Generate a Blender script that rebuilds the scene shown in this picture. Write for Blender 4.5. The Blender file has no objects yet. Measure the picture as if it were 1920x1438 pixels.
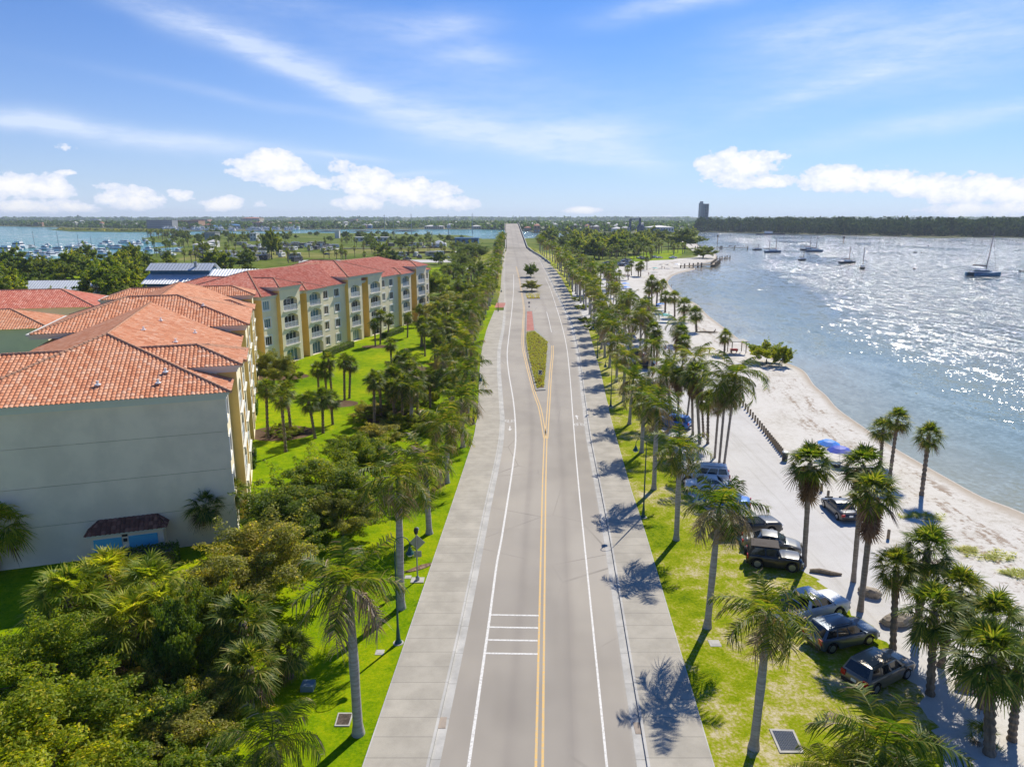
import bpy, bmesh, math, random
import numpy as np
from math import sin, cos, tan, atan, atan2, pi, radians, sqrt
from mathutils import Vector, Matrix
random.seed(7)
rng = np.random.default_rng(7)
S = bpy.context.scene
C = S.collection

# ------------------------------------------------------------------ camera, sky, sun, exposure
F, CX, CY, H = 1332.0, 960.0, 719.0, 27.0
PITCH = atan(310 / F)
cP, sP = cos(PITCH), sin(PITCH)
cam = bpy.data.cameras.new('camera')
cam.sensor_width = 36
cam.lens = F / 1920 * 36
cam.clip_start = 0.5
cam.clip_end = 40000
camo = bpy.data.objects.new('camera', cam)
C.objects.link(camo)
camo.location = (0, 0, H)
camo.rotation_euler = (pi / 2 - PITCH, 0, 0)
S.camera = camo
S.view_settings.view_transform = 'Standard'
S.view_settings.look = 'None'
S.view_settings.exposure = 0.38
S.view_settings.gamma = 1.0
S.cycles.use_denoising = True
S.cycles.max_bounces = 6
S.cycles.diffuse_bounces = 3
S.cycles.glossy_bounces = 3
S.cycles.transmission_bounces = 3
S.cycles.transparent_max_bounces = 4
S.cycles.volume_bounces = 0
S.cycles.sample_clamp_indirect = 4.0

SUN_EL, SUN_AZ = radians(44), radians(30)      # azimuth measured from +Y towards +X
sl = bpy.data.lights.new('sun', 'SUN')
sl.energy = 4.6
sl.angle = radians(0.5)
sl.color = (1.0, 0.93, 0.80)
so = bpy.data.objects.new('sun', sl)
C.objects.link(so)
sdir = Vector((sin(SUN_AZ) * cos(SUN_EL), cos(SUN_AZ) * cos(SUN_EL), sin(SUN_EL)))
so.rotation_euler = sdir.to_track_quat('Z', 'Y').to_euler()
so.location = sdir * 300


class NT:
    """tiny node-tree helper"""
    def __init__(s, tree):
        s.t = tree
    def n(s, typ, **kw):
        x = s.t.nodes.new(typ)
        for k_, v in kw.items():
            setattr(x, k_, v)
        return x
    def link(s, a, b):
        s.t.links.new(a, b)
    def put(s, sock, v):
        if isinstance(v, bpy.types.NodeSocket):
            s.t.links.new(v, sock)
        else:
            sock.default_value = v
    def math(s, op, a, b=None, c=None, clamp=False):
        x = s.n('ShaderNodeMath', operation=op, use_clamp=clamp)
        s.put(x.inputs[0], a)
        if b is not None: s.put(x.inputs[1], b)
        if c is not None: s.put(x.inputs[2], c)
        return x.outputs[0]
    def mix(s, fac, a, b, blend='MIX'):
        x = s.n('ShaderNodeMix', data_type='RGBA', blend_type=blend)
        s.put(x.inputs[0], fac)
        s.put(x.inputs[6], a if isinstance(a, bpy.types.NodeSocket) else (*a, 1))
        s.put(x.inputs[7], b if isinstance(b, bpy.types.NodeSocket) else (*b, 1))
        return x.outputs[2]
    def noise(s, vec, scale, detail=3, rough=0.55, w=None):
        x = s.n('ShaderNodeTexNoise')
        if vec is not None: s.link(vec, x.inputs['Vector'])
        x.inputs['Scale'].default_value = scale
        x.inputs['Detail'].default_value = detail
        x.inputs['Roughness'].default_value = rough
        return x.outputs['Fac']
    def ramp(s, fac, stops, interp='LINEAR'):
        x = s.n('ShaderNodeValToRGB')
        s.put(x.inputs[0], fac)
        r = x.color_ramp
        r.interpolation = interp
        while len(r.elements) < len(stops):
            r.elements.new(0.5)
        for e, (p, c_) in zip(r.elements, stops):
            e.position = p
            e.color = (*c_, 1) if len(c_) == 3 else c_
        return x.outputs[0]
    def step(s, v, lo, hi):
        x = s.n('ShaderNodeMapRange', interpolation_type='SMOOTHSTEP')
        s.put(x.inputs[0], v)
        x.inputs[1].default_value = lo
        x.inputs[2].default_value = hi
        x.inputs[3].default_value = 0
        x.inputs[4].default_value = 1
        return x.outputs[0]
    def scale(s, vec, sc):
        x = s.n('ShaderNodeMapping')
        s.link(vec, x.inputs[0])
        x.inputs['Scale'].default_value = sc
        return x.outputs[0]


# world: physical sky plus procedural clouds laid out by direction (azimuth, elevation)
W = bpy.data.worlds.new('World')
S.world = W
W.use_nodes = True
W.node_tree.nodes.clear()
w = NT(W.node_tree)
sky = w.n('ShaderNodeTexSky', sky_type='NISHITA')
sky.sun_disc = False
sky.sun_elevation = SUN_EL
sky.sun_rotation = SUN_AZ
sky.altitude = 0
sky.air_density = 1.0
sky.dust_density = 0.3
sky.ozone_density = 2.6
tc = w.n('ShaderNodeTexCoord')
sx = w.n('ShaderNodeSeparateXYZ')
w.link(tc.outputs['Generated'], sx.inputs[0])
AZ = w.math('ARCTAN2', sx.outputs[0], sx.outputs[1])
EL = w.math('ARCSINE', sx.outputs[2])
cb = w.n('ShaderNodeCombineXYZ')
w.link(AZ, cb.inputs[0]); w.link(EL, cb.inputs[1])
AE = cb.outputs[0]


def az_el(px, py):
    vx, vy = (px - CX) / F, (py - CY) / F
    d = Vector((vx, cP - vy * sP, -(sP + vy * cP))).normalized()
    return atan2(d.x, d.y), math.asin(d.z)


def rot_ell(cx, cy, rx, ry, ang, azs, els):
    """squared elliptical distance to a cloud's centre, in the sky's own angles"""
    a0, e0 = cx, cy
    dx = w.math('SUBTRACT', azs, a0)
    dy = w.math('SUBTRACT', els, e0)
    ca, sa = cos(ang), sin(ang)
    u = w.math('MULTIPLY_ADD', dx, ca / rx, w.math('MULTIPLY', dy, sa / rx))
    v = w.math('MULTIPLY_ADD', dx, -sa / ry, w.math('MULTIPLY', dy, ca / ry))
    return w.math('MULTIPLY_ADD', u, u, w.math('MULTIPLY', v, v)), v


# cumulus: a field that sums soft ellipses, cut by billowy noise
nz = w.n('ShaderNodeTexNoise'); w.link(w.scale(AE, (1, 1.35, 1)), nz.inputs['Vector'])
nz.inputs['Scale'].default_value = 34; nz.inputs['Detail'].default_value = 7; nz.inputs['Roughness'].default_value = 0.6
billow = nz.outputs['Fac']
nz2 = w.noise(w.scale(AE, (1, 1.5, 1)), 95, 4, 0.6)
field = None
for (px, py, rx, ry) in [(505, 318, 74, 36), (545, 338, 60, 22), (640, 318, 42, 32), (690, 345, 70, 32), (770, 362, 90, 30), (850, 383, 55, 16),
                         (672, 382, 52, 17), (600, 345, 40, 18), (55, 352, 75, 26), (15, 345, 40, 30), (75, 390, 90, 14), (120, 325, 22, 8),
                         (205, 352, 40, 14), (245, 375, 62, 23), (345, 368, 40, 16), (420, 385, 46, 17), (485, 384, 20, 12), (130, 278, 32, 13), (1385, 320, 78, 38),
                         (1450, 294, 42, 13), (1440, 340, 60, 16), (1560, 338, 60, 26), (1640, 342, 80, 26), (1710, 352, 60, 22), (1790, 358, 70, 28), (1850, 362, 70, 28),
                         (1930, 366, 90, 24), (1090, 396, 46, 9), (1880, 395, 120, 16), (1250, 405, 20, 5), (2120, 350, 150, 40), (-190, 360, 160, 40), (-420, 340, 120, 50), (2400, 350, 160, 50)]:
    a0, e0 = az_el(px, py)
    q, vv = rot_ell(a0, e0, rx / F * 1.1, ry / F * 1.15, 0, AZ, EL)
    b = w.math('SUBTRACT', w.math('MULTIPLY_ADD', w.math('MINIMUM', vv, 0.0), 0.45, 1.0 if rx > 45 else .62), q, clamp=True)
    field = b if field is None else w.math('MAXIMUM', field, b)
dens = w.math('MULTIPLY_ADD', w.math('SUBTRACT', billow, 0.5), 2.1, field)
dens = w.math('MULTIPLY_ADD', w.math('SUBTRACT', nz2, 0.5), 0.75, dens)
present = w.step(field, 0.0, 0.1)
cum = w.math('MULTIPLY', w.step(dens, 0.27, 0.47), present)
core = w.step(dens, 0.35, 1.05)
# cirrus: long soft streaks
wob = w.noise(w.scale(AE, (1, 1, 1)), 5, 3, 0.5)
els2 = w.math('MULTIPLY_ADD', w.math('SUBTRACT', wob, 0.5), 0.035, EL)
rotm = w.n('ShaderNodeMapping'); w.link(AE, rotm.inputs[0]); rotm.inputs['Rotation'].default_value = (0, 0, radians(12)); rotm.inputs['Scale'].default_value = (1, 4.5, 1)
fine = w.noise(rotm.outputs[0], 13, 8, 0.68)
cir = None
for (px, py, rx, ry, dg, s_) in [(330, 42, 170, 20, -16, .5), (480, 95, 150, 17, -22, .55), (640, 155, 170, 22, -24, .55), (830, 225, 190, 34, -16, .5), (1000, 255, 190, 32, -3, .62),
                                 (1120, 250, 90, 20, 2, .4), (190, 248, 290, 17, -5, .62), (60, 236, 150, 12, -3, .45), (415, 262, 110, 14, -4, .4), (815, 50, 95, 24, 4, .55), (890, 105, 70, 20, 0, .45),
                                 (1280, 8, 130, 18, 6, .7), (1760, 232, 190, 17, 8, .6), (1500, 62, 110, 32, 4, .4), (1620, 130, 260, 60, 10, .3), (1560, 165, 130, 14, 15, .35),
                                 (1190, 306, 80, 22, -12, .45), (1110, 305, 120, 8, -3, .35), (1050, 282, 130, 16, -4, .35), (640, 288, 80, 6, -3, .5), (770, 322, 60, 6, 2, .45),
                                 (470, 186, 210, 10, -7, .22), (700, 90, 330, 70, -8, .13), (1700, 60, 260, 70, 5, .25), (1830, 95, 160, 90, 5, .2), (1000, 190, 260, 60, -10, .2), (520, 12, 120, 16, -4, .2)]:
    a0, e0 = az_el(px, py)
    q, _ = rot_ell(a0, e0, rx / F * 1.25, ry / F * 1.15, radians(dg), AZ, els2)
    b = w.math('MULTIPLY', w.math('EXPONENT', w.math('MULTIPLY', q, -1.6)), s_)
    cir = b if cir is None else w.math('ADD', cir, b)
cir = w.math('MULTIPLY', cir, w.math('MULTIPLY_ADD', fine, 2.4, -0.25), clamp=True)
SKYTINT = (1, 1, 1)
base = w.mix(1.0, sky.outputs[0], (0.235, 0.585, 1.07), 'MULTIPLY')
lowhaze = w.math('EXPONENT', w.math('MULTIPLY', w.math('MAXIMUM', EL, 0.0), -8.0))
base = w.mix(w.math('MULTIPLY', lowhaze, 0.75), base, (7.4, 7.8, 9.2))
base = w.mix(w.math('MULTIPLY', cir, 0.66), base, (7.4, 8.2, 9.7))
ccol = w.mix(core, (7.2, 7.7, 9.0), (10.2, 9.9, 9.6))
base = w.mix(w.math('MULTIPLY', cum, 0.86), base, ccol)
bg = w.n('ShaderNodeBackground')
bg.inputs[1].default_value = 0.088
w.link(base, bg.inputs[0])
wo = w.n('ShaderNodeOutputWorld')
w.link(bg.outputs[0], wo.inputs[0])


# ------------------------------------------------------------------ geometry helpers
def kray(py):
    v = (py - CY) / F
    return (sP + v * cP) / (cP - v * sP)


def G(px, py, z=0.0):
    """where the sight line through a photo pixel meets the level z"""
    Y = (H - z) / kray(py)
    return ((px - CX) * (Y * cP + (H - z) * sP) / F, Y)


def ZAT(Y, py):
    return H - Y * kray(py)


def XAT(Y, px, z=0.0):
    return (px - CX) * (Y * cP + (H - z) * sP) / F


def PX(x, y, z=0.0):
    Zc = y * cP + (H - z) * sP
    return CX + x * F / Zc, CY + F * ((H - z) * cP - y * sP) / Zc


class MB:
    def __init__(s):
        s.v = []; s.f = []; s.m = []; s.uv = []
    def add(s, vs, fs, m=0, uvs=None):
        o = len(s.v)
        s.v += [tuple(p) for p in vs]
        for i, f in enumerate(fs):
            s.f.append(tuple(o + j for j in f)); s.m.append(m)
            s.uv.append(uvs[i] if uvs else None)
        return s
    def quad(s, a, b, c, d, m=0):
        return s.add([a, b, c, d], [(0, 1, 2, 3)], m)
    def box(s, cx, cy, cz, sx, sy, sz, rz=0.0, m=0, taper=1.0):
        vs = []
        for z_, t in ((-.5, 1), (.5, taper)):
            for x_, y_ in ((-.5, -.5), (.5, -.5), (.5, .5), (-.5, .5)):
                X, Y = x_ * sx * t, y_ * sy * t
                vs.append((cx + X * cos(rz) - Y * sin(rz), cy + X * sin(rz) + Y * cos(rz), cz + z_ * sz))
        return s.add(vs, [(3, 2, 1, 0), (4, 5, 6, 7), (0, 1, 5, 4), (1, 2, 6, 5), (2, 3, 7, 6), (3, 0, 4, 7)], m)
    def prism(s, poly, z0, z1, m=0, caps=True):
        n = len(poly)
        vs = [(x, y, z0) for x, y in poly] + [(x, y, z1) for x, y in poly]
        fs = [(i, (i + 1) % n, n + (i + 1) % n, n + i) for i in range(n)]
        if caps:
            fs += [tuple(range(n - 1, -1, -1)), tuple(range(n, 2 * n))]
        return s.add(vs, fs, m)
    def tube(s, pts, rad, n=8, m=0, cap=True):
        pts = [Vector(p) for p in pts]
        if not hasattr(rad, '__len__'): rad = [rad] * len(pts)
        vs = []
        for i, p in enumerate(pts):
            t = (pts[min(i + 1, len(pts) - 1)] - pts[max(i - 1, 0)]).normalized()
            a = t.cross(Vector((0, 0, 1)))
            if a.length < 1e-3: a = Vector((1, 0, 0))
            a.normalize(); b = t.cross(a)
            for j in range(n):
                q = p + (a * cos(2 * pi * j / n) + b * sin(2 * pi * j / n)) * rad[i]
                vs.append(tuple(q))
        fs = []
        for i in range(len(pts) - 1):
            for j in range(n):
                k_ = (j + 1) % n
                fs.append((i * n + j, i * n + k_, (i + 1) * n + k_, (i + 1) * n + j))
        if cap:
            fs.append(tuple(range(n - 1, -1, -1)))
            fs.append(tuple((len(pts) - 1) * n + j for j in range(n)))
        return s.add(vs, fs, m)
    def lathe(s, prof, n=16, c=(0, 0, 0), m=0):
        vs = [(c[0] + r * cos(2 * pi * j / n), c[1] + r * sin(2 * pi * j / n), c[2] + z) for r, z in prof for j in range(n)]
        fs = [(i * n + j, i * n + (j + 1) % n, (i + 1) * n + (j + 1) % n, (i + 1) * n + j) for i in range(len(prof) - 1) for j in range(n)]
        fs += [tuple(range(n - 1, -1, -1)), tuple((len(prof) - 1) * n + j for j in range(n))]
        return s.add(vs, fs, m)
    def build(s, name, mats, parent=None, smooth=False, loc=None):
        me = bpy.data.meshes.new(name)
        me.from_pydata(s.v, [], s.f)
        for m_ in (mats if isinstance(mats, (list, tuple)) else [mats]):
            me.materials.append(m_)
        if any(s.m): me.polygons.foreach_set('material_index', s.m)
        if smooth: me.polygons.foreach_set('use_smooth', [True] * len(s.f))
        if any(u is not None for u in s.uv):
            lay = me.uv_layers.new(name='UVMap')
            flat = []
            for f, u in zip(s.f, s.uv):
                for k_ in range(len(f)):
                    flat += (u[k_] if u else (0, 0))
            lay.data.foreach_set('uv', flat)
        me.update()
        return link(name, me, parent, loc)


def link(name, data, parent=None, loc=None):
    o = bpy.data.objects.new(name, data)
    C.objects.link(o)
    if parent: o.parent = parent
    if loc: o.location = loc
    return o


def tag(o, label=None, cat=None, group=None, kind=None):
    if label: o['label'] = label
    if cat: o['category'] = cat
    if group: o['group'] = group
    if kind: o['kind'] = kind
    return o


def thing(name, label, cat, loc=(0, 0, 0), rz=0.0, group=None):
    o = link(name, None)
    o.location = loc; o.rotation_euler = (0, 0, rz)
    return tag(o, label, cat, group)


def copy_tree(o, parent=None):
    c = o.copy(); C.objects.link(c)
    c.parent = parent
    for ch in list(o.children):
        copy_tree(ch, c)
    return c


def np_mesh(name, V, Fq, mats, midx=None, uv=None):
    """big quad mesh from numpy arrays"""
    me = bpy.data.meshes.new(name)
    V = np.asarray(V, np.float32); Fq = np.asarray(Fq, np.int32)
    k_ = Fq.shape[1]
    me.vertices.add(len(V)); me.vertices.foreach_set('co', V.ravel())
    me.loops.add(Fq.size); me.loops.foreach_set('vertex_index', Fq.ravel())
    me.polygons.add(len(Fq))
    me.polygons.foreach_set('loop_start', np.arange(0, Fq.size, k_, dtype=np.int32))
    for m_ in (mats if isinstance(mats, (list, tuple)) else [mats]):
        me.materials.append(m_)
    if midx is not None: me.polygons.foreach_set('material_index', np.asarray(midx, np.int32))
    me.update(calc_edges=True)
    if uv is not None:
        lay = me.uv_layers.new(name='UVMap')
        lay.data.foreach_set('uv', np.asarray(uv, np.float32).ravel())
    me.shade_flat()
    me.validate()
    return me


# ------------------------------------------------------------------ materials
def newmat(name):
    m = bpy.data.materials.new(name)
    m.use_nodes = True
    t = NT(m.node_tree)
    b = m.node_tree.nodes['Principled BSDF']
    return m, t, b


def mat(name, col, rough=0.6, var=0.0, vscale=1.0, col2=None, bump=0.0, bscale=20.0, metal=0.0, spec=0.35, coat=0.0, oi=0.0):
    m, t, b = newmat(name)
    b.inputs['Roughness'].default_value = rough
    b.inputs['Metallic'].default_value = metal
    b.inputs['Specular IOR Level'].default_value = spec
    b.inputs['Coat Weight'].default_value = coat
    c = None
    if var > 0 or col2:
        tc_ = t.n('ShaderNodeTexCoord')
        f = t.noise(tc_.outputs['Object'], vscale, 5, 0.6)
        c2 = col2 or tuple(x * (1 - var) for x in col)
        c = t.mix(t.step(f, 0.35, 0.65), col, c2)
    if oi:
        o_ = t.n('ShaderNodeObjectInfo')
        h = t.n('ShaderNodeHueSaturation')
        t.put(h.inputs['Color'], c if c is not None else (*col, 1))
        t.link(t.math('MULTIPLY_ADD', o_.outputs['Random'], oi, 1 - oi / 2), h.inputs['Value'])
        c = h.outputs[0]
    t.put(b.inputs['Base Color'], c if c is not None else (*col, 1))
    if bump:
        tc2 = t.n('ShaderNodeTexCoord')
        bp = t.n('ShaderNodeBump')
        bp.inputs['Strength'].default_value = bump
        bp.inputs['Distance'].default_value = 0.02
        t.link(t.noise(tc2.outputs['Object'], bscale, 4, 0.6), bp.inputs['Height'])
        t.link(bp.outputs[0], b.inputs['Normal'])
    return m


def leafmat(name, stops, trans=0.58, rough=0.5, oi=0.35, hue=0.03, clump=False):
    """foliage: every leaf takes its own green, light passes through"""
    m, t, b = newmat(name)
    g = t.n('ShaderNodeNewGeometry')
    o_ = t.n('ShaderNodeObjectInfo')
    c = t.ramp(g.outputs['Random Per Island'], stops)
    h = t.n('ShaderNodeHueSaturation')
    t.link(c, h.inputs['Color'])
    t.link(t.math('MULTIPLY_ADD', o_.outputs['Random'], oi, 1 - oi / 2), h.inputs['Value'])
    t.link(t.math('MULTIPLY_ADD', o_.outputs['Random'], -hue, 0.5 + hue / 2), h.inputs['Hue'])
    c = h.outputs[0]
    if clump:
        at = t.n('ShaderNodeAttribute', attribute_name='tint')
        c = t.mix(at.outputs['Fac'], t.mix(1.0, c, (.72, .78, .8), 'MULTIPLY'), t.mix(1.0, c, (1.45, 1.25, .9), 'MULTIPLY'))
    t.link(c, b.inputs['Base Color'])
    b.inputs['Roughness'].default_value = rough
    b.inputs['Specular IOR Level'].default_value = 0.3 if rough < .8 else 0.0
    tr = t.n('ShaderNodeBsdfTranslucent')
    t.link(t.mix(1.0, c, (1.75, 1.6, 0.5), 'MULTIPLY'), tr.inputs[0])
    mx = t.n('ShaderNodeMixShader')
    mx.inputs[0].default_value = trans
    t.link(b.outputs[0], mx.inputs[1]); t.link(tr.outputs[0], mx.inputs[2])
    t.link(mx.outputs[0], m.node_tree.nodes['Material Output'].inputs[0])
    return m


M = {}
M['royal'] = leafmat('royal_leaf', [(0, (.04, .085, .012)), (.45, (.085, .15, .015)), (.8, (.19, .23, .02)), (1, (.36, .30, .09))], trans=.5)
M['royal_dry'] = leafmat('dry_leaf', [(0, (.18, .13, .08)), (.5, (.31, .23, .16)), (1, (.42, .32, .24))], trans=.25)
M['fan'] = leafmat('fan_leaf', [(0, (.04, .085, .012)), (.5, (.09, .15, .018)), (.85, (.20, .245, .03)), (1, (.42, .37, .12))], trans=.5)
M['fan_yellow'] = leafmat('yellow_fan_leaf', [(0, (.10, .17, .012)), (.5, (.23, .30, .02)), (.85, (.37, .40, .04)), (1, (.55, .48, .13))])
M['skirt'] = leafmat('dead_fan_leaf', [(0, (.12, .07, .035)), (.5, (.22, .13, .07)), (1, (.32, .22, .13))], trans=.15)
M['broad'] = leafmat('broad_leaf', [(0, (.065, .125, .01)), (.5, (.135, .22, .014)), (.85, (.22, .29, .02)), (1, (.34, .33, .06))], clump=True)
M['broad_olive'] = leafmat('olive_leaf', [(0, (.11, .14, .025)), (.5, (.22, .26, .055)), (.85, (.32, .34, .09)), (1, (.44, .39, .20))], clump=True)
M['broad_yellow'] = leafmat('yellow_green_leaf', [(0, (.09, .16, .008)), (.5, (.20, .29, .012)), (.85, (.33, .40, .02)), (1, (.48, .45, .06))], clump=True)
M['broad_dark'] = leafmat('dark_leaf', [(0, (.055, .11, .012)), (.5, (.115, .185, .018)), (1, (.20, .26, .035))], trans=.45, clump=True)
M['casuarina'] = leafmat('casuarina_leaf', [(0, (.02, .05, .02)), (.5, (.04, .08, .03)), (1, (.09, .13, .035))], trans=.2, rough=.9, oi=0)
M['hedge'] = leafmat('hedge_leaf', [(0, (.05, .10, .01)), (.5, (.10, .18, .015)), (1, (.18, .25, .03))], trans=.35)
M['grassblade'] = leafmat('ornamental_grass', [(0, (.24, .30, .02)), (.5, (.38, .42, .03)), (1, (.52, .49, .08))], trans=.55, oi=0)
M['trunk'] = mat('royal_trunk', (.40, .37, .33), .85, .35, 2.5, bump=.6, bscale=9)
def ringed(m, c1, c2, rings):
    t = NT(m.node_tree); b = m.node_tree.nodes['Principled BSDF']
    tc_ = t.n('ShaderNodeTexCoord')
    r_ = t.noise(t.scale(tc_.outputs['Object'], (.6, .6, rings)), 1.0, 3, .7); n_ = t.noise(t.scale(tc_.outputs['Object'], (4, 4, 7)), 1.0, 4, .6)
    c = t.mix(t.step(r_, .38, .62), c1, c2)
    t.link(t.mix(t.math('MULTIPLY', t.step(n_, .5, .72), .45), c, (.22, .20, .17)), b.inputs['Base Color'])
ringed(M['trunk'], (.44, .41, .37), (.30, .275, .24), 45)
M['trunk_brown'] = mat('brown_trunk', (.26, .20, .145), .9, .5, 5, bump=1, bscale=12)
M['trunk_pale'] = mat('pale_fan_trunk', (.30, .24, .19), .9, .35, 3, bump=.6, bscale=10)
ringed(M['trunk_pale'], (.36, .30, .245), (.24, .19, .15), 55)
M['bark'] = mat('bark', (.16, .13, .10), .9, .4, 4)
M['shaft'] = mat('crownshaft', (.16, .24, .05), .4, .25, 3)
M['white'] = mat('white_paint', (.78, .78, .76), .45)
M['black'] = mat('black_plastic', (.025, .025, .027), .5)
M['grey_metal'] = mat('grey_metal', (.35, .36, .37), .45, metal=.6)
M['lamp_green'] = mat('green_lamp_paint', (.02, .085, .075), .4)
M['glass_lamp'] = mat('lamp_glass', (.7, .72, .7), .15)
M['wood'] = mat('weathered_wood', (.30, .235, .16), .85, .35, 6, bump=.5)
M['rock'] = mat('rock', (.44, .37, .28), .9, .5, 2.5, bump=1, bscale=4)
M['red'] = mat('red_fabric', (.55, .04, .03), .7)
M['teal'] = mat('teal_fabric', (.03, .35, .33), .7)
M['blue_fabric'] = mat('blue_fabric', (.008, .21, .72), .6, oi=.2)
M['skin'] = mat('skin', (.45, .26, .18), .55, oi=.3)
M['hair'] = mat('hair', (.04, .028, .02), .6)
M['swim'] = mat('swimwear', (.05, .09, .25), .7, oi=.6)
M['concrete'] = mat('concrete', (.46, .44, .40), .85, .18, 1.2, bump=.3)
M['tyre'] = mat('tyre', (.018, .018, .019), .8)
M['rim'] = mat('wheel_rim', (.42, .43, .45), .3, metal=.8)
M['carglass'] = mat('car_glass', (.012, .016, .02), .05, spec=.8)
M['tail'] = mat('tail_light', (.42, .012, .012), .2)
M['head'] = mat('head_light', (.75, .77, .8), .1)

# ------------------------------------------------------------------ levels of the land and the road
def zr(Y):
    """height of the carriageway: level, then the long ramp of the bridge"""
    if Y < 225: return 0.0
    if Y < 305: return 0.046 * (Y - 225) ** 2 / 160
    if Y < 690: return 1.84 + 0.046 * (Y - 305)
    if Y < 830: return 19.55 + 0.046 * (Y - 690) - 0.046 * (Y - 690) ** 2 / 140
    return 19.55 - 0.046 * (Y - 830)


def GR(px, py, dz=0.0):
    k_ = kray(py)
    lo, hi = 5.0, 760.0
    for _ in range(60):
        m_ = (lo + hi) / 2
        if H - m_ * k_ > zr(m_) + dz: lo = m_
        else: hi = m_
    Y = lo; z = zr(Y) + dz
    return Vector(((px - CX) * (Y * cP + (H - z) * sP) / F, Y, z))


def spline(pts, per=6):
    P = [Vector(p) for p in pts]
    P = [P[0] * 2 - P[1]] + P + [P[-1] * 2 - P[-2]]
    out = []
    for i in range(1, len(P) - 2):
        a, b, c_, d = P[i - 1:i + 3]
        for s_ in range(per):
            t = s_ / per
            out.append(0.5 * ((2 * b) + (c_ - a) * t + (2 * a - 5 * b + 4 * c_ - d) * t * t + (3 * b - a - 3 * c_ + d) * t ** 3))
    out.append(P[-2])
    return out


def resample(pts, ys):
    out = []
    for y in ys:
        for a, b in zip(pts, pts[1:]):
            if a.y <= y <= b.y:
                t = (y - a.y) / max(1e-6, b.y - a.y)
                out.append(a.lerp(b, t)); break
        else:
            out.append((pts[0] if y < pts[0].y else pts[-1]).copy())
    return out


YS = [28 + 2.0 * i for i in range(36)] + [100 + 4.0 * i for i in range(60)] + [340 + 10.0 * i for i in range(55)]


def road_line(px, near=True):
    """photo points on the carriageway -> a smooth world line sampled at YS"""
    p = [GR(*q) for q in px]
    p.sort(key=lambda v: v.y)
    d = (p[1] - p[0]).normalized()
    p = [p[0] - d * 25] + p
    s_ = []
    for a, b in zip(p, p[1:]):
        for i in range(8): s_.append(a.lerp(b, i / 8))
    s_.append(p[-1])
    r = resample(s_, YS)
    # smooth twice
    for _ in range(3):
        r = [r[0]] + [(r[i - 1] + r[i] * 2 + r[i + 1]) / 4 for i in range(1, len(r) - 1)] + [r[-1]]
    return [Vector((v.x, y, zr(y))) for v, y in zip(r, YS)]


def extend(line, cx_off):
    """past the ramp's foot the edges follow the bridge's own straight line"""
    return line


BR = lambda Y, off: Vector((2.75 + (Y - 460) * (-0.0112) + off, Y, zr(Y)))   # bridge centre line
RK = road_line([(1213, 1438), (1142.5, 1007), (1130, 940), (1118, 880), (1107, 825), (1098, 765), (1091, 703), (1085, 658), (1073, 608), (1055, 570), (1040, 540), (1028, 515), (1012, 485), (997, 470), (986, 457)])
LK = road_line([(805, 1438), (863, 1183), (901, 1000), (910, 955), (927, 880), (937, 830), (940, 790), (937, 745), (933, 690), (934, 655), (942, 618), (946, 578), (945, 548), (944, 520), (945, 490), (947.5, 470), (949, 457)])
RS = road_line([(1337, 1438), (1209, 1000), (1180, 912), (1162, 847), (1142, 777), (1126, 700), (1114, 660), (1105, 625), (1093, 593), (1078, 568), (1065, 545), (1053, 523), (1037, 500), (1016, 485), (998.5, 470), (987.5, 457)])
LS = road_line([(682, 1438), (812, 1055), (850, 942), (872, 875), (890, 820), (898, 765), (899, 705), (904, 655), (913, 618), (930, 577), (938, 548), (940, 520), (943, 490), (946, 470), (947.5, 457)])
for i, y in enumerate(YS):
    for L_, off in ((RK, 6.0), (RS, 6.6), (LK, -6.0), (LS, -6.6)):
        t = min(1, max(0, (y - 400) / 60))
        L_[i] = L_[i].lerp(BR(y, off), t)
        L_[i].z = zr(y)


def xat(line, Y):
    return resample(line, [Y])[0].x


def embank(x, Y):
    """height of the grass slope beside the ramp"""
    if Y < 225 or Y > 470: return 0.0
    l, r = xat(LS, Y), xat(RS, Y)
    d = max(l - x, x - r, 0)
    return max(0.0, zr(Y) - 0.05 - d * 0.33)


# ------------------------------------------------------------------ ground materials
def ground_mat(name, stops, s1=0.25, s2=3.0, s3=25.0, bump=0.5, rough=0.9, tint=None, coord='Object', bd=0.04):
    m, t, b = newmat(name)
    tc_ = t.n('ShaderNodeTexCoord'); co = tc_.outputs[coord]
    f = t.math('MULTIPLY_ADD', t.noise(co, s1, 4, .6), 0.42, t.math('MULTIPLY_ADD', t.noise(co, s2, 4, .65), 0.28, t.math('MULTIPLY', t.noise(co, s3, 3, .75), 0.30)))
    c = t.ramp(f, stops)
    t.link(c, b.inputs['Base Color'])
    b.inputs['Roughness'].default_value = rough
    b.inputs['Specular IOR Level'].default_value = 0.03
    bp = t.n('ShaderNodeBump'); bp.inputs['Strength'].default_value = bump; bp.inputs['Distance'].default_value = bd
    t.link(t.noise(co, s3 * 1.3, 4, .7), bp.inputs['Height'])
    t.link(bp.outputs[0], b.inputs['Normal'])
    return m, t, b, f


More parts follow.
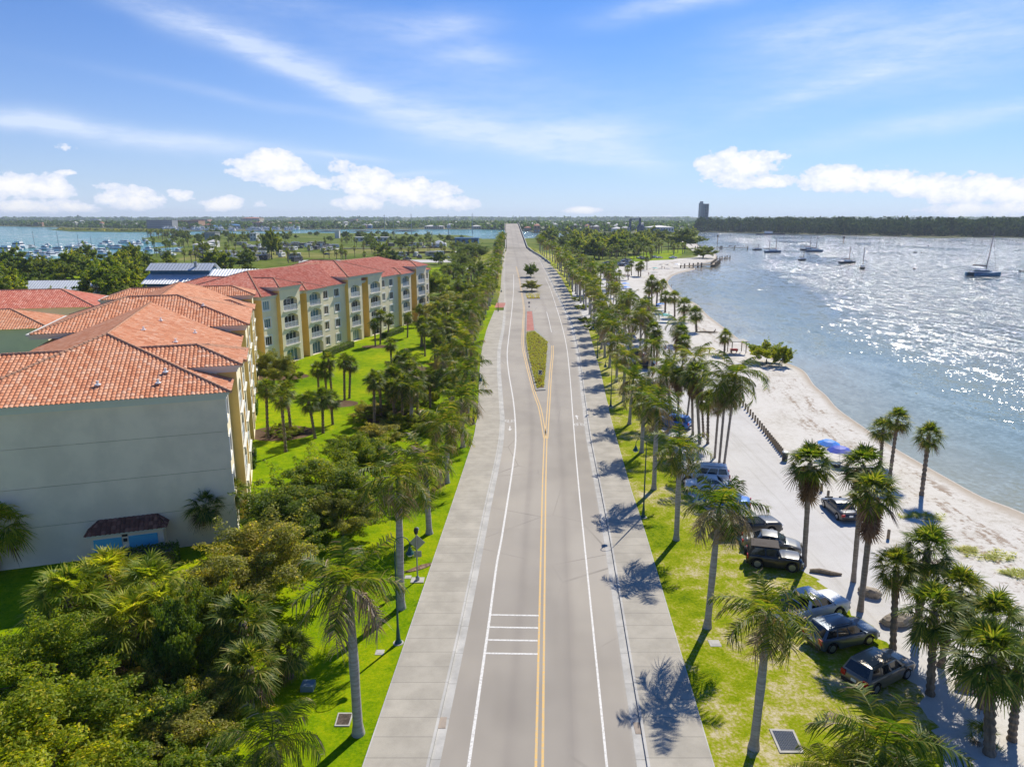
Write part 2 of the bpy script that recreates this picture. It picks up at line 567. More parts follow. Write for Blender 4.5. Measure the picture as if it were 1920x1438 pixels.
mlawn, _, _, _ = ground_mat('lawn', [(.36, (.045, .115, .001)), (.44, (.12, .22, .001)), (.53, (.23, .31, .002)), (.62, (.37, .36, .006))], .07, .9, 5, 1.0)
mland, _, _, _ = ground_mat('land', [(.36, (.045, .085, .006)), (.46, (.085, .13, .012)), (.54, (.15, .18, .03)), (.64, (.27, .25, .11))], .025, .2, 2, .6)
mverge, _, _, _ = ground_mat('verge', [(.35, (.045, .10, .001)), (.42, (.14, .205, .002)), (.485, (.235, .275, .006)), (.525, (.33, .31, .06)), (.565, (.46, .40, .22)), (.63, (.54, .48, .35))], .13, .8, 4.5, 1.0)
msand, tS, bS, fS = ground_mat('beach_sand', [(.36, (.40, .36, .30)), (.46, (.56, .53, .475)), (.56, (.63, .605, .56)), (.66, (.48, .44, .38))], .2, 1.6, 9, .55)
mlot, tL, bL, _ = ground_mat('packed_sand', [(.34, (.47, .45, .42)), (.5, (.545, .53, .51)), (.66, (.60, .59, .57))], .12, .8, 8, .25)
mmulch, _, _, _ = ground_mat('mulch', [(.36, (.07, .045, .028)), (.5, (.13, .085, .055)), (.64, (.21, .15, .10))], .4, 3, 18, 1.0)
mmedian, _, _, _ = ground_mat('median_grass', [(.36, (.2, .2, .012)), (.5, (.3, .28, .02)), (.64, (.4, .36, .06))], .3, 2, 12, 1.0)

tcL = tL.n('ShaderNodeTexCoord'); mpL = tL.n('ShaderNodeMapping'); tL.link(tcL.outputs['Object'], mpL.inputs[0])
mpL.inputs['Rotation'].default_value = (0, 0, radians(-8)); mpL.inputs['Scale'].default_value = (1.7, .05, 1)
oL = bL.inputs['Base Color'].links[0].from_socket
rut = tL.step(tL.noise(mpL.outputs[0], 1.0, 4, .7), .5, .68)
tL.link(tL.mix(tL.math('MULTIPLY', rut, .35), oL, (.36, .34, .30)), bL.inputs['Base Color'])
# beach: wrack lines and a wet edge follow the shore
uvn = tS.n('ShaderNodeUVMap'); su = tS.n('ShaderNodeSeparateXYZ'); tS.link(uvn.outputs[0], su.inputs[0])
tcS = tS.n('ShaderNodeTexCoord')
nlong = tS.noise(tS.scale(uvn.outputs[0], (10, .10, 1)), 1.0, 6, .68)
nfine = tS.noise(tcS.outputs['Object'], 1.9, 5, .7)
band = tS.math('MULTIPLY', tS.step(su.outputs[0], .2, .5), tS.math('SUBTRACT', 1.0, tS.step(su.outputs[0], .82, .93)))
wr = tS.math('MULTIPLY', tS.step(tS.math('MULTIPLY_ADD', nfine, .45, tS.math('MULTIPLY', nlong, .55)), .515, .59), band)
oldc = bS.inputs['Base Color'].links[0].from_socket
c1 = tS.mix(tS.math('MULTIPLY', wr, .75), oldc, (.24, .165, .105))
wet = tS.step(tS.math('MULTIPLY_ADD', tS.math('SUBTRACT', nfine, .5), .07, su.outputs[0]), .875, .985)
c1 = tS.mix(tS.math('MULTIPLY', wet, .75), c1, (.36, .29, .21))
foam = tS.math('MULTIPLY', tS.step(tS.math('MULTIPLY_ADD', tS.math('SUBTRACT', nfine, .5), .03, su.outputs[0]), .985, .998), .5)
c1 = tS.mix(foam, c1, (.7, .68, .64))
tS.link(c1, bS.inputs['Base Color'])

# concrete pavement with joints along its own length, and the old pale asphalt
def paving(name, col, joint, dark=(.20, .19, .17), stain=.25):
    m, t, b = newmat(name)
    u = t.n('ShaderNodeUVMap'); s_ = t.n('ShaderNodeSeparateXYZ'); t.link(u.outputs[0], s_.inputs[0])
    tc_ = t.n('ShaderNodeTexCoord')
    n1 = t.noise(tc_.outputs['Object'], .5, 5, .65); n2 = t.noise(tc_.outputs['Object'], 14, 3, .6)
    c = t.mix(t.step(n1, .3, .72), col, tuple(x * (1 - stain) for x in col))
    cell = t.n('ShaderNodeTexWhiteNoise', noise_dimensions='1D')
    t.link(t.math('FLOOR', t.math('DIVIDE', s_.outputs[1], joint)), cell.inputs['W'])
    c = t.mix(t.math('MULTIPLY', cell.outputs[0], .3), c, tuple(x * .72 for x in col))
    c = t.mix(t.math('MULTIPLY', t.step(n2, .55, .7), .25), c, tuple(x * .6 for x in col))
    fr = t.math('FRACT', t.math('DIVIDE', s_.outputs[1], joint))
    ln = t.math('LESS_THAN', fr, .035 / joint * 1.6)
    c = t.mix(t.math('MULTIPLY', ln, .55), c, dark)
    t.link(c, b.inputs['Base Color'])
    b.inputs['Roughness'].default_value = .9; b.inputs['Specular IOR Level'].default_value = .15
    bp = t.n('ShaderNodeBump'); bp.inputs['Strength'].default_value = .3; bp.inputs['Distance'].default_value = .02
    t.link(t.math('SUBTRACT', n2, ln), bp.inputs['Height']); t.link(bp.outputs[0], b.inputs['Normal'])
    return m


mpave = paving('pavement_concrete', (.46, .425, .36), 1.52)
mkerb = paving('kerb_concrete', (.56, .545, .51), 3.05, stain=.3)
mgutter = paving('gutter_concrete', (.55, .535, .50), 3.05, stain=.35)

mroad, t, b = newmat('asphalt')
u = t.n('ShaderNodeUVMap'); s_ = t.n('ShaderNodeSeparateXYZ'); t.link(u.outputs[0], s_.inputs[0])
tc_ = t.n('ShaderNodeTexCoord')
n1 = t.noise(t.scale(u.outputs[0], (1.2, .03, 1)), 1.0, 4, .6)
n2 = t.noise(tc_.outputs['Object'], 9, 3, .7)
n3 = t.noise(tc_.outputs['Object'], 28, 2, .7)
nl = t.noise(tc_.outputs['Object'], .12, 3, .5)
c = t.mix(t.step(n1, .3, .7), (.29, .262, .224), (.405, .370, .322))
c = t.mix(t.math('MULTIPLY', t.step(nl, .35, .7), .5), c, (.445, .402, .338))
# oil line down the middle of each lane
oil = None
for cx_ in (.355, .665):
    d_ = t.math('ABSOLUTE', t.math('SUBTRACT', s_.outputs[0], cx_))
    g_ = t.math('EXPONENT', t.math('MULTIPLY', t.math('POWER', t.math('DIVIDE', d_, .032), 2.0), -1.0))
    oil = g_ if oil is None else t.math('ADD', oil, g_)
oil = t.math('MULTIPLY', oil, t.math('MULTIPLY_ADD', t.noise(t.scale(u.outputs[0], (3, .35, 1)), 1.0, 4, .6), .8, .1))
c = t.mix(t.math('MULTIPLY', oil, .52), c, (.20, .175, .16))
c = t.mix(t.math('MULTIPLY', t.step(n3, .5, .75), .2), c, (.17, .16, .15))
edge = t.math('ADD', t.step(s_.outputs[0], .93, .99), t.math('SUBTRACT', 1.0, t.step(s_.outputs[0], .005, .05)))
c = t.mix(t.math('MULTIPLY', edge, t.math('MULTIPLY', t.step(n2, .35, .6), .65)), c, (.58, .56, .52))
vor = t.n('ShaderNodeTexVoronoi', feature='DISTANCE_TO_EDGE'); t.link(t.scale(u.outputs[0], (1.4, .11, 1)), vor.inputs['Vector']); vor.inputs['Scale'].default_value = 1.0
crk = t.math('MULTIPLY', t.math('LESS_THAN', vor.outputs['Distance'], .006), t.step(n1, .45, .62))
c = t.mix(t.math('MULTIPLY', crk, .45), c, (.13, .12, .11))
pat = t.n('ShaderNodeTexWhiteNoise', noise_dimensions='2D'); cbv = t.n('ShaderNodeCombineXYZ'); t.link(t.math('FLOOR', t.math('MULTIPLY', s_.outputs[0], 3.0)), cbv.inputs[0]); t.link(t.math('FLOOR', t.math('DIVIDE', s_.outputs[1], 31.0)), cbv.inputs[1]); t.link(cbv.outputs[0], pat.inputs['Vector'])
c = t.mix(t.math('MULTIPLY', pat.outputs[0], .22), c, (.24, .22, .20))
t.link(c, b.inputs['Base Color'])
b.inputs['Roughness'].default_value = .88; b.inputs['Specular IOR Level'].default_value = .2
bp = t.n('ShaderNodeBump'); bp.inputs['Strength'].default_value = .25; bp.inputs['Distance'].default_value = .012
t.link(n3, bp.inputs['Height']); t.link(bp.outputs[0], b.inputs['Normal'])


def paint(name, col):
    m, t, b = newmat(name)
    tc_ = t.n('ShaderNodeTexCoord')
    n = t.noise(tc_.outputs['Object'], 7, 4, .7)
    t.link(t.mix(t.math('MULTIPLY', t.step(n, .42, .66), .75), col, (.40, .38, .35)), b.inputs['Base Color'])
    b.inputs['Roughness'].default_value = .7
    return m


mwhite, myellow = paint('white_road_paint', (.70, .69, .66)), paint('yellow_road_paint', (.68, .42, .11))
mbrick, _, _, _ = ground_mat('brick_paving', [(.36, (.36, .15, .12)), (.5, (.44, .20, .165)), (.64, (.50, .27, .23))], .4, 4, 14, .3)

# ------------------------------------------------------------------ land and water
SHORE = [((1950, 1640), (2500, 1240)), ((1800, 1330), (2150, 1075)), ((1700, 1160), (1920, 962)), ((1640, 1040), (1843, 932)), ((1575, 950), (1773, 894)), ((1520, 905), (1704, 855)),
         ((1475, 862), (1669, 834)), ((1440, 815), (1616, 798)), ((1415, 785), (1571, 766)), ((1390, 755), (1550, 742)), ((1372, 735), (1526, 721)), ((1355, 715), (1507, 695)),
         ((1335, 690), (1474, 680)), ((1310, 665), (1416, 658)), ((1290, 645), (1377, 629)), ((1270, 625), (1355, 612)), ((1250, 605), (1326, 590)), ((1230, 585), (1306, 570)),
         ((1205, 560), (1273, 555)), ((1185, 540), (1255, 535)), ((1175, 528), (1253, 527)), ((1165, 515), (1263, 517)), ((1160, 505), (1280, 511)), ((1165, 497), (1303, 505)),
         ((1195, 491), (1300, 497)), ((1260, 486), (1334, 491)), ((1305, 482), (1344, 484)), ((1306, 477), (1341, 476)), ((1298, 471), (1330, 470)), ((1288, 462), (1310, 462)), ((1278, 454), (1303, 452)), ((1262, 447), (1290, 444))]
WZ = -0.3
inner = spline([(*G(*a, 0), 0.0) for a, _ in SHORE], 4)
shore = spline([(*G(*b_, WZ), WZ) for _, b_ in SHORE], 4)
BV, BF, BUV = [], [], []
dist = 0
rows = [0, .25, .5, .7, .85, .95, 1.0]
for i, (a, b_) in enumerate(zip(inner, shore)):
    if i: dist += (b_ - shore[i - 1]).length
    a = a + Vector((0, 0, .006))
    for r in rows:
        p = a.lerp(b_, r); p.z = a.z + (WZ - a.z) * r ** 2.2
        if 0 < r < 1: p.z += random.uniform(-.03, .03)
        BV.append(tuple(p)); BUV.append((r, dist))
    o_ = (b_ - a); o_.z = 0; o_.normalize()
    BV.append(tuple(b_ + o_ * 14 - Vector((0, 0, 1.0)))); BUV.append((1.2, dist))
nr = len(rows) + 1
mb = MB()
fs = [(i * nr + j, i * nr + j + 1, (i + 1) * nr + j + 1, (i + 1) * nr + j) for i in range(len(inner) - 1) for j in range(nr - 1)]
mb.add(BV, fs, 0, [[BUV[k_] for k_ in f] for f in fs])
tag(mb.build('beach', msand, smooth=True), kind='structure')

# main island: everything inside the beach's inner line and the marina coast
coast = [(1258, 443.5), (1200, 443), (1120, 444), (1010, 446), (975, 448), (905, 448), (870, 441), (790, 440), (700, 437.5), (600, 437), (540, 438), (420, 439), (300, 442), (268, 447), (286, 454), (335, 457),
         (250, 471), (160, 476), (100, 487), (0, 497), (-300, 515), (-900, 560)]
outline = [tuple(p)[:2] for p in inner] + [G(*p) for p in coast]
outline += [(-260, 60), (-200, -40), (60, -40), (70, 10)]
mb = MB(); mb.prism(outline, -2.0, 0.0)
tag(mb.build('ground', mland), kind='structure')

# lawn near the flats
def sheet(name, poly, z, m, kind='structure'):
    mb = MB(); mb.add([(x, y, z) for x, y in poly], [tuple(range(len(poly)))])
    o = mb.build(name, m)
    bm = bmesh.new(); bm.from_mesh(o.data)
    bmesh.ops.triangulate(bm, faces=bm.faces[:]); bmesh.ops.recalc_face_normals(bm, faces=bm.faces[:])
    for f in bm.faces:
        if f.normal.z < 0: f.normal_flip()
    bm.to_mesh(o.data); bm.free()
    return tag(o, kind=kind)


def side(line, y0, y1, off=0.0):
    return [(v.x + off, v.y) for v in line if y0 <= v.y <= y1]


sheet('lawn', [(-160, 12), (-5, 12)] + side(LS, 28, 225, .05) + [(-8, 230), (-40, 226), (-75, 190), (-90, 150), (-110, 110), (-160, 70)], .004, mlawn)
vb = [(1760, 1560), (1775, 1395), (1730, 1330), (1690, 1240), (1640, 1185), (1560, 1110), (1490, 1055), (1390, 1012), (1335, 975), (1290, 925), (1268, 850), (1235, 790), (1212, 745), (1185, 705), (1160, 670), (1140, 645), (1118, 618)]
RSo = side(RS, 12, 176, -.05)
def ragged(pts, per=7, amp=.4):
    out = []
    for a, b_ in zip(pts, pts[1:]):
        for i in range(per): out.append((a[0] + (b_[0] - a[0]) * i / per + random.uniform(-amp, amp), a[1] + (b_[1] - a[1]) * i / per + random.uniform(-amp, amp)))
    return out + [pts[-1]]


sheet('verge', [(8.5, 12)] + RSo + [(xat(RS, 176) + .3, 177)] + ragged([G(*p) for p in vb[::-1]]) + [(30, 12)], .010, mverge)
# sand car park and its lanes
lot_in = [(G(*p)[0] - 1.3, G(*p)[1]) for p in [(1775, 1395), (1730, 1330), (1690, 1240), (1640, 1185), (1560, 1110), (1490, 1055), (1390, 1012), (1335, 975), (1290, 925), (1268, 850), (1235, 790), (1212, 745), (1185, 705), (1160, 670), (1140, 645), (1118, 618)]]
lot_edge = [(xat(RS, y) - .05, y) for y in range(178, 341, 6)]
lot_out = [tuple(p)[:2] for p in inner]
i1 = min(range(len(lot_out)), key=lambda i: abs(lot_out[i][1] - 400) + abs(lot_out[i][0] - G(1160, 505)[0]))
sheet('sand_car_park', lot_in + lot_edge + [(40, 348), (50, 385)] + lot_out[:i1 + 1][::-1] + [(lot_out[0][0] - 8, lot_out[0][1] - 6)], .004, mlot)

# water: one sheet to the horizon, finer near the shore, its depth measured from the shore line
gx = np.concatenate([[-7000, -4000, -2500, -1500, -900, -500, -250, -120, -40], np.arange(0, 120, 4.0), np.arange(120, 300, 12.0), [320, 380, 460, 560, 700, 900, 1300, 2000, 3500, 7000]])
gy = np.concatenate([[-100, -30], np.arange(0, 200, 4.0), np.arange(200, 560, 9.0), [580, 620, 680, 760, 860, 1000, 1200, 1500, 2000, 2800, 4500, 9000]])
XX, YY = np.meshgrid(gx, gy)
sh = np.array([(p.x, p.y) for p in shore])
D2 = np.full(XX.shape, 1e9)
for p in sh: D2 = np.minimum(D2, (XX - p[0]) ** 2 + (YY - p[1]) ** 2)
depth = np.sqrt(D2)
WV = np.stack([XX.ravel(), YY.ravel(), np.full(XX.size, WZ)], 1)
nx, ny = len(gx), len(gy)
idx = np.arange(nx * ny).reshape(ny, nx)
WF = np.stack([idx[:-1, :-1].ravel(), idx[:-1, 1:].ravel(), idx[1:, 1:].ravel(), idx[1:, :-1].ravel()], 1)

mwater, t, b = newmat('sea_water')
at = t.n('ShaderNodeAttribute', attribute_name='depth')
tc_ = t.n('ShaderNodeTexCoord'); co = tc_.outputs['Object']
patch = t.noise(t.scale(co, (.022, .010, 1)), 1.0, 4, .6)
dd = t.math('MULTIPLY_ADD', t.math('SUBTRACT', patch, .5), 34.0, at.outputs['Fac'])
cR = t.ramp(t.math('DIVIDE', at.outputs['Fac'], 90.0), [(0, (.42, .33, .22)), (.06, (.36, .30, .21)), (.14, (.28, .275, .22)), (.24, (.22, .25, .225)), (.5, (.19, .225, .22)), (1, (.165, .195, .195))])
sxx = t.n('ShaderNodeSeparateXYZ'); t.link(co, sxx.inputs[0])
left = t.math('SUBTRACT', 1.0, t.step(sxx.outputs[0], -60, 120))
cW = t.mix(left, cR, (.075, .27, .26))
t.link(cW, b.inputs['Base Color'])
b.inputs['IOR'].default_value = 1.33
b.inputs['Specular IOR Level'].default_value = .5
calm = t.step(patch, .40, .52)
t.link(t.math('MULTIPLY_ADD', calm, .06, .07), b.inputs['Roughness'])
def slopes(sc, a):
    """a field of wave slopes: two independent noise channels read as the tilt of the surface"""
    x = t.n('ShaderNodeTexNoise'); t.link(t.scale(co, sc), x.inputs['Vector'])
    x.inputs['Scale'].default_value = 1.0; x.inputs['Detail'].default_value = 2.5; x.inputs['Roughness'].default_value = .6
    v = t.n('ShaderNodeVectorMath', operation='SUBTRACT'); t.link(x.outputs['Color'], v.inputs[0]); v.inputs[1].default_value = (.5, .5, .5)
    m_ = t.n('ShaderNodeVectorMath', operation='SCALE'); t.link(v.outputs[0], m_.inputs[0]); m_.inputs['Scale'].default_value = a
    return m_.outputs[0]


def vadd(a, b_):
    v = t.n('ShaderNodeVectorMath', operation='ADD'); t.link(a, v.inputs[0]); t.link(b_, v.inputs[1]); return v.outputs[0]


sl_v = vadd(vadd(slopes((.34, .15, 1), 2.0), slopes((1.3, 1.5, 1), 2.6)), slopes((2.8, 4.2, 1), 1.7))
near = t.step(at.outputs['Fac'], 2, 75)
amp = t.math('MULTIPLY', t.math('MULTIPLY_ADD', near, .8, .2), t.math('MULTIPLY_ADD', calm, .75, .42))
m_ = t.n('ShaderNodeVectorMath', operation='SCALE'); t.link(sl_v, m_.inputs[0]); t.link(amp, m_.inputs['Scale'])
m2 = t.n('ShaderNodeVectorMath', operation='MULTIPLY'); t.link(m_.outputs[0], m2.inputs[0]); m2.inputs[1].default_value = (1, 1, 0)
nn = t.n('ShaderNodeVectorMath', operation='NORMALIZE')
a_ = t.n('ShaderNodeVectorMath', operation='ADD'); t.link(m2.outputs[0], a_.inputs[0]); a_.inputs[1].default_value = (0, 0, 1)
t.link(a_.outputs[0], nn.inputs[0]); t.link(nn.outputs[0], b.inputs['Normal'])
me = np_mesh('water', WV, WF, mwater)
me.shade_smooth()
a_ = me.attributes.new('depth', 'FLOAT', 'POINT'); a_.data.foreach_set('value', depth.ravel().astype(np.float32))
tag(link('water', me), kind='structure')

# ------------------------------------------------------------------ carriageway, gutters, kerbs, pavements
def ribbon(name, A, B, m, dz=0.0, y0=-1e9, y1=1e9, dzb=None, kind='structure', parent=None):
    mb = MB(); d = 0
    vs, uv = [], []
    prev = None
    for a, b_ in zip(A, B):
        if not (y0 <= a.y <= y1): continue
        if prev is not None: d += (a - prev).length
        prev = a
        vs += [(a.x, a.y, a.z + dz), (b_.x, b_.y, b_.z + (dz if dzb is None else dzb))]; uv += [(0, d), (1, d)]
    n = len(vs) // 2
    fs = [(2 * i, 2 * i + 1, 2 * i + 3, 2 * i + 2) for i in range(n - 1)]
    mb.add(vs, fs, 0, [[uv[k_] for k_ in f] for f in fs])
    o = mb.build(name, m, parent)
    return tag(o, kind=kind) if kind else o


def shift(line, dx, dz=0.0):
    return [Vector((v.x + dx, v.y, v.z + dz)) for v in line]


def kerb(name, line, sgn, y0, y1, wdt=.16, hgt=.13):
    """sgn +1: carriageway on the left of the kerb"""
    a, b_ = line, shift(line, sgn * wdt)
    mb = MB(); vs = []; d = 0; uv = []; prev = None
    for p, q in zip(a, b_):
        if not (y0 <= p.y <= y1): continue
        if prev is not None: d += (p - prev).length
        prev = p
        vs += [(p.x, p.y, p.z - .1), (p.x + sgn * .02, p.y, p.z + hgt), (q.x, q.y, q.z + hgt), (q.x, q.y, q.z - .1)]
        uv += [(0, d)] * 4
    n = len(vs) // 4
    fs = []
    for i in range(n - 1):
        for j in range(3):
            f = (4 * i + j, 4 * i + j + 1, 4 * i + 5 + j, 4 * i + 4 + j)
            fs.append(f if sgn < 0 else f[::-1])
    mb.add(vs, fs, 0, [[uv[k_] for k_ in f] for f in fs])
    return tag(mb.build(name, mkerb), kind='structure')


YB = 452
ribbon('road', LK, RK, mroad, .008, y1=YB)
ribbon('gutter', shift(RK, -.5), RK, mgutter, .014, y1=330)
ribbon('gutter', LK, shift(LK, .5), mgutter, .014, y1=200)
kerb('kerb', RK, 1, 0, 430); kerb('kerb', LK, -1, 0, 226)
ribbon('pavement', shift(RK, .155), RS, mpave, .125, y1=430)
ribbon('pavement', LS, shift(LK, -.155), mpave, .125, y1=214)
# paved edge strips (a thin pale lip beyond each pavement)
kerb('pavement_edge', shift(RS, .08), -1, 0, 215, wdt=.08, hgt=.13)
kerb('pavement_edge', shift(LS, -.08), 1, 0, 214, wdt=.08, hgt=.13)
# side road that joins on the left past the crossing, and the brick crossing itself
ribbon('pavement', [Vector((v.x, v.y, v.z)) for v in LS], LK, mpave, .012, y0=226, y1=430)
mb = MB(); q = [GR(x, y) for x, y in ((927, 577), (946, 577), (948, 568), (931, 568))]
mb.add([(p.x, p.y, .03) for p in q], [(0, 1, 2, 3)]); tag(mb.build('brick_crossing', mbrick), kind='structure')
# grass slopes beside the ramp
for sgn, ln in ((1, RS), (-1, LS)):
    A = [v for v in ln if 224 <= v.y <= 470]
    B = [Vector((v.x + sgn * max(.3, zr(v.y) / .33), v.y, 0.002)) for v in A]
    if sgn > 0: ribbon('grass_slope', A, B, mverge, -.05, dzb=0.0)
    else: ribbon('grass_slope', B, A, mverge, 0, dzb=-.05)

# painted markings, 4 mm and more above the asphalt
def line_mark(name, px, wdt, m, dz=.013, per=8):
    p = [GR(*q) for q in px]; p.sort(key=lambda v: v.y)
    p = spline(p, per)
    A = [Vector((v.x - wdt / 2, v.y, zr(v.y))) for v in p]; B = [Vector((v.x + wdt / 2, v.y, zr(v.y))) for v in p]
    return ribbon(name, A, B, m, dz)


line_mark('road_marking', [(872, 1470), (880, 1425), (915, 1180), (931, 1060), (940, 1012), (952, 937), (962, 870), (967, 818), (963, 755), (954, 700), (951, 665), (954, 632), (960, 580), (963, 540), (963, 515)], .17, mwhite)
line_mark('road_marking', [(1142, 1480), (1138, 1438), (1099, 1050), (1087.5, 937), (1080, 855), (1074, 778), (1068, 700), (1061, 643), (1049, 595), (1033, 545), (1022, 520)], .13, mwhite)
for d_ in (-.17, .17):
    Pm = [(1009.5, 1480), (1011, 1438), (1018.6, 1000), (1020.5, 900), (1023, 822)]
    p = spline(sorted([GR(*q) for q in Pm], key=lambda v: v.y), 8)
    ribbon('road_marking', [Vector((v.x + d_ - .07, v.y, 0)) for v in p], [Vector((v.x + d_ + .07, v.y, 0)) for v in p], myellow, .013)
    for Pm in ([(1022.3, 822), (1012.5, 767), (1000, 730), (984, 668), (980, 643), (981, 605), (982, 575), (975, 530), (968, 500)], [(1024.5, 822), (1029, 755), (1032.5, 700), (1036, 665), (1036, 648)]):
        if d_ > 0 and Pm[1][0] < 1020 or d_ < 0 and Pm[1][0] > 1020 or Pm[0][1] > 820:
            p = spline(sorted([GR(*q) for q in Pm], key=lambda v: v.y), 8)
            ribbon('road_marking', [Vector((v.x + d_ - .07, v.y, zr(v.y))) for v in p], [Vector((v.x + d_ + .07, v.y, zr(v.y))) for v in p], myellow, .017)
line_mark('road_marking', [(1025, 585), (1029, 600), (1034, 623)], .14, mwhite)
# four rumble bars across the near lane
for yy, xl, xr in ((1153, 921, 1010), (1176, 917, 1009), (1200, 914, 1008), (1225, 911, 1008)):
    a, b_ = GR(xl, yy - .5), GR(xr, yy + 1)
    mb = MB(); mb.add([(a.x, a.y - .085, .0135), (b_.x, b_.y - .085, .0135), (b_.x, b_.y + .085, .0135), (a.x, a.y + .085, .0135)], [(0, 1, 2, 3)])
    tag(mb.build('road_marking', mwhite), kind='structure')
# bicycle-lane arrow and bicycle symbol, one in each bike lane
def bike_mark(px, py, flip):
    o = GR(px, py); sg = -1 if flip else 1
    mb = MB()
    def pl(pts): mb.add([(o.x + sg * x, o.y + sg * y, .0125) for x, y in pts], [tuple(range(len(pts)))])
    pl([(-.07, 0), (.07, 0), (.07, 1.3), (-.07, 1.3)]); pl([(-.28, 1.3), (.28, 1.3), (0, 2.1)])
    for cx_ in (-.42, .42):
        for i in range(10):
            a0, a1 = 2 * pi * i / 10, 2 * pi * (i + 1) / 10
            pl([(cx_ + .30 * cos(a0), -2.6 + .55 * sin(a0)), (cx_ + .30 * cos(a1), -2.6 + .55 * sin(a1)), (cx_ + .22 * cos(a1), -2.6 + .42 * sin(a1)), (cx_ + .22 * cos(a0), -2.6 + .42 * sin(a0))])
    pl([(-.42, -2.6), (-.36, -2.6), (-.14, -1.7), (-.2, -1.7)]); pl([(-.17, -1.8), (.2, -1.8), (.2, -1.7), (-.17, -1.7)]); pl([(.40, -2.6), (.46, -2.6), (.22, -1.6), (.16, -1.6)])
    tag(mb.build('road_marking', mwhite), kind='structure')


bike_mark(1083, 786, False); bike_mark(956, 799, True)
# the dark tar seam strip in the far lane and drain slots
for px_, py_ in ((1197, 1365), (829, 1355)):
    g = GR(px_, py_); mb = MB(); mb.box(g.x, g.y, .02, .45, .9, .016); tag(mb.build('kerb_inlet', M['trunk_pale']), kind='structure')

# ------------------------------------------------------------------ bridge, traffic islands
bridge = thing('bridge', 'high concrete road bridge climbing to a crest at the far end of the road', 'bridge', (0, 0, 0))
YB2 = [452 + 12 * i for i in range(52)]
Lb = [BR(y, -6.0) for y in YB2]; Rb = [BR(y, 6.0) for y in YB2]
ribbon('deck', Lb, Rb, mroad, .008, kind=None, parent=bridge)
for sg, ln in ((-1, Lb), (1, Rb)):
    mb = MB()
    full = ([BR(y, sg * 6.0) if y > 452 else Vector(((xat(LS if sg < 0 else RS, y) + sg * .3), y, zr(y))) for y in range(362, 452, 9)]) + [BR(y, sg * 6.7) for y in YB2]
    sec = [(0, -1.2), (0, .95), (.35, .95), (.35, -1.2)]
    vs = [(p.x + sg * dx, p.y, p.z + dz) for p in full for dx, dz in sec]
    fs = [(4 * i + j, 4 * i + (j + 1) % 4, 4 * i + 4 + (j + 1) % 4, 4 * i + 4 + j) for i in range(len(full) - 1) for j in range(4)] + [(0, 1, 2, 3)]
    mb.add(vs, fs); mb.build('barrier', M['concrete'], bridge)
for y in (462, 470):
    p = BR(y, 0)
for y in range(480, 1040, 40):
    p = BR(y, 0)
    mb = MB(); mb.box(p.x, p.y, p.z - 1.2, 13.2, 1.6, 1.2)
    for dx in (-4, 4): mb.box(p.x + dx, p.y, (p.z - 1.8) / 2 - 1, 1.4, 1.4, p.z - 1.8 + 2)
    mb.build('pier', M['concrete'], bridge)
mb = MB()
sl_ = [(p.x, p.y, p.z) for p in Lb], [(p.x, p.y, p.z) for p in Rb]
for i in range(len(YB2) - 1):
    a, b_, c_, d = Lb[i], Rb[i], Rb[i + 1], Lb[i + 1]
    mb.quad((a.x - .7, a.y, a.z - .9), (d.x - .7, d.y, d.z - .9), (c_.x + .7, c_.y, c_.z - .9), (b_.x + .7, b_.y, b_.z - .9))
mb.build('soffit', M['concrete'], bridge)


def island(name, label, px, inner_px, grass_px):
    base = [GR(*q) for q in px]
    t_ = tag(link(name, None), kind='structure')
    mb = MB(); mb.prism([(p.x, p.y) for p in base], -.05, .14)
    o = mb.build(name, mkerb); C.objects.unlink(t_); bpy.data.objects.remove(t_)
    tag(o, kind='structure')
    if inner_px:
        g = [GR(*q) for q in inner_px]
        mb = MB(); mb.add([(p.x, p.y, .155) for p in g], [tuple(range(len(g)))]); o = mb.build('brick_strip', mbrick)
        for f in o.data.polygons:
            if f.normal.z < 0: o.data.flip_normals(); break
        tag(o, kind='structure')
    g = [GR(*q) for q in grass_px]
    mb = MB(); mb.add([(p.x, p.y, .15) for p in g], [tuple(range(len(g)))]); o = mb.build('median_soil', mmulch)
    if o.data.polygons[0].normal.z < 0: o.data.flip_normals()
    tag(o, kind='structure')
    return [(p.x, p.y) for p in g]


def inside(x, y, poly):
    r = False
    for (x1, y1), (x2, y2) in zip(poly, poly[1:] + poly[:1]):
        if (y1 > y) != (y2 > y) and x < (x2 - x1) * (y - y1) / (y2 - y1) + x1: r = not r
    return r


def tufts(name, poly, n, hgt, label=None, z0=.1):
    """ornamental grass planting: arching blades"""
    xs = [p[0] for p in poly]; ys = [p[1] for p in poly]
    V, Q = [], []
    for _ in range(n):
        x, y = random.uniform(min(xs), max(xs)), random.uniform(min(ys), max(ys))
        if not inside(x, y, poly): continue
        for b_ in range(9):
            a = random.uniform(0, 2 * pi); l = hgt * random.uniform(.6, 1.1); ln = random.uniform(.25, .6)
            w_ = .035
            dx, dy = cos(a), sin(a)
            o_ = len(V)
            for t_, z_ in ((0, 0), (.35, .75), (1, .85 if random.random() < .6 else 1.0)):
                ww = w_ * (1 - t_ * .8)
                V.append((x + dx * ln * t_ - dy * ww, y + dy * ln * t_ + dx * ww, z0 + l * z_)); V.append((x + dx * ln * t_ + dy * ww, y + dy * ln * t_ - dx * ww, z0 + l * z_))
            Q += [(o_, o_ + 1, o_ + 3, o_ + 2), (o_ + 2, o_ + 3, o_ + 5, o_ + 4)]
    o = link(name, np_mesh(name, V, Q, M['grassblade']))
    return tag(o, label, kind='stuff')


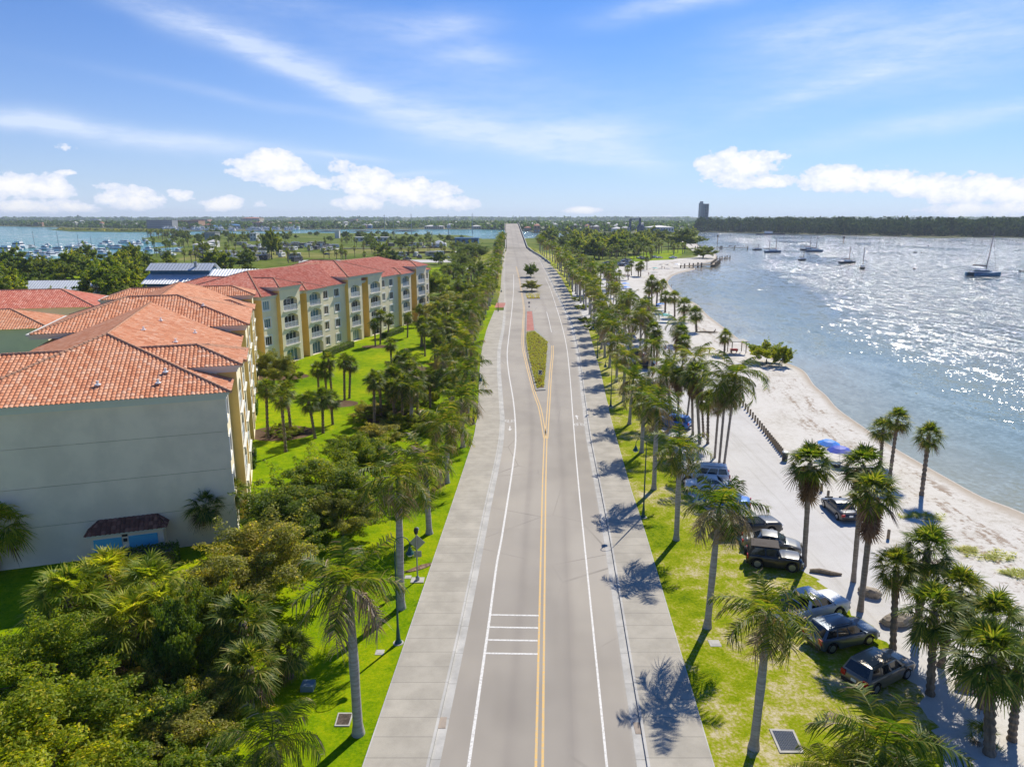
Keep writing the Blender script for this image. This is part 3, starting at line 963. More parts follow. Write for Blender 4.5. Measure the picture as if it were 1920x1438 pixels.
g1 = island('traffic_island', '', [(1004, 733), (1023, 732), (1029, 690), (1033, 650), (1027, 640), (1004, 616), (999, 583), (987, 583), (985.5, 600), (985.5, 640), (990, 672)],
            [(988.3, 584.5), (997.6, 584.5), (1001.5, 620.5), (987.2, 622)], [(1006.5, 729), (1019.5, 728.5), (1023, 690), (1026.5, 643), (1002.5, 622.5), (987.5, 624), (987.5, 640), (991.5, 668)])
tufts('ornamental_grass', g1, 1900, .36, 'yellow-green ornamental grass planted on the nearer median')
g2 = island('traffic_island', '', [(987, 561.5), (1014.5, 561.5), (1015, 553), (1008, 528), (1000, 505), (985, 492), (969, 488), (976, 505), (979, 530)],
            [(969.5, 489), (976, 489.5), (984, 503), (978.5, 503)], [(988.5, 560.5), (1012.5, 560.5), (1013, 553), (1006, 528), (999, 508), (980, 506), (981.5, 530)])
tufts('ornamental_grass', g2, 900, .4, 'yellow ornamental grass at the near end of the farther median')

# ------------------------------------------------------------------ the two apartment buildings
mwall = mat('cream_stucco', (.87, .77, .54), .85, .06, .6, bump=.25, bscale=30)
mend = mat('beige_stucco', (.91, .745, .56), .85, .12, .35, bump=.25, bscale=30)
myel = mat('yellow_stucco', (.84, .58, .18), .85, .08, .6, bump=.25, bscale=30)
mtrim = mat('pale_trim', (.68, .67, .60), .7, .05, 1)
mglass, t, b = newmat('window_glass')
o_ = t.n('ShaderNodeObjectInfo')
t.link(t.ramp(o_.outputs['Random'], [(0, (.015, .022, .03)), (.4, (.035, .06, .075)), (.65, (.12, .22, .25)), (.9, (.26, .38, .40))], 'CONSTANT'), b.inputs['Base Color'])
b.inputs['Roughness'].default_value = .06; b.inputs['Specular IOR Level'].default_value = .7
mrail = mat('white_railing', (.70, .74, .78), .4)
mdoorblue = mat('pale_blue_door', (.10, .46, .66), .5, .06, 2)


def tilemat(name, stops, dirt):
    m, t, b = newmat(name)
    u = t.n('ShaderNodeUVMap')
    wn = t.n('ShaderNodeTexWhiteNoise', noise_dimensions='2D'); t.link(u.outputs[0], wn.inputs['Vector'])
    tc_ = t.n('ShaderNodeTexCoord')
    n = t.noise(tc_.outputs['Object'], .45, 5, .6)
    c = t.ramp(t.math('MULTIPLY_ADD', wn.outputs[0], .75, t.math('MULTIPLY', n, .25)), stops)
    c = t.mix(t.math('MULTIPLY', t.step(n, .5, .75), .3), c, dirt)
    t.link(c, b.inputs['Base Color']); b.inputs['Roughness'].default_value = .75; b.inputs['Specular IOR Level'].default_value = .25
    return m


mtile1 = tilemat('orange_roof_tile', [(.05, (.46, .16, .075)), (.4, (.62, .25, .125)), (.7, (.69, .345, .20)), (.95, (.74, .47, .33))], (.36, .17, .11))
mtile2 = tilemat('red_roof_tile', [(.05, (.44, .11, .07)), (.4, (.60, .175, .11)), (.7, (.67, .26, .18)), (.95, (.72, .39, .30))], (.42, .15, .11))
mcap = mat('ridge_tile', (.60, .33, .20), .8, .25, 3)


class Tiles:
    """barrel-tile roof planes with real courses"""
    def __init__(s): s.V = []; s.Q = []; s.UV = []; s.n = 0
    def plane(s, P0, U, n_out, slope, ulo, uhi, vmax, tw=.34, cl=.43, sub=4):
        """P0 origin on the eave, U unit along the eave, n_out horizontal unit pointing up-slope; ulo/uhi: functions of run distance v"""
        P0, U, Nn = Vector(P0), Vector(U), Vector(n_out)
        cs = 1 / sqrt(1 + slope * slope)
        Vv = (Nn + Vector((0, 0, slope))).normalized()
        Nrm = U.cross(Vv)
        if Nrm.z < 0: Nrm = -Nrm
        lo = min(ulo(0), ulo(vmax)); hi = max(uhi(0), uhi(vmax))
        nc = int((hi - lo) / tw) + 1
        us = lo + np.arange(nc * sub + 1) * tw / sub
        prof = np.abs(np.sin(np.pi * (us - lo) / tw)) ** 1.0 * .085
        nk = int(math.ceil(vmax / cs / cl))
        rows, lifts, course = [], [], []
        for k_ in range(nk):
            v0, v1 = k_ * cl, min((k_ + 1) * cl, vmax / cs)
            if v1 - v0 < .02: continue
            rows += [v0, v1]; lifts += [.034, .004]; course.append(k_)
        A = np.array([tuple(P0)]); Ua = np.array(tuple(U)); Va = np.array(tuple(Vv)); Na = np.array(tuple(Nrm))
        base = s.n; uc = []
        for v, l in zip(rows, lifts):
            h_ = v * cs
            u_ = np.clip(us, ulo(h_), max(ulo(h_), uhi(h_)))
            uc.append(u_)
            s.V.append(A + u_[:, None] * Ua + v * Va + (prof + l)[:, None] * Na)
        m_ = len(us); s.n += m_ * len(rows)
        for r in range(len(rows) - 1):
            i = np.arange(m_ - 1)
            ok = np.maximum(uc[r][1:] - uc[r][:-1], uc[r + 1][1:] - uc[r + 1][:-1]) > 1e-4
            i = i[ok]
            b0 = base + r * m_
            fl = U.cross(Vv).z < 0
            q_ = np.stack([b0 + i, b0 + i + 1, b0 + m_ + i + 1, b0 + m_ + i], 1)
            s.Q.append(q_[:, ::-1] if fl else q_)
            uvq = np.stack([(i // sub) + .5, np.full(len(i), r // 2 + .5)], 1)
            s.UV.append(np.repeat(uvq, 4, 0))
    def mesh(s, name, m):
        return np_mesh(name, np.concatenate(s.V), np.concatenate(s.Q), m, uv=np.concatenate(s.UV))


SL = .35


def hip_roof(T, caps, x0, x1, y0, y1, z, axis='x', hips=(1, 1), tw=.34, cl=.43):
    """hip roof over a rectangle; axis: ridge direction; hips: whether each end is hipped"""
    if axis == 'x':
        hw = (y1 - y0) / 2; rz_ = z + hw * SL
        a, b_ = (hw if hips[0] else 0), (hw if hips[1] else 0); L_ = x1 - x0
        T.plane((x0, y0, z), (1, 0, 0), (0, 1, 0), SL, lambda v: (v if hips[0] else 0), lambda v: L_ - (v if hips[1] else 0), hw, tw, cl)
        T.plane((x0, y1, z), (1, 0, 0), (0, -1, 0), SL, lambda v: (v if hips[0] else 0), lambda v: L_ - (v if hips[1] else 0), hw, tw, cl)
        W_ = y1 - y0
        if hips[0]: T.plane((x0, y0, z), (0, 1, 0), (1, 0, 0), SL, lambda v: v, lambda v: W_ - v, hw, tw, cl)
        if hips[1]: T.plane((x1, y0, z), (0, 1, 0), (-1, 0, 0), SL, lambda v: v, lambda v: W_ - v, hw, tw, cl)
        ym = (y0 + y1) / 2
        caps.append(((x0 + a, ym, rz_), (x1 - b_, ym, rz_)))
        if hips[0]: caps += [((x0, y0, z), (x0 + hw, ym, rz_)), ((x0, y1, z), (x0 + hw, ym, rz_))]
        if hips[1]: caps += [((x1, y0, z), (x1 - hw, ym, rz_)), ((x1, y1, z), (x1 - hw, ym, rz_))]
    else:
        hw = (x1 - x0) / 2; rz_ = z + hw * SL; L_ = y1 - y0; W_ = x1 - x0
        T.plane((x0, y0, z), (0, 1, 0), (1, 0, 0), SL, lambda v: (v if hips[0] else 0), lambda v: L_ - (v if hips[1] else 0), hw, tw, cl)
        T.plane((x1, y0, z), (0, 1, 0), (-1, 0, 0), SL, lambda v: (v if hips[0] else 0), lambda v: L_ - (v if hips[1] else 0), hw, tw, cl)
        if hips[0]: T.plane((x0, y0, z), (1, 0, 0), (0, 1, 0), SL, lambda v: v, lambda v: W_ - v, hw, tw, cl)
        if hips[1]: T.plane((x0, y1, z), (1, 0, 0), (0, -1, 0), SL, lambda v: v, lambda v: W_ - v, hw, tw, cl)
        xm = (x0 + x1) / 2; a, b_ = (hw if hips[0] else 0), (hw if hips[1] else 0)
        caps.append(((xm, y0 + a, rz_), (xm, y1 - b_, rz_)))
        if hips[0]: caps += [((x0, y0, z), (xm, y0 + hw, rz_)), ((x1, y0, z), (xm, y0 + hw, rz_))]
        if hips[1]: caps += [((x0, y1, z), (xm, y1 - hw, rz_)), ((x1, y1, z), (xm, y1 - hw, rz_))]


def build_caps(caps, name, m, parent):
    mb = MB()
    for a, b_ in caps:
        a, b_ = Vector(a), Vector(b_)
        n_ = max(2, int((b_ - a).length / .45))
        pts, rd = [], []
        for i in range(n_):
            p0, p1 = a.lerp(b_, i / n_), a.lerp(b_, (i + 1) / n_)
            up = Vector((0, 0, .07))
            pts += [p0 + up, p1 + up]; rd += [.15, .115]
        mb.tube(pts, rd, 6)
    return mb.build(name, m, parent, smooth=False)


LB, WB, EZ, RZ, ST = 75.0, 20.0, 13.15, 14.5, 3.25
MODS = [(4.4, 19.2), (29.4, 45.2), (55.5, 71.4)]
BAYS = [(4.4, 10.9, 1), (13.2, 19.2, 0), (29.4, 35.4, 1), (38.4, 45.2, 1), (55.5, 61.5, 0), (65.0, 71.4, 1)]
WINX = [1.3, 21.2, 25.8, 47.2, 51.6, 73.3]
PRO = 0.8


def arch_panel(mb, x0, x1, y, z0, z1, ax0, ax1, az0, spring, rise, dep, m=0, m2=0):
    """wall panel x0..x1, z0..z1 in the plane y with one arched opening; reveals run to y+dep"""
    n = 10
    arc = [(ax0 + (ax1 - ax0) * i / n, spring + rise * sin(pi * i / n) ** .75) for i in range(n + 1)]
    q = lambda a, b_, c_, d, mm=m: mb.quad((a[0], y, a[1]), (b_[0], y, b_[1]), (c_[0], y, c_[1]), (d[0], y, d[1]), mm)
    q((x0, z0), (ax0, z0), (ax0, z1), (x0, z1)); q((ax1, z0), (x1, z0), (x1, z1), (ax1, z1))
    if az0 > z0: q((ax0, z0), (ax1, z0), (ax1, az0), (ax0, az0))
    for a, b_ in zip(arc, arc[1:]):
        q(a, b_, (b_[0], z1), (a[0], z1))
        mb.quad((a[0], y, a[1]), (a[0], y + dep, a[1]), (b_[0], y + dep, b_[1]), (b_[0], y, b_[1]), m)
    for X in (ax0, ax1):
        mb.quad((X, y, az0), (X, y + dep, az0), (X, y + dep, spring), (X, y, spring), m2)
    mb.quad((ax0, y, az0), (ax1, y, az0), (ax1, y + dep, az0), (ax0, y + dep, az0), m)


def hole_panel(mb, x0, x1, y, z0, z1, holes, dep=.16, m=0):
    """flat wall with rectangular holes, all at the same heights per row"""
    xs = sorted({x0, x1} | {h[0] for h in holes} | {h[1] for h in holes})
    zs = sorted({z0, z1} | {h[2] for h in holes} | {h[3] for h in holes})
    for a, b_ in zip(xs, xs[1:]):
        for c_, d in zip(zs, zs[1:]):
            mx, mz = (a + b_) / 2, (c_ + d) / 2
            if any(h[0] < mx < h[1] and h[2] < mz < h[3] for h in holes): continue
            mb.quad((a, y, c_), (b_, y, c_), (b_, y, d), (a, y, d), m)
    for h in holes:
        mb.quad((h[0], y, h[2]), (h[0], y + dep, h[2]), (h[0], y + dep, h[3]), (h[0], y, h[3]), m)
        mb.quad((h[1], y, h[2]), (h[1], y + dep, h[2]), (h[1], y + dep, h[3]), (h[1], y, h[3]), m)
        mb.quad((h[0], y, h[2]), (h[1], y, h[2]), (h[1], y + dep, h[2]), (h[0], y + dep, h[2]), m)
        mb.quad((h[0], y, h[3]), (h[1], y, h[3]), (h[1], y + dep, h[3]), (h[0], y + dep, h[3]), m)


def condo(label, loc, ang):
    root = thing('apartment_building', label, 'building', (*loc, 0), pi / 2 - ang)
    # local frame: +x along the facade away from the camera, +y into the building
    mb = MB()   # materials: 0 cream, 1 yellow, 2 end wall
    segs = [(0, 4.4), (19.2, 29.4), (45.2, 55.5), (71.4, LB)]
    hz = [(.95 + ST * k_, 2.55 + ST * k_) for k_ in range(4)]
    for a, b_ in segs:
        hs = [(x - 1.0, x + 1.0, z0, z1) for x in WINX if a < x < b_ for z0, z1 in hz]
        hole_panel(mb, a, b_, 0, 0, EZ, hs)
    for (a, b_, r) in BAYS:
        top = RZ if r else EZ
        for k_ in range(4):
            z0 = ST * k_; z1 = top if k_ == 3 else z0 + ST
            arch_panel(mb, a, b_, -PRO, z0, z1, a + 1.0, b_ - 1.0, z0 + (.18 if k_ else .05), z0 + 2.15, .62, .82, 0, 0)
        for X in (a, b_):
            mb.quad((X, -PRO, 0), (X, .8, 0), (X, .8, top), (X, -PRO, top), 1)
        if r:
            mb.quad((a, .6, EZ), (a, 4, EZ), (a, 4, RZ), (a, .6, RZ), 0); mb.quad((b_, .6, EZ), (b_, 4, EZ), (b_, 4, RZ), (b_, .6, RZ), 0)
    for (a, b_) in [(10.9, 13.2), (35.4, 38.4), (61.5, 65.0)]:
        mb.quad((a, .75, 0), (b_, .75, 0), (b_, .75, RZ if a == 35.4 else EZ), (a, .75, RZ if a == 35.4 else EZ), 0)
    # end walls in four storeys with a shadow joint between them, the rear wall, and the core behind the balconies
    for k_ in range(4):
        z0, z1 = ST * k_ + (.03 if k_ else -.5), min(ST * (k_ + 1), EZ)
        if k_ == 3: z1 = EZ
        mb.quad((0, 0, z0), (0, WB, z0), (0, WB, z1), (0, 0, z1), 2)
        if k_: mb.quad((.05, 0, z0 - .03), (.05, WB, z0 - .03), (.05, WB, z0), (.05, 0, z0), 2); mb.quad((0, 0, z0), (0, WB, z0), (.05, WB, z0), (.05, 0, z0), 2)
        mb.quad((LB, 0, z0), (LB, WB, z0), (LB, WB, z1), (LB, 0, z1), 1)
    mb.quad((0, WB, -.5), (LB, WB, -.5), (LB, WB, EZ), (0, WB, EZ), 0)
    wo_ = mb.build('wall', [mwall, myel, mend], root)
    # cornices: stepped pale bands under every eave
    mb = MB()
    def band(x0, x1, y0, y1, z):
        for i, (d, h_, hh_) in enumerate(((.10, -.62, .2), (.2, -.40, .18), (.36, -.20, .2))):
            mb.prism([(x0 - d, y0 - d), (x1 + d, y0 - d), (x1 + d, y1 + d), (x0 - d, y1 + d)], z + h_, z + h_ + hh_ + .004 * i, 0)
    band(0, LB, 0, WB, EZ)
    for (a, b_, r) in BAYS:
        if not r: band(a, b_, -PRO, 1, EZ + .003)
    band(4.4, 10.9, -PRO, 8, RZ); band(65.0, 71.4, -PRO, 8, RZ); band(29.4, 45.2, -PRO, WB + 1.5, RZ)
    band(4.4, 10.9, WB - 8, WB + 1.5, RZ); band(65.0, 71.4, WB - 8, WB + 1.5, RZ)
    mb.build('cornice', mtrim, root)
    mb = MB()
    for (a, b_) in ((4.4, 10.9), (29.4, 45.2), (65.0, 71.4)):
        mb.prism([(a, WB + .02), (b_, WB + .02), (b_, WB + 1.5), (a, WB + 1.5)], -.5, RZ - .3)
        mb.prism([(a + .02, WB - 7), (b_ - .02, WB - 7), (b_ - .02, WB + .5), (a + .02, WB + .5)], EZ, RZ - .3)
        mb.prism([(a + .02, 3), (b_ - .02, 3), (b_ - .02, 8), (a + .02, 8)], EZ - .2, RZ - .3)
    pass
    # roof
    T, caps = Tiles(), []
    oh = .55
    hip_roof(T, caps, -oh, LB + oh, -oh, WB + oh, EZ, 'x')
    for (a, b_, r) in BAYS:
        if not r: hip_roof(T, caps, a - oh, b_ + oh, -PRO - oh, 8, EZ + .01, 'y', (1, 0))
    for a, b_ in ((4.4, 10.9), (65.0, 71.4)):
        hip_roof(T, caps, a - oh, b_ + oh, -PRO - oh, 9, RZ, 'y', (1, 0))
        hip_roof(T, caps, a - oh, b_ + oh, WB - 9, WB + PRO + oh, RZ, 'y', (0, 1))
    hip_roof(T, caps, 29.4 - oh, 45.2 + oh, -PRO - oh, WB + PRO + oh, RZ, 'y')
    ro = link('roof', T.mesh('roof', mtile1), root)
    build_caps([c_ for c_ in caps], 'ridge', mcap, ro)
    return root, ro


C1, A1 = (-23.6, 56.6), radians(-18.4)
C2, A2 = (-45.1, 127.8), radians(17.0)
b1, roof1 = condo('cream four-storey apartment block with orange tile roof and a blank shaded end wall', C1, A1)

# windows and balconies of one building, each its own part
wf = MB()
for (cx_, cz_, sx_, sz_) in ((-.83, 0, .09, 1.6), (.83, 0, .09, 1.6), (0, .78, 1.58, .09), (0, -.78, 1.58, .09), (-.28, 0, .05, 1.5), (.28, 0, .05, 1.5)):
    wf.box(cx_ * 1.18, .08, cz_, sx_ * (1.18 if sx_ > 1 else 1), .07, sz_)
for (cx_, cz_, sx_, sz_) in ((-1.12, 0, .24, 2.1), (1.12, 0, .24, 2.1), (0, 1.0, 2.0, .26), (0, -.97, 2.0, .22)):
    wf.box(cx_, -.03, cz_, sx_, .06, sz_)
wp = MB(); wp.quad((-.97, .13, -.78), (.97, .13, -.78), (.97, .13, .78), (-.97, .13, .78))
w0 = wf.build('window', M['white'], b1); p0 = wp.build('pane', mglass, w0)
first = True
for x in WINX:
    for k_ in range(4):
        o = w0 if first else w0.copy()
        if not first:
            C.objects.link(o); o.parent = b1
            q = p0.copy(); C.objects.link(q); q.parent = o
        first = False
        o.location = (x, 0, 1.75 + ST * k_)
# balcony: slab lip, railing, glazed doors behind
def balcony_parts(wd, ground_floor):
    mb = MB()
    if not ground_floor:
        mb.box(0, -PRO - .06, .09, wd + .35, .30, .18)
    o = mb if mb.v else None
    rl = MB()
    if not ground_floor:
        rl.box(0, -PRO + .1, 1.2, wd, .06, .07); rl.box(0, -PRO + .1, .30, wd, .05, .05)
        n_ = int(wd / .13)
        for i in range(n_ + 1): rl.box(-wd / 2 + wd * i / n_, -PRO + .1, .75, .035, .03, .9)
    gl = MB(); gl.quad((-wd / 2, .0, .05), (wd / 2, .0, .05), (wd / 2, .0, 2.8), (-wd / 2, .0, 2.8))
    fr = MB()
    for i in range(5): fr.box(-wd / 2 + wd * i / 4, -.03, 1.4, .09, .05, 2.8)
    fr.box(0, -.03, 2.3, wd, .05, .09)
    return o, rl, gl, fr


cache = {}
for (a, b_, r) in BAYS:
    for k_ in range(4):
        wd = round(b_ - a - 2.0, 1); key = (wd, k_ == 0)
        if key not in cache:
            sl__, rl, gl, fr = balcony_parts(wd, k_ == 0)
            base = (sl__ or gl).build('balcony' if sl__ else 'patio_door', mtrim if sl__ else mglass, b1)
            kids = []
            if sl__:
                kids += [rl.build('railing', mrail, base), gl.build('glass_door', mglass, base)]
            kids += [fr.build('door_frame', M['white'], base)]
            cache[key] = (base, kids)
            base.location = ((a + b_) / 2, 0, ST * k_)
        else:
            base, kids = cache[key]
            o = base.copy(); C.objects.link(o); o.parent = b1
            o.location = ((a + b_) / 2, 0, ST * k_)
            for q in kids:
                q2 = q.copy(); C.objects.link(q2); q2.parent = o
# vents in the recesses
vm = MB(); vm.box(0, .7, 0, .9, .1, 1.1)
for i in range(5): vm.box(0, .64, -.4 + i * .2, .85, .05, .05)
v0 = None
for x in (12.1, 36.9, 63.2):
    for k_ in range(4):
        if v0 is None: v0 = o = vm.build('wall_vent', M['trunk_pale'], b1)
        else: o = v0.copy(); C.objects.link(o); o.parent = b1
        o.location = (x, 0, 1.5 + ST * k_)
b2 = copy_tree(b1)
b2['label'] = 'cream four-storey apartment block with red tile roof behind the lawn and palms'
b2.location = (*C2, 0); b2.rotation_euler = (0, 0, pi / 2 - A2)
for o in b2.children:
    if o.name.startswith('roof'):
        o.material_slots[0].link = 'OBJECT'; o.material_slots[0].material = mtile2
    if o.name.startswith('wall') and len(o.material_slots) == 3:
        o.material_slots[2].link = 'OBJECT'; o.material_slots[2].material = myel

# storage annex against the end wall (local x<0 of building one)
ax = MB(); ax.box(-.65, 8.15, 1.2, 1.3, 5.3, 2.6)
an = ax.build('storage_annex', mend, b1)
T, caps = Tiles(), []
T.plane((-1.5, 5.2, 2.5), (0, 1, 0), (1, 0, 0), .5, lambda v: v * .6, lambda v: 5.9 - v * .6, 1.48)
T.plane((-1.5, 5.2, 2.5), (1, 0, 0), (0, 1, 0), .83, lambda v: v / .6, lambda v: 1.5, .88)
T.plane((-1.5, 11.1, 2.5), (1, 0, 0), (0, -1, 0), .83, lambda v: v / .6, lambda v: 1.5, .88)
link('roof', T.mesh('annex_roof', tilemat('dark_roof_tile', [(.05, (.12, .05, .035)), (.5, (.22, .085, .055)), (.95, (.36, .17, .11))], (.08, .06, .05))), an)
for y_, w_ in ((9.55, 2.0), (7.0, 2.1)):
    mb = MB(); mb.box(-1.32, y_, 1.08, .06, w_, 2.1); mb.box(-1.36, y_ + .7, 1.0, .06, .05, .2)
    mb.build('door', mdoorblue, an)
mb = MB(); mb.box(-1.34, 8.3, 1.85, .08, .26, .26); mb.box(-1.34, 8.3, 2.24, .08, .4, .16); mb.build('wall_lamp', M['black'], an)
mb = MB(); mb.box(-1.36, 8.15, 2.46, .12, 5.6, .12); mb.build('fascia', mtrim, an)
# small white vents on the roof slopes
rv = MB(); rv.box(0, 0, .12, .5, .4, .06); rv.lathe([(.09, 0), (.09, .35), (.11, .36), (.11, .42)], 8)
rv0 = None
for (x, y) in [(1.6, 9.4), (1.3, 5.0), (2.9, 4.6), (14, 5), (16, 8), (22, 4), (24, 7.5), (34, 4), (48, 5), (52, 14), (40, 6)]:
    z = EZ + SL * min(x + .55, y + .55, WB + .55 - y)
    if 29 < x < 45: z = RZ + SL * min(x - 28.85, 45.75 - x)
    o = rv.build('roof_vent', M['white'], roof1) if rv0 is None else rv0.copy()
    if rv0 is not None: C.objects.link(o); o.parent = roof1
    rv0 = rv0 or o
    o.location = (x, y, z + .05)

# ------------------------------------------------------------------ other buildings on the left
mmetal, t, b = newmat('corrugated_metal')
tc_ = t.n('ShaderNodeTexCoord'); s_ = t.n('ShaderNodeSeparateXYZ'); t.link(tc_.outputs['Object'], s_.inputs[0])
b.inputs['Metallic'].default_value = 0; b.inputs['Roughness'].default_value = .4
n = t.noise(tc_.outputs['Object'], .6, 4, .6)
t.link(t.mix(n, (.66, .69, .72), (.52, .56, .60)), b.inputs['Base Color'])
mbluewall = mat('blue_siding', (.045, .15, .26), .7, .15, 1)
mgreywall = mat('grey_siding', (.22, .28, .33), .7, .15, 1)


def gable(name, label, cat, c, L, Wd, eave, ridge, ang, wallm, roofm, windows=True, group=None):
    root = thing(name, label, cat, (*c, 0), ang, group)
    mb = MB(); mb.box(0, 0, eave / 2, L, Wd, eave)
    for sx_ in (-1, 1):
        mb.add([(sx_ * L / 2, -Wd / 2, eave), (sx_ * L / 2, Wd / 2, eave), (sx_ * L / 2, 0, ridge)], [(0, 1, 2)])
    mb.build('wall', wallm, root)
    rf = MB(); oh_ = .5
    n_ = int(L / .9); pts = []
    for side_ in (-1, 1):
        for i in range(n_):
            xa, xb = -L / 2 - oh_ + (L + 2 * oh_) * i / n_, -L / 2 - oh_ + (L + 2 * oh_) * (i + 1) / n_
            xm = xb - (xb - xa) * .2; dz = (ridge - eave) * (oh_ / (Wd / 2))
            e = (side_ * (Wd / 2 + oh_), eave - dz + .08); r_ = (0, ridge + .08)
            rf.quad((xa, e[0], e[1]), (xm, e[0], e[1]), (xm, r_[0], r_[1]), (xa, r_[0], r_[1]))
            rf.quad((xm, e[0], e[1]), ((xm + xb) / 2, e[0], e[1] + .09), ((xm + xb) / 2, r_[0], r_[1] + .09), (xm, r_[0], r_[1]))
            rf.quad(((xm + xb) / 2, e[0], e[1] + .09), (xb, e[0], e[1]), (xb, r_[0], r_[1]), ((xm + xb) / 2, r_[0], r_[1] + .09))
    rf.build('roof', roofm, root)
    if windows:
        wn_ = None
        for i in range(max(1, int(L / 4))):
            for s__ in (-1, 1):
                x = -L / 2 + L * (i + .5) / max(1, int(L / 4))
                o = None
                mb = MB(); mb.box(x, s__ * (Wd / 2 + .01), eave * .55, 1.2, .06, min(1.3, eave * .4)); mb.build('window', mglass, root)
    return root


def wpos(px, py, z=0): return G(px, py, z)


# grey corrugated shed, blue metal-roofed house with raised clerestory, its long wing
gable('shed', 'long low shed with pale corrugated roof among the trees', 'shed', (G(95, 556)[0], G(95, 556)[1] + 4), 27, 10, 2.6, 5.2, radians(4), mgreywall, mmetal)
hx, hy = G(350, 566)
hb = gable('metal_roofed_house', 'blue house with raised clerestory and pale metal roof', 'house', (hx - 3, hy + 8), 22, 16, 6.0, 9.2, radians(0), mbluewall, mmetal)
mb = MB(); mb.box(-1, 1, 9.2, 20, 6.0, 2.6); mb.build('clerestory', mbluewall, hb)
rf = MB()
for s__ in (-1, 1):
    for i in range(20):
        xa = -12 + i * 1.1
        rf.quad((xa, 1 + s__ * 4.2, 9.9), (xa + .95, 1 + s__ * 4.2, 9.9), (xa + .95, 1, 12.1), (xa, 1, 12.1)); rf.quad((xa + .95, 1 + s__ * 4.2, 9.9), (xa + 1.1, 1 + s__ * 4.2, 10.0), (xa + 1.1, 1, 12.2), (xa + .95, 1, 12.1))
cr_ = rf.build('clerestory_roof', mmetal, hb)
mb = MB(); mb.lathe([(.45, 0), (.45, 1.5), (.6, 1.5), (.6, 1.9)], 10, (4, -1, 10.8)); mb.build('roof_vent', M['grey_metal'], hb)
gable('metal_roofed_hall', 'long hall with pale metal roof beside the blue house', 'hall', (hx + 29, hy + 1), 38, 18, 7.0, 10.6, radians(2), mgreywall, mmetal)
# low orange and pink tiled roofs at the far left
def tiled_house(label, c, L, Wd, eave, ang, tm):
    root = thing('tiled_building', label, 'building', (*c, 0), ang)
    mb = MB(); mb.box(0, 0, eave / 2, L, Wd, eave); mb.build('wall', mwall, root)
    T, caps = Tiles(), []
    hip_roof(T, caps, -L / 2 - .5, L / 2 + .5, -Wd / 2 - .5, Wd / 2 + .5, eave, 'x', tw=.42, cl=.6)
    ro = link('roof', T.mesh('roof', tm), root); build_caps(caps, 'ridge', mcap, ro)
    return root


tiled_house('low building with a deep orange tile roof, farther left behind the big block', (-97, 124), 30, 14, 8.5, radians(18), mtile1)
tiled_house('building with a pink tile roof behind the trees at the left edge', (-108, 146), 44, 16, 9.5, radians(14), mtile2)

# ------------------------------------------------------------------ plant meshes (leaf by leaf)
def leaf_strip(V, Q, MI, base, d, side, l, w_, droop, mi, segs=2):
    """a tapering two-piece leaf that bends down"""
    o_ = len(V)
    for i in range(segs + 1):
        t_ = i / segs
        p = base + d * (l * t_) + Vector((0, 0, -droop * l * t_ * t_))
        ww = w_ * (1 - .85 * t_ ** 1.5) / 2 if i else w_ * .32
        V.append(tuple(p - side * ww)); V.append(tuple(p + side * ww))
    for i in range(segs):
        Q.append((o_ + 2 * i, o_ + 2 * i + 1, o_ + 2 * i + 3, o_ + 2 * i + 2)); MI.append(mi)


def pinnate(seed, nf, L, ll, npair, droop, emin, emax, dry=.15, wind=(0, 0), lw=.085, mats=('royal', 'royal_dry'), plume=True):
    R = random.Random(seed)
    V, Q, MI = [], [], []
    for i in range(nf):
        fr = i / (nf - 1)
        az = i * 2.39996 + R.uniform(-.25, .25)
        el = radians(emax + (emin - emax) * fr ** .8) + R.uniform(-.12, .12)
        LF = L * R.uniform(.85, 1.1) * (.75 if fr < .12 else 1)
        drp = droop * (.45 + .85 * fr) * R.uniform(.85, 1.2)
        h = Vector((cos(az), sin(az), 0)); old = fr > 1 - dry
        n = 12; pts = [Vector((0, 0, 0))]
        e = el
        for s_ in range(n):
            d = h * cos(e) + Vector((0, 0, sin(e))) + Vector((wind[0], wind[1], 0)) * (s_ / n) * .7
            d.normalize()
            pts.append(pts[-1] + d * (LF / n)); e -= drp * (1.0 + s_ / n) / n
        mi0 = 1 if old else 0
        # rachis
        o_ = len(V)
        for s_, p in enumerate(pts):
            r = .035 * (1 - s_ / (n + 1)) + .006
            sd = h.cross(Vector((0, 0, 1)))
            V += [tuple(p - sd * r), tuple(p + sd * r)]
        for s_ in range(n): Q.append((o_ + 2 * s_, o_ + 2 * s_ + 1, o_ + 2 * s_ + 3, o_ + 2 * s_ + 2)); MI.append(mi0)
        for k_ in range(npair):
            t_ = .14 + .86 * (k_ + R.random() * .5) / npair
            s_ = min(n - 1, int(t_ * n)); f_ = t_ * n - s_
            p = pts[s_].lerp(pts[s_ + 1], f_)
            d = (pts[s_ + 1] - pts[s_]).normalized()
            sd = d.cross(Vector((0, 0, 1)))
            if sd.length < .05: sd = h.cross(Vector((0, 0, 1)))
            sd.normalize(); up = sd.cross(d)
            l = ll * (sin(pi * min(1, t_ * .82 + .16)) ** .6 * .75 + .3) * R.uniform(.8, 1.1)
            for sg in (-1, 1):
                lift = R.uniform(-.5, .75) if plume else R.uniform(-.25, .15)
                dd = (sd * sg + d * R.uniform(.45, .75) + up * lift + Vector((wind[0], wind[1], 0)) * .6).normalized()
                ws = d.cross(dd).cross(dd); ws = (d * .8 + up * .3).normalized()
                leaf_strip(V, Q, MI, p, dd, ws, l, lw, R.uniform(.25, .6) + (.35 if old else 0), 1 if (old or R.random() < .03 or (t_ > .85 and R.random() < .22)) else 0)
    return np_mesh('palm_crown', V, Q, [M[mats[0]], M[mats[1]]], MI)


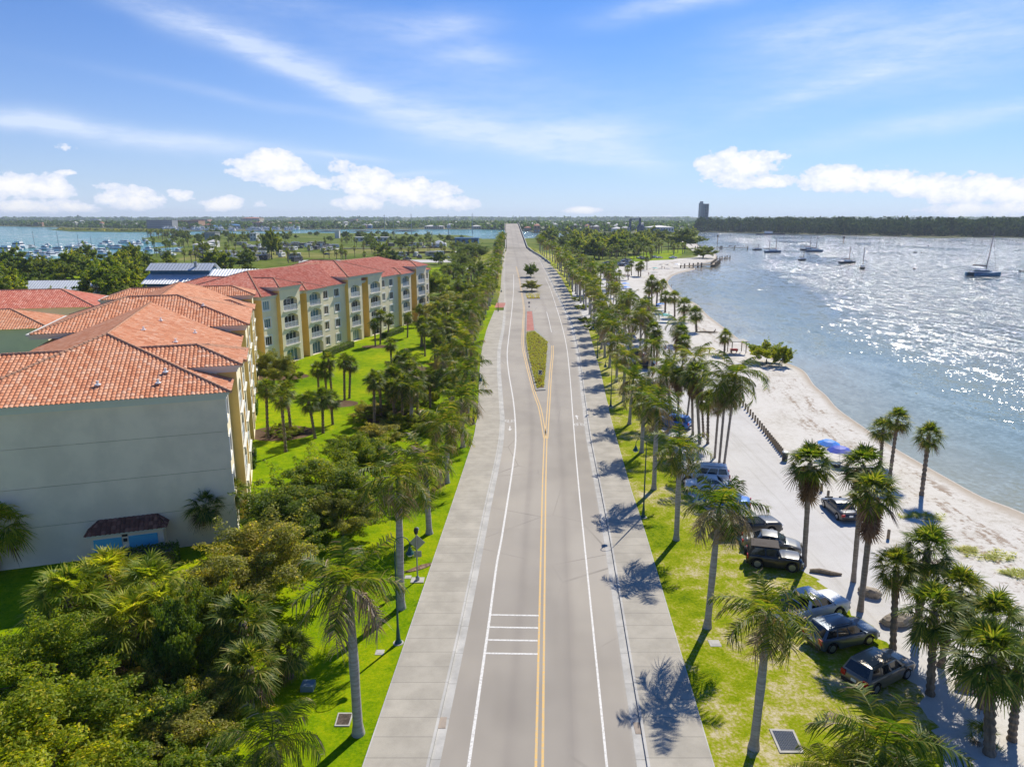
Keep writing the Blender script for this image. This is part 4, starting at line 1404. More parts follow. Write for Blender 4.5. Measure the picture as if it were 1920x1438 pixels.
def fan(seed, nl, pet, R_, nseg, emin, emax, skirt=0, mats=('fan', 'skirt'), sq=1.0, lw=.085, dry=.1):
    R = random.Random(seed)
    V, Q, MI = [], [], []
    for i in range(nl + skirt):
        sk = i >= nl
        fr = i / max(1, nl - 1)
        az = i * 2.39996 + R.uniform(-.3, .3)
        if sk:
            el = radians(R.uniform(-88, -68)); pl = pet * R.uniform(.3, .9); rr = R_ * R.uniform(.7, 1.0); z0 = -R.uniform(0, 1) * sq
        else:
            el = radians(emax + (emin - emax) * fr) + R.uniform(-.15, .15); pl = pet * R.uniform(.8, 1.15); rr = R_ * R.uniform(.85, 1.12); z0 = R.uniform(-.15, .1)
        h = Vector((cos(az), sin(az), 0)); d = (h * cos(el) + Vector((0, 0, sin(el)))).normalized()
        p0 = Vector((0, 0, z0)); p1 = p0 + d * pl + Vector((0, 0, -.08 * pl))
        sd = h.cross(Vector((0, 0, 1))); up = sd.cross(d)
        o_ = len(V)
        V += [tuple(p0 - sd * .02), tuple(p0 + sd * .02), tuple(p1 + sd * .014), tuple(p1 - sd * .014)]
        mi = 1 if sk or (fr > 1 - dry) else 0
        Q.append((o_, o_ + 1, o_ + 2, o_ + 3)); MI.append(mi)
        tw = R.uniform(-.5, .5)
        for s_ in range(nseg):
            a = radians(-125 + 250 * s_ / (nseg - 1))
            dd = (d * cos(a) + (sd * cos(tw) + up * sin(tw)) * sin(a) + up * (.28 * abs(sin(a)) - .1)).normalized()
            ws = (d * -sin(a) + sd * cos(a)).normalized()
            l = rr * (.72 + .28 * cos(a * .9))
            leaf_strip(V, Q, MI, p1, dd, ws, l, lw * rr / .8, (.45 if not sk else .15) * R.uniform(.5, 1.3), mi)
    return np_mesh('palm_crown', V, Q, [M[mats[0]], M[mats[1]]], MI)


def leafball(seed, n, radii, clumps, lsz, m, hollow=.35, flat=0.0, cr=.27):
    """a crown of single leaves gathered in clumps, with gaps between"""
    R = np.random.default_rng(seed)
    cs = []
    while len(cs) < clumps:
        v = R.normal(size=3); v /= np.linalg.norm(v)
        p = v * (R.uniform(.25, 1.0) ** .5) * (1 + R.normal() * .13)
        if p[2] < -.6: continue
        cs.append(p)
    cs = np.array(cs)
    wgt = R.uniform(.4, 1.3, clumps); size = cr * wgt
    k_ = R.choice(clumps, n, p=wgt ** 2 / (wgt ** 2).sum())
    d = R.normal(size=(n, 3)); d /= np.linalg.norm(d, axis=1)[:, None]
    rad = size[k_] * R.uniform(hollow, 1.0, n) ** .5
    spr = cs / np.linalg.norm(cs, axis=1)[:, None] + R.normal(size=(clumps, 3)) * .45 + np.array([0, 0, .25])
    run = np.where(R.random(n) < .34, R.uniform(0, 1, n) ** 1.3 * .42, 0)
    rad = rad * (1 - run * 1.7)
    P = (cs[k_] + d * rad[:, None] + spr[k_] * run[:, None]) * np.array(radii)
    nrm = d + R.normal(size=(n, 3)) * .6 + np.array([0, 0, .4]); nrm /= np.linalg.norm(nrm, axis=1)[:, None]
    t1 = np.cross(nrm, R.normal(size=(n, 3))); t1 /= np.linalg.norm(t1, axis=1)[:, None]
    t2 = np.cross(nrm, t1)
    s1 = (lsz * R.uniform(.6, 1.35, n))[:, None]; s2 = s1 * .5
    V = np.stack([P - t1 * s1, P - t2 * s2 - nrm * s2 * .3, P + t1 * s1, P + t2 * s2 - nrm * s2 * .3], 1).reshape(-1, 3)
    Qd = np.arange(4 * n).reshape(n, 4)
    me = np_mesh('tree_crown', V, Qd, M[m])
    ta = me.attributes.new('tint', 'FLOAT', 'FACE'); ta.data.foreach_set('value', R.uniform(0, 1, clumps)[k_].astype(np.float32))
    return me, cs * np.array(radii)


def limbs(cs, trunk_h, r0, base_drop):
    """trunk with limbs up to the leaf clumps; the crown's centre is the origin"""
    mb = MB()
    fork = Vector((0, 0, -base_drop * .35))
    mb.tube([(0, 0, -base_drop), (random.uniform(-.1, .1), random.uniform(-.1, .1), -base_drop * .7), fork], [r0 * 1.25, r0, r0 * .8], 8)
    for c_ in list(cs)[:9]:
        c_ = Vector(c_)
        mb.tube([fork - Vector((0, 0, .1)), fork.lerp(c_, .5) + Vector((0, 0, -.1 * abs(c_.z))), c_], [r0 * .5, r0 * .28, r0 * .08], 5, cap=False)
    me_o = mb.build('tree_trunk', M['bark'])
    me = me_o.data; bpy.data.objects.remove(me_o)
    return me


def mesh_only(mb, name, m, smooth=True):
    o = mb.build(name, m, smooth=smooth); me = o.data; bpy.data.objects.remove(o); return me


PR = {}
PR['royal'] = [pinnate(11 + i, 17, 3.1, .95, 40, (1.3, 1.05, 1.5, 1.2)[i], -30, 82, dry=(.14, .3, .1, .22)[i], wind=((-.3, -.1), (.1, .05), (-.2, .1), (.0, -.2))[i]) for i in range(4)]
PR['coconut'] = [pinnate(31 + i, 20, 3.9, .95, 42, 1.7, -40, 80, dry=.2, wind=((-.35, -.05), (-.15, .1))[i], lw=.07, plume=False) for i in range(2)]
PR['sabal'] = [fan(51 + i, 54, .95, .85, 22, -58, 82, mats=('fan', 'skirt'), lw=.075, dry=.08) for i in range(3)]
PR['sabal_y'] = [fan(61 + i, 54, 1.05, 1.0, 22, -50, 80, mats=('fan_yellow', 'skirt'), lw=.08) for i in range(2)]
PR['washy'] = [fan(71 + i, 36, 1.0, .95, 22, -40, 78, skirt=34, sq=1.4, lw=.095) for i in range(2)]
PR['young'] = [fan(81 + i, 16, .8, .7, 16, 5, 82, dry=.05) for i in range(2)]
PR['sabal_far'] = [fan(91 + i, 34, .95, .95, 10, -58, 82, lw=.16) for i in range(2)]
PR['royal_far'] = [pinnate(95 + i, 15, 3.1, 1.05, 15, 1.45, -30, 80, dry=(.15, .35)[i], lw=.19) for i in range(2)]
# trunks of unit height
mb = MB(); mb.tube([(0, 0, -.02), (0, 0, .012), (0, 0, .08), (0, 0, .35), (0, 0, .55), (0, 0, .8), (0, 0, 1)], [.34, .31, .235, .215, .235, .19, .145], 12); PR['t_royal'] = mesh_only(mb, 'palm_trunk', M['trunk'])
mb = MB(); mb.lathe([(.145, 0), (.175, .12), (.165, .5), (.12, .95), (.07, 1.15)], 10); PR['shaft'] = mesh_only(mb, 'crownshaft', M['shaft'])
def rough_trunk(r, jag, m, n=26, cur=0.0):
    mb = MB(); R = random.Random(3)
    pts = [(cur * (i / n) ** 2, 0, i / n) for i in range(n + 1)]
    rad = [r * (1.25 if i == 0 else 1.08 if i == 1 else 1) * (1 + (jag if i % 2 else -jag) * R.uniform(.4, 1)) for i in range(n + 1)]
    mb.tube(pts, rad, 9)
    return mesh_only(mb, 'palm_trunk', m, smooth=False)
PR['t_sabal'] = rough_trunk(.19, .22, M['trunk_brown'])
PR['t_washy'] = rough_trunk(.17, .05, M['trunk_pale'], 20)
PR['t_coco'] = rough_trunk(.135, .05, M['trunk_pale'], 20)
BT = {}
for nm, n, rad, cl, ls, m, drop, r0 in [('broad_a', 38000, (2.6, 2.6, 2.1), 60, .075, 'broad', 3.2, .16), ('broad_b', 38000, (2.9, 2.5, 1.9), 64, .075, 'broad_olive', 3.0, .16),
                                        ('broad_y', 38000, (2.8, 2.7, 1.9), 62, .075, 'broad_yellow', 2.6, .15), ('broad_d', 38000, (2.6, 2.8, 2.2), 58, .075, 'broad_dark', 3.2, .18),
                                        ('far_a', 4200, (2.6, 2.6, 2.1), 30, .23, 'broad', 3.0, .16), ('far_b', 4200, (2.8, 2.5, 1.9), 30, .23, 'broad_dark', 3.0, .16),
                                        ('far_y', 4200, (2.7, 2.6, 2.0), 30, .23, 'broad_yellow', 3.0, .16), ('shrub', 14000, (1.3, 1.3, .95), 34, .06, 'broad', 1.0, .05), ('shrub_o', 14000, (1.4, 1.3, .9), 34, .06, 'broad_olive', 1.0, .05),
                                        ('shrub_d', 14000, (1.35, 1.3, .95), 34, .06, 'broad_dark', 1.0, .05), ('shrub_y', 14000, (1.35, 1.3, .9), 34, .06, 'broad_yellow', 1.0, .05)]:
    cm, cs = leafball(hash(nm) % 1000 if False else sum(map(ord, nm)), n, rad, cl, ls, m)
    BT[nm] = (cm, limbs(cs, 1, r0, drop), drop)


def child(name, me, root, loc=(0, 0, 0), sc=(1, 1, 1), rz=0.0):
    o = bpy.data.objects.new(name, me); C.objects.link(o); o.parent = root
    o.location = loc; o.scale = sc; o.rotation_euler = (0, 0, rz)
    return o


def palm(kind, x, y, z0, h, label, group=None, lean=0.0, sc=1.0, var=None, leany=0.0):
    names = {'royal': 'royal_palm', 'royal_far': 'royal_palm', 'coconut': 'coconut_palm', 'sabal': 'cabbage_palm', 'sabal_y': 'cabbage_palm', 'sabal_far': 'cabbage_palm', 'washy': 'fan_palm', 'young': 'young_fan_palm'}
    r = thing(names[kind], label, 'palm tree', (x, y, z0), 0, group)
    up = Vector((lean, leany, h)).normalized()
    q = Vector((0, 0, 1)).rotation_difference(up)
    r.rotation_mode = 'QUATERNION'; r.rotation_quaternion = q
    L_ = sqrt(h * h + lean * lean)
    rz_ = random.uniform(0, 6.28)
    var = random.randrange(len(PR[kind])) if var is None else var
    s_ = sc * random.uniform(.93, 1.08)
    if kind in ('royal', 'royal_far'):
        child('trunk', PR['t_royal'], r, sc=(sc, sc, L_ - .75), rz=rz_)
        child('crownshaft', PR['shaft'], r, (0, 0, L_ - .77), (sc, sc, 1))
        child('crown', PR[kind][var], r, (0, 0, L_ + .25), (s_, s_, s_), rz_)
    elif kind == 'coconut':
        child('trunk', PR['t_coco'], r, (0, 0, -.1), (1, 1, L_ + .1), rz_)
        child('crown', PR[kind][var], r, (0, 0, L_), (s_, s_, s_), random.uniform(-.4, .4))
    elif kind == 'young':
        child('crown', PR[kind][var], r, (0, 0, .15), (s_, s_, s_), rz_)
    else:
        tm = PR['t_washy'] if kind == 'washy' else PR['t_sabal']
        child('trunk', tm, r, (0, 0, -.1), (sc, sc, L_ + .1), rz_)
        child('crown', PR[kind][var], r, (0, 0, L_), (s_, s_, s_), rz_)
    return r


def palm_px(kind, bx, by, tx, ty, label, group=None, z0=0.0, sc=1.0, var=None):
    """base and crown centre as read off the photo -> a palm at its own place and height"""
    X, Y = G(bx, by, z0)
    zt = ZAT(Y, ty)
    lean = XAT(Y, tx, zt) - X
    return palm(kind, X, Y, z0, max(1.2, zt - z0), label, group, lean, sc, var)


def tree(kind, x, y, label, sx=1.0, sz=None, name='tree', cat='tree', group=None, z0=0.0, drop=None, sy=None):
    cm, tm, dr = BT[kind]
    sz = sz or sx
    r = thing(name, label, cat, (x, y, z0), random.uniform(0, 6.28), group)
    child('trunk', tm, r, (0, 0, dr * sz * .93), (sx, sy or sx, sz))
    child('crown', cm, r, (0, 0, dr * sz * .93), (sx, sy or sx, sz))
    return r


def tree_px(kind, cx_, cy_, wpx, label, rad=2.7, name='tree', cat='tree', zc=2.5, group=None, flat=1.0):
    """crown centre and width on the photo, crown centre height zc above the ground"""
    if name == 'shrub' and kind.startswith('broad'):
        kind = {'broad_y': 'shrub_y', 'broad_b': 'shrub_o', 'broad_a': 'shrub', 'broad_d': 'shrub_d'}[kind]; rad = 1.35
    X, Y = G(cx_, cy_, zc)
    ppm = F / (Y * cP + (H - zc) * sP)
    sx = wpx / ppm / (2 * rad)
    dr = BT[kind][2]
    return tree(kind, X, Y, label, sx, zc / (dr * .93) if flat is None else zc / (dr * .93), name, cat, group)


ORD = 'first second third fourth fifth sixth seventh eighth ninth tenth eleventh twelfth thirteenth fourteenth fifteenth sixteenth seventeenth eighteenth nineteenth'.split()
for t_, w_ in ((2, 'twent'), (3, 'thirt'), (4, 'fort'), (5, 'fift')):
    ORD += [w_ + 'ieth'] + [w_ + 'y-' + o_ for o_ in ORD[:9]]

# --- avenue of royal palms beside the right pavement
GR_ = 'royal palms in the row beside the right pavement'
RowR = [(1413, 1402, 1441, 1160), (1326, 1176, 1348, 958), (1268, 1012, 1275, 848), (1226, 917, 1232, 768), (1203, 848, 1208, 745), (1180, 795, 1187, 716), (1169, 752, 1172, 672), (1156, 716, 1158, 645)]
n = 0
for bx, by, tx, ty in RowR:
    palm_px('royal', bx, by, tx, ty, f'grey-trunked royal palm, {ORD[n]} from the camera in the row beside the right pavement', GR_, var=n % 4); n += 1
Y = 129.0
while Y < 470:
    x = xat(RS, Y) + 2.0 + random.uniform(-.3, .3)
    if Y > 352: x = xat(RS, Y) + 5 + (Y - 352) * .03
    palm('royal' if Y < 230 else 'royal_far', x, Y, embank(x, Y), random.uniform(6.6, 9.6), f'royal palm, {ORD[n]} from the camera in the row beside the right pavement', GR_, random.uniform(-.5, .5), 1.08)
    n += 1; Y += random.uniform(7.4, 10.5) if Y < 300 else 11.0
# --- avenue beside the left pavement
GL_ = 'royal palms in the row beside the left pavement'
RowL = [(672, 1375, 655, 1110), (752, 1140, 747, 905), (805, 1000, 797, 868), (838, 905, 838, 800), (868, 838, 865, 752), (877, 788, 876, 700)]
n = 0
for bx, by, tx, ty in RowL:
    palm_px('royal', bx, by, tx, ty, f'grey-trunked royal palm, {ORD[n]} from the camera in the row beside the left pavement', GL_, sc=1.15, var=(n + 1) % 4); n += 1
Y = 106.0
while Y < 470:
    x = xat(LS, Y) - 2.2 + random.uniform(-.3, .3)
    palm('royal' if Y < 230 else 'royal_far', x, Y, embank(x, Y), random.uniform(6.4, 9.6), f'royal palm, {ORD[n]} from the camera in the row beside the left pavement', GL_, random.uniform(-.8, .5), 1.08)
    n += 1; Y += random.uniform(9.5, 12.5)

# --- cabbage palms on the condominium lawn
GS = 'cabbage palms on the lawn before the apartment blocks'
for bx, by, tx, ty, lb in [(598, 735, 595, 692, 'short cabbage palm at the outer end of the row of three on the open lawn'), (612, 738, 609, 694, 'cabbage palm in the middle of the row of three on the open lawn'), (622, 737, 616, 674, 'tallest cabbage palm in the row of three on the open lawn'),
                           (646, 750, 645, 676, 'cabbage palm with thick trunk, one of the close pair on the lawn, nearer the blocks'), (655, 747, 657, 682, 'cabbage palm of the close pair on the lawn, nearer the road'),
                           (502, 822, 499, 728, 'tall cabbage palm standing apart in the round bed nearest the near block'), (536, 847, 527, 745, 'slim cabbage palm in front of the leaning one by the round bed'), (546, 812, 537, 730, 'cabbage palm with shaggy crown leaning out of the round bed'),
                           (591, 822, 579, 752, 'lone leaning cabbage palm at the edge of the broadleaf thicket'), (606, 812, 604, 744, 'cabbage palm with a full pale crown above the broadleaf thicket'), (624, 796, 620, 748, 'cabbage palm beside the full pale crown above the thicket'),
                           (496, 682, 489, 632, 'ivy-clad cabbage palm against the corner of the red-roofed block'), (704, 650, 702, 606, 'dark cabbage palm in front of the red-roofed block, at the hedge end'), (713, 646, 714, 591, 'tall slim cabbage palm reaching the second storey of the red-roofed block'),
                           (727, 632, 730, 597, 'cabbage palm before the window bay of the red-roofed block'), (764, 633, 765, 595, 'cabbage palm before the arched balconies of the red-roofed block'), (787, 612, 787, 578, 'cabbage palm at the far corner of the red-roofed block'),
                           (702, 807, 701, 712, 'cabbage palm in the planted strip with a thick dark trunk'), (715, 788, 712, 716, 'cabbage palm just behind the thick dark trunk in the strip'), (742, 780, 738, 700, 'cabbage palm in the middle of the planted strip'), (754, 797, 754, 718, 'bright-crowned slim cabbage palm in the planted strip'), (770, 757, 768, 690, 'cabbage palm at the road side of the planted strip'),
                           (735, 700, 732, 645, 'cabbage palm at the inner edge of the thick palm stand'), (750, 735, 748, 676, 'cabbage palm low in the thick palm stand'), (797, 668, 795, 617, 'cabbage palm at the top of the thick palm stand'), (816, 690, 815, 628, 'cabbage palm of the thick stand closest to the brown royal palms')]:
    palm_px('sabal', bx, by, tx, ty, lb, GS, sc=.95)
stand = []
for k_ in range(30):
    px_, py_ = random.uniform(730, 875), random.uniform(610, 800)
    if px_ > 900 - (py_ - 600) * .25: continue
    X, Y = G(px_, py_)
    palm(random.choice(['sabal', 'sabal', 'royal']), X, Y, 0, random.uniform(3.8, 6.5), 'one of the shaggy palms massed in the planted strip by the left pavement', 'palms massed in the planted strip', random.uniform(-.5, .5))

# --- cabbage palms of the left foreground
for kind, bx, by, tx, ty, sc, lb in [('sabal', 380, 1018, 384, 945, 1.15, 'cabbage palm with drooping crown in front of the blank end wall'), ('sabal', 441, 1000, 435, 920, .95, 'cabbage palm at the near corner of the orange-roofed block'),
                                     ('sabal_y', -10, 1075, -8, 985, 1.35, 'cabbage palm cut by the left edge in front of the end wall'), ('sabal_y', 130, 1215, 128, 1118, 1.45, 'broad yellow-green cabbage palm, largest of the clump below the end wall'),
                                     ('sabal_y', 200, 1160, 202, 1078, 1.25, 'yellow-green cabbage palm at the back of the clump, below the blue doors'), ('sabal_y', 290, 1185, 284, 1092, 1.25, 'yellow-green cabbage palm at the hedge side of the clump'),
                                     ('sabal_y', 262, 1262, 248, 1160, 1.2, 'cabbage palm with a stout bare trunk at the front of the clump'), ('sabal_y', 290, 1245, 300, 1130, .9, 'slim dark-trunked cabbage palm beside the stout one in the clump'),
                                     ('sabal', 462, 1262, 455, 1165, 1.3, 'upright cabbage palm between the olive tree and the clipped verge'), ('sabal', 470, 1325, 468, 1250, 1.2, 'low cabbage palm under the upright one beside the verge'), ('sabal', 545, 1270, 542, 1215, .95, 'small cabbage palm under the drooping royal frond')]:
    palm_px(kind, bx, by, tx, ty, lb, None, sc=sc)
palm_px('coconut', 495, 1500, 510, 1392, 'low arching palm with brown lower fronds at the bottom edge', sc=.85, var=1)

# --- broadleaf trees and shrubs of the left foreground
for kind, cx_, cy_, wpx, zc, nm, ct, lb in [('broad_y', 90, 1255, 240, 2.2, 'tree', 'tree', 'rounded yellow-green tree at the left edge below the palm clump'), ('broad_y', 90, 1400, 330, 2.4, 'tree', 'tree', 'spreading light green tree in the bottom left corner'),
                                        ('broad_y', 300, 1440, 200, 1.2, 'shrub', 'shrub', 'yellow-tipped shrub at the bottom edge beside the corner tree'), ('broad_b', 480, 1055, 220, 3.2, 'tree', 'tree', 'olive-grey tree with thin branches in front of the near block corner'),
                                        ('broad_b', 405, 1110, 120, 2.0, 'tree', 'tree', 'lower olive tree between the clipped hedge and the grey-green one'), ('broad_a', 590, 915, 205, 3.2, 'tree', 'tree', 'large leafy green tree between the near block and the left pavement'),
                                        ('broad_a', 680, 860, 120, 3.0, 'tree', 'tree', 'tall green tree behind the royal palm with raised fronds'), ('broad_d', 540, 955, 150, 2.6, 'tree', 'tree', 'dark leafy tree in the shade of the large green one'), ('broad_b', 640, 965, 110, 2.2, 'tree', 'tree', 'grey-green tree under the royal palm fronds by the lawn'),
                                        ('broad_a', 545, 1020, 110, 2.0, 'tree', 'tree', 'bright green small tree next to the olive-grey tree'),
                                        ('broad_b', 325, 1385, 170, 1.1, 'shrub', 'shrub', 'low flat-topped olive shrub by the bottom edge'), ('broad_a', 350, 1440, 170, 1.0, 'shrub', 'shrub', 'green shrub at the bottom edge under the low arching palm'),
                                        ('broad_d', 350, 1215, 110, 2.6, 'shrub', 'shrub', 'dark vine-covered mound beside the stout-trunked palm'), ('broad_d', 385, 1160, 110, 2.2, 'shrub', 'shrub', 'dark vine-covered mound below the olive tree'), ('broad_d', 250, 1330, 120, .9, 'shrub', 'shrub', 'dark creeping shrub in the shade below the palm clump'),
                                        ('broad_b', 420, 1310, 120, 1.0, 'shrub', 'shrub', 'scrubby shrub at the foot of the low cabbage palm'), ('broad_d', 30, 1330, 110, 1.0, 'shrub', 'shrub', 'dark bush between the two light green trees'),
                                        ('broad_b', 511, 690, 66, 3.0, 'tree', 'tree', 'rounded tree in the mulch bed at the red-roofed block corner'), ('broad_a', 548, 702, 34, 1.0, 'shrub', 'shrub', 'low green bush at the end of the mulch bed')]:
    tree_px(kind, cx_, cy_, wpx, lb, zc=zc, name=nm, cat=ct)
for k_ in range(15):
    px_, py_ = random.uniform(270, 430), random.uniform(1130, 1420)
    if px_ < 330 and py_ < 1230: continue
    if px_ > 440 and py_ < 1180: continue
    X, Y = G(px_, py_); s_ = random.uniform(.7, 1.25)
    tree(random.choice(['shrub_d', 'shrub_y', 'shrub_o', 'shrub', 'shrub_o']), X, Y, 'one of the tangled vines and shrubs between the palm clump and the grass strip', s_, s_ * random.uniform(.8, 1.5), 'shrub', 'shrub', 'tangled shrubs of the left foreground')
for k_ in range(5):
    px_, py_ = random.uniform(720, 830), random.uniform(640, 830)
    if px_ > 885 - (py_ - 640) * .3: continue
    X, Y = G(px_, py_); s_ = random.uniform(.8, 1.5)
    tree(random.choice(['shrub', 'shrub_o', 'shrub_y', 'shrub']), X, Y, 'leafy shrub filling the ground between the palms of the planted strip', s_, s_, 'shrub', 'shrub', 'shrubs of the planted strip')
k_ = 0
for cx_, cy_, wpx, kd in [(690, 775, 70, 'shrub_o'), (735, 770, 60, 'shrub'), (780, 745, 60, 'shrub_o'), (660, 830, 70, 'shrub'), (720, 815, 80, 'shrub_o'), (770, 790, 60, 'shrub_y'), (800, 720, 50, 'shrub'), (830, 690, 50, 'shrub_o'),
                      (840, 655, 40, 'shrub')]:
    tree_px(kd, cx_, cy_, wpx, 'leafy shrub filling the ground between the palms of the planted strip', rad=1.35, name='shrub', cat='shrub', zc=.9, group='shrubs of the planted strip')
for cx_, cy_, wpx, zc, kd, lb in [(840, 575, 110, 3.6, 'broad_b', 'big olive-green tree right of the red-roofed block, facing the road'), (825, 535, 70, 4.2, 'broad_y', 'yellow-green tree at the far end of the red-roofed block'), (880, 545, 70, 4.2, 'broad_a', 'green tree between the olive one and the road palms'), (850, 620, 90, 2.8, 'broad_b', 'grey-green tree in front of the big olive-green one'),
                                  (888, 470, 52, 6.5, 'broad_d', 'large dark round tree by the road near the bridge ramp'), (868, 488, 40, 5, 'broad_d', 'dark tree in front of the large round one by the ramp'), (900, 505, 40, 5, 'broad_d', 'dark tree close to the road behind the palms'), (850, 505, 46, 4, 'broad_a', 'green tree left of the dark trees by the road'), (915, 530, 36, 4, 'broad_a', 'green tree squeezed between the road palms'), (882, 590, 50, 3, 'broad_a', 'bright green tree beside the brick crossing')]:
    tree_px(kd, cx_, cy_, wpx, lb, zc=zc)
for k_ in range(34):
    px_, py_ = random.uniform(815, 915), random.uniform(500, 610)
    X, Y = G(px_, py_)
    if X > xat(LS, Y) - 3.5: continue
    palm('sabal_far', X, Y, 0, random.uniform(4, 7), 'one of the cabbage palms crowding between the road and the far block end', 'cabbage palms by the far block end', 0)


def clipped(name, label, c, L, Wd, hh, ang, m='hedge', z=0.0):
    """clipped hedge: a leafy box with a dark twiggy core"""
    R = np.random.default_rng(int(abs(c[0] * 37 + c[1] * 11)) % 9999)
    n = int(900 * (L * Wd + 2 * hh * (L + Wd)) / 6) + 400
    P = R.uniform(-1, 1, size=(n, 3)); f = R.integers(0, 5, n)
    P[f == 0, 2] = 1; P[f == 1, 0] = 1; P[f == 2, 0] = -1; P[f == 3, 1] = 1; P[f == 4, 1] = -1
    P = P * np.array([L / 2, Wd / 2, hh / 2]) + np.array([0, 0, hh / 2]) + R.normal(size=(n, 3)) * .05
    nn = R.normal(size=(n, 3)) + np.array([0, 0, .5]); nn /= np.linalg.norm(nn, axis=1)[:, None]
    t1 = np.cross(nn, R.normal(size=(n, 3))); t1 /= np.linalg.norm(t1, axis=1)[:, None]; t2 = np.cross(nn, t1)
    s_ = R.uniform(.06, .12, n)[:, None]
    V = np.stack([P - t1 * s_, P - t2 * s_ * .5, P + t1 * s_, P + t2 * s_ * .5], 1).reshape(-1, 3)
    r = thing(name, label, 'hedge', (*c, z), ang)
    child('foliage', np_mesh('foliage', V, np.arange(4 * n).reshape(n, 4), M[m]), r)
    mb = MB(); mb.box(0, 0, hh / 2 - .05, L - .2, Wd - .2, hh - .1); mb.build('core', M['bark'], r)
    return r


hx1, hy1 = G(283, 1062)
clipped('hedge', 'clipped square hedge before the pale blue storage doors', (hx1, hy1), 4.0, 1.7, 1.5, radians(18))
for a_, b_, lb in (((612, 668), (658, 650), 'clipped hedge under the ground-floor windows of the red-roofed block'), ((720, 634), (752, 622), 'clipped hedge farther along the foot of the red-roofed block')):
    p, q = Vector((*G(*a_), 0)), Vector((*G(*b_), 0)); m_ = (p + q) / 2; d = q - p
    clipped('hedge', lb, (m_.x, m_.y), d.length, 1.5, 1.1, atan2(d.y, d.x))
for px_, py_, lb in ((474, 770, 'clipped round-edged hedge at the foot of the near block, middle of its facade'), (468, 865, 'clipped hedge at the foot of the near block close to its corner')):
    X, Y = G(px_, py_); clipped('hedge', lb, (X, Y), 5.5, 1.3, 1.0, pi / 2 - A1)
# mulch beds
def bed(px, py, rx, ry):
    X, Y = G(px, py); sheet('mulch_bed', [(X + rx * cos(a * pi / 12), Y + ry * sin(a * pi / 12)) for a in range(24)], .012, mmulch)


bed(527, 812, 4.2, 3.4); bed(515, 706, 6.0, 3.2); bed(640, 757, 2.5, 2); bed(255, 1240, 3.2, 2.6); bed(708, 650, 3.4, 2.0); bed(745, 785, 4, 5); bed(775, 700, 4, 6)
for k_, (px_, py_) in enumerate([(514, 815), (540, 822), (555, 813), (530, 806)]):
    X, Y = G(px_, py_); tree('shrub', X, Y, 'low shrub ringing the round bed of three cabbage palms', .75, .5, 'shrub', 'shrub', 'shrubs round the bed of three palms')

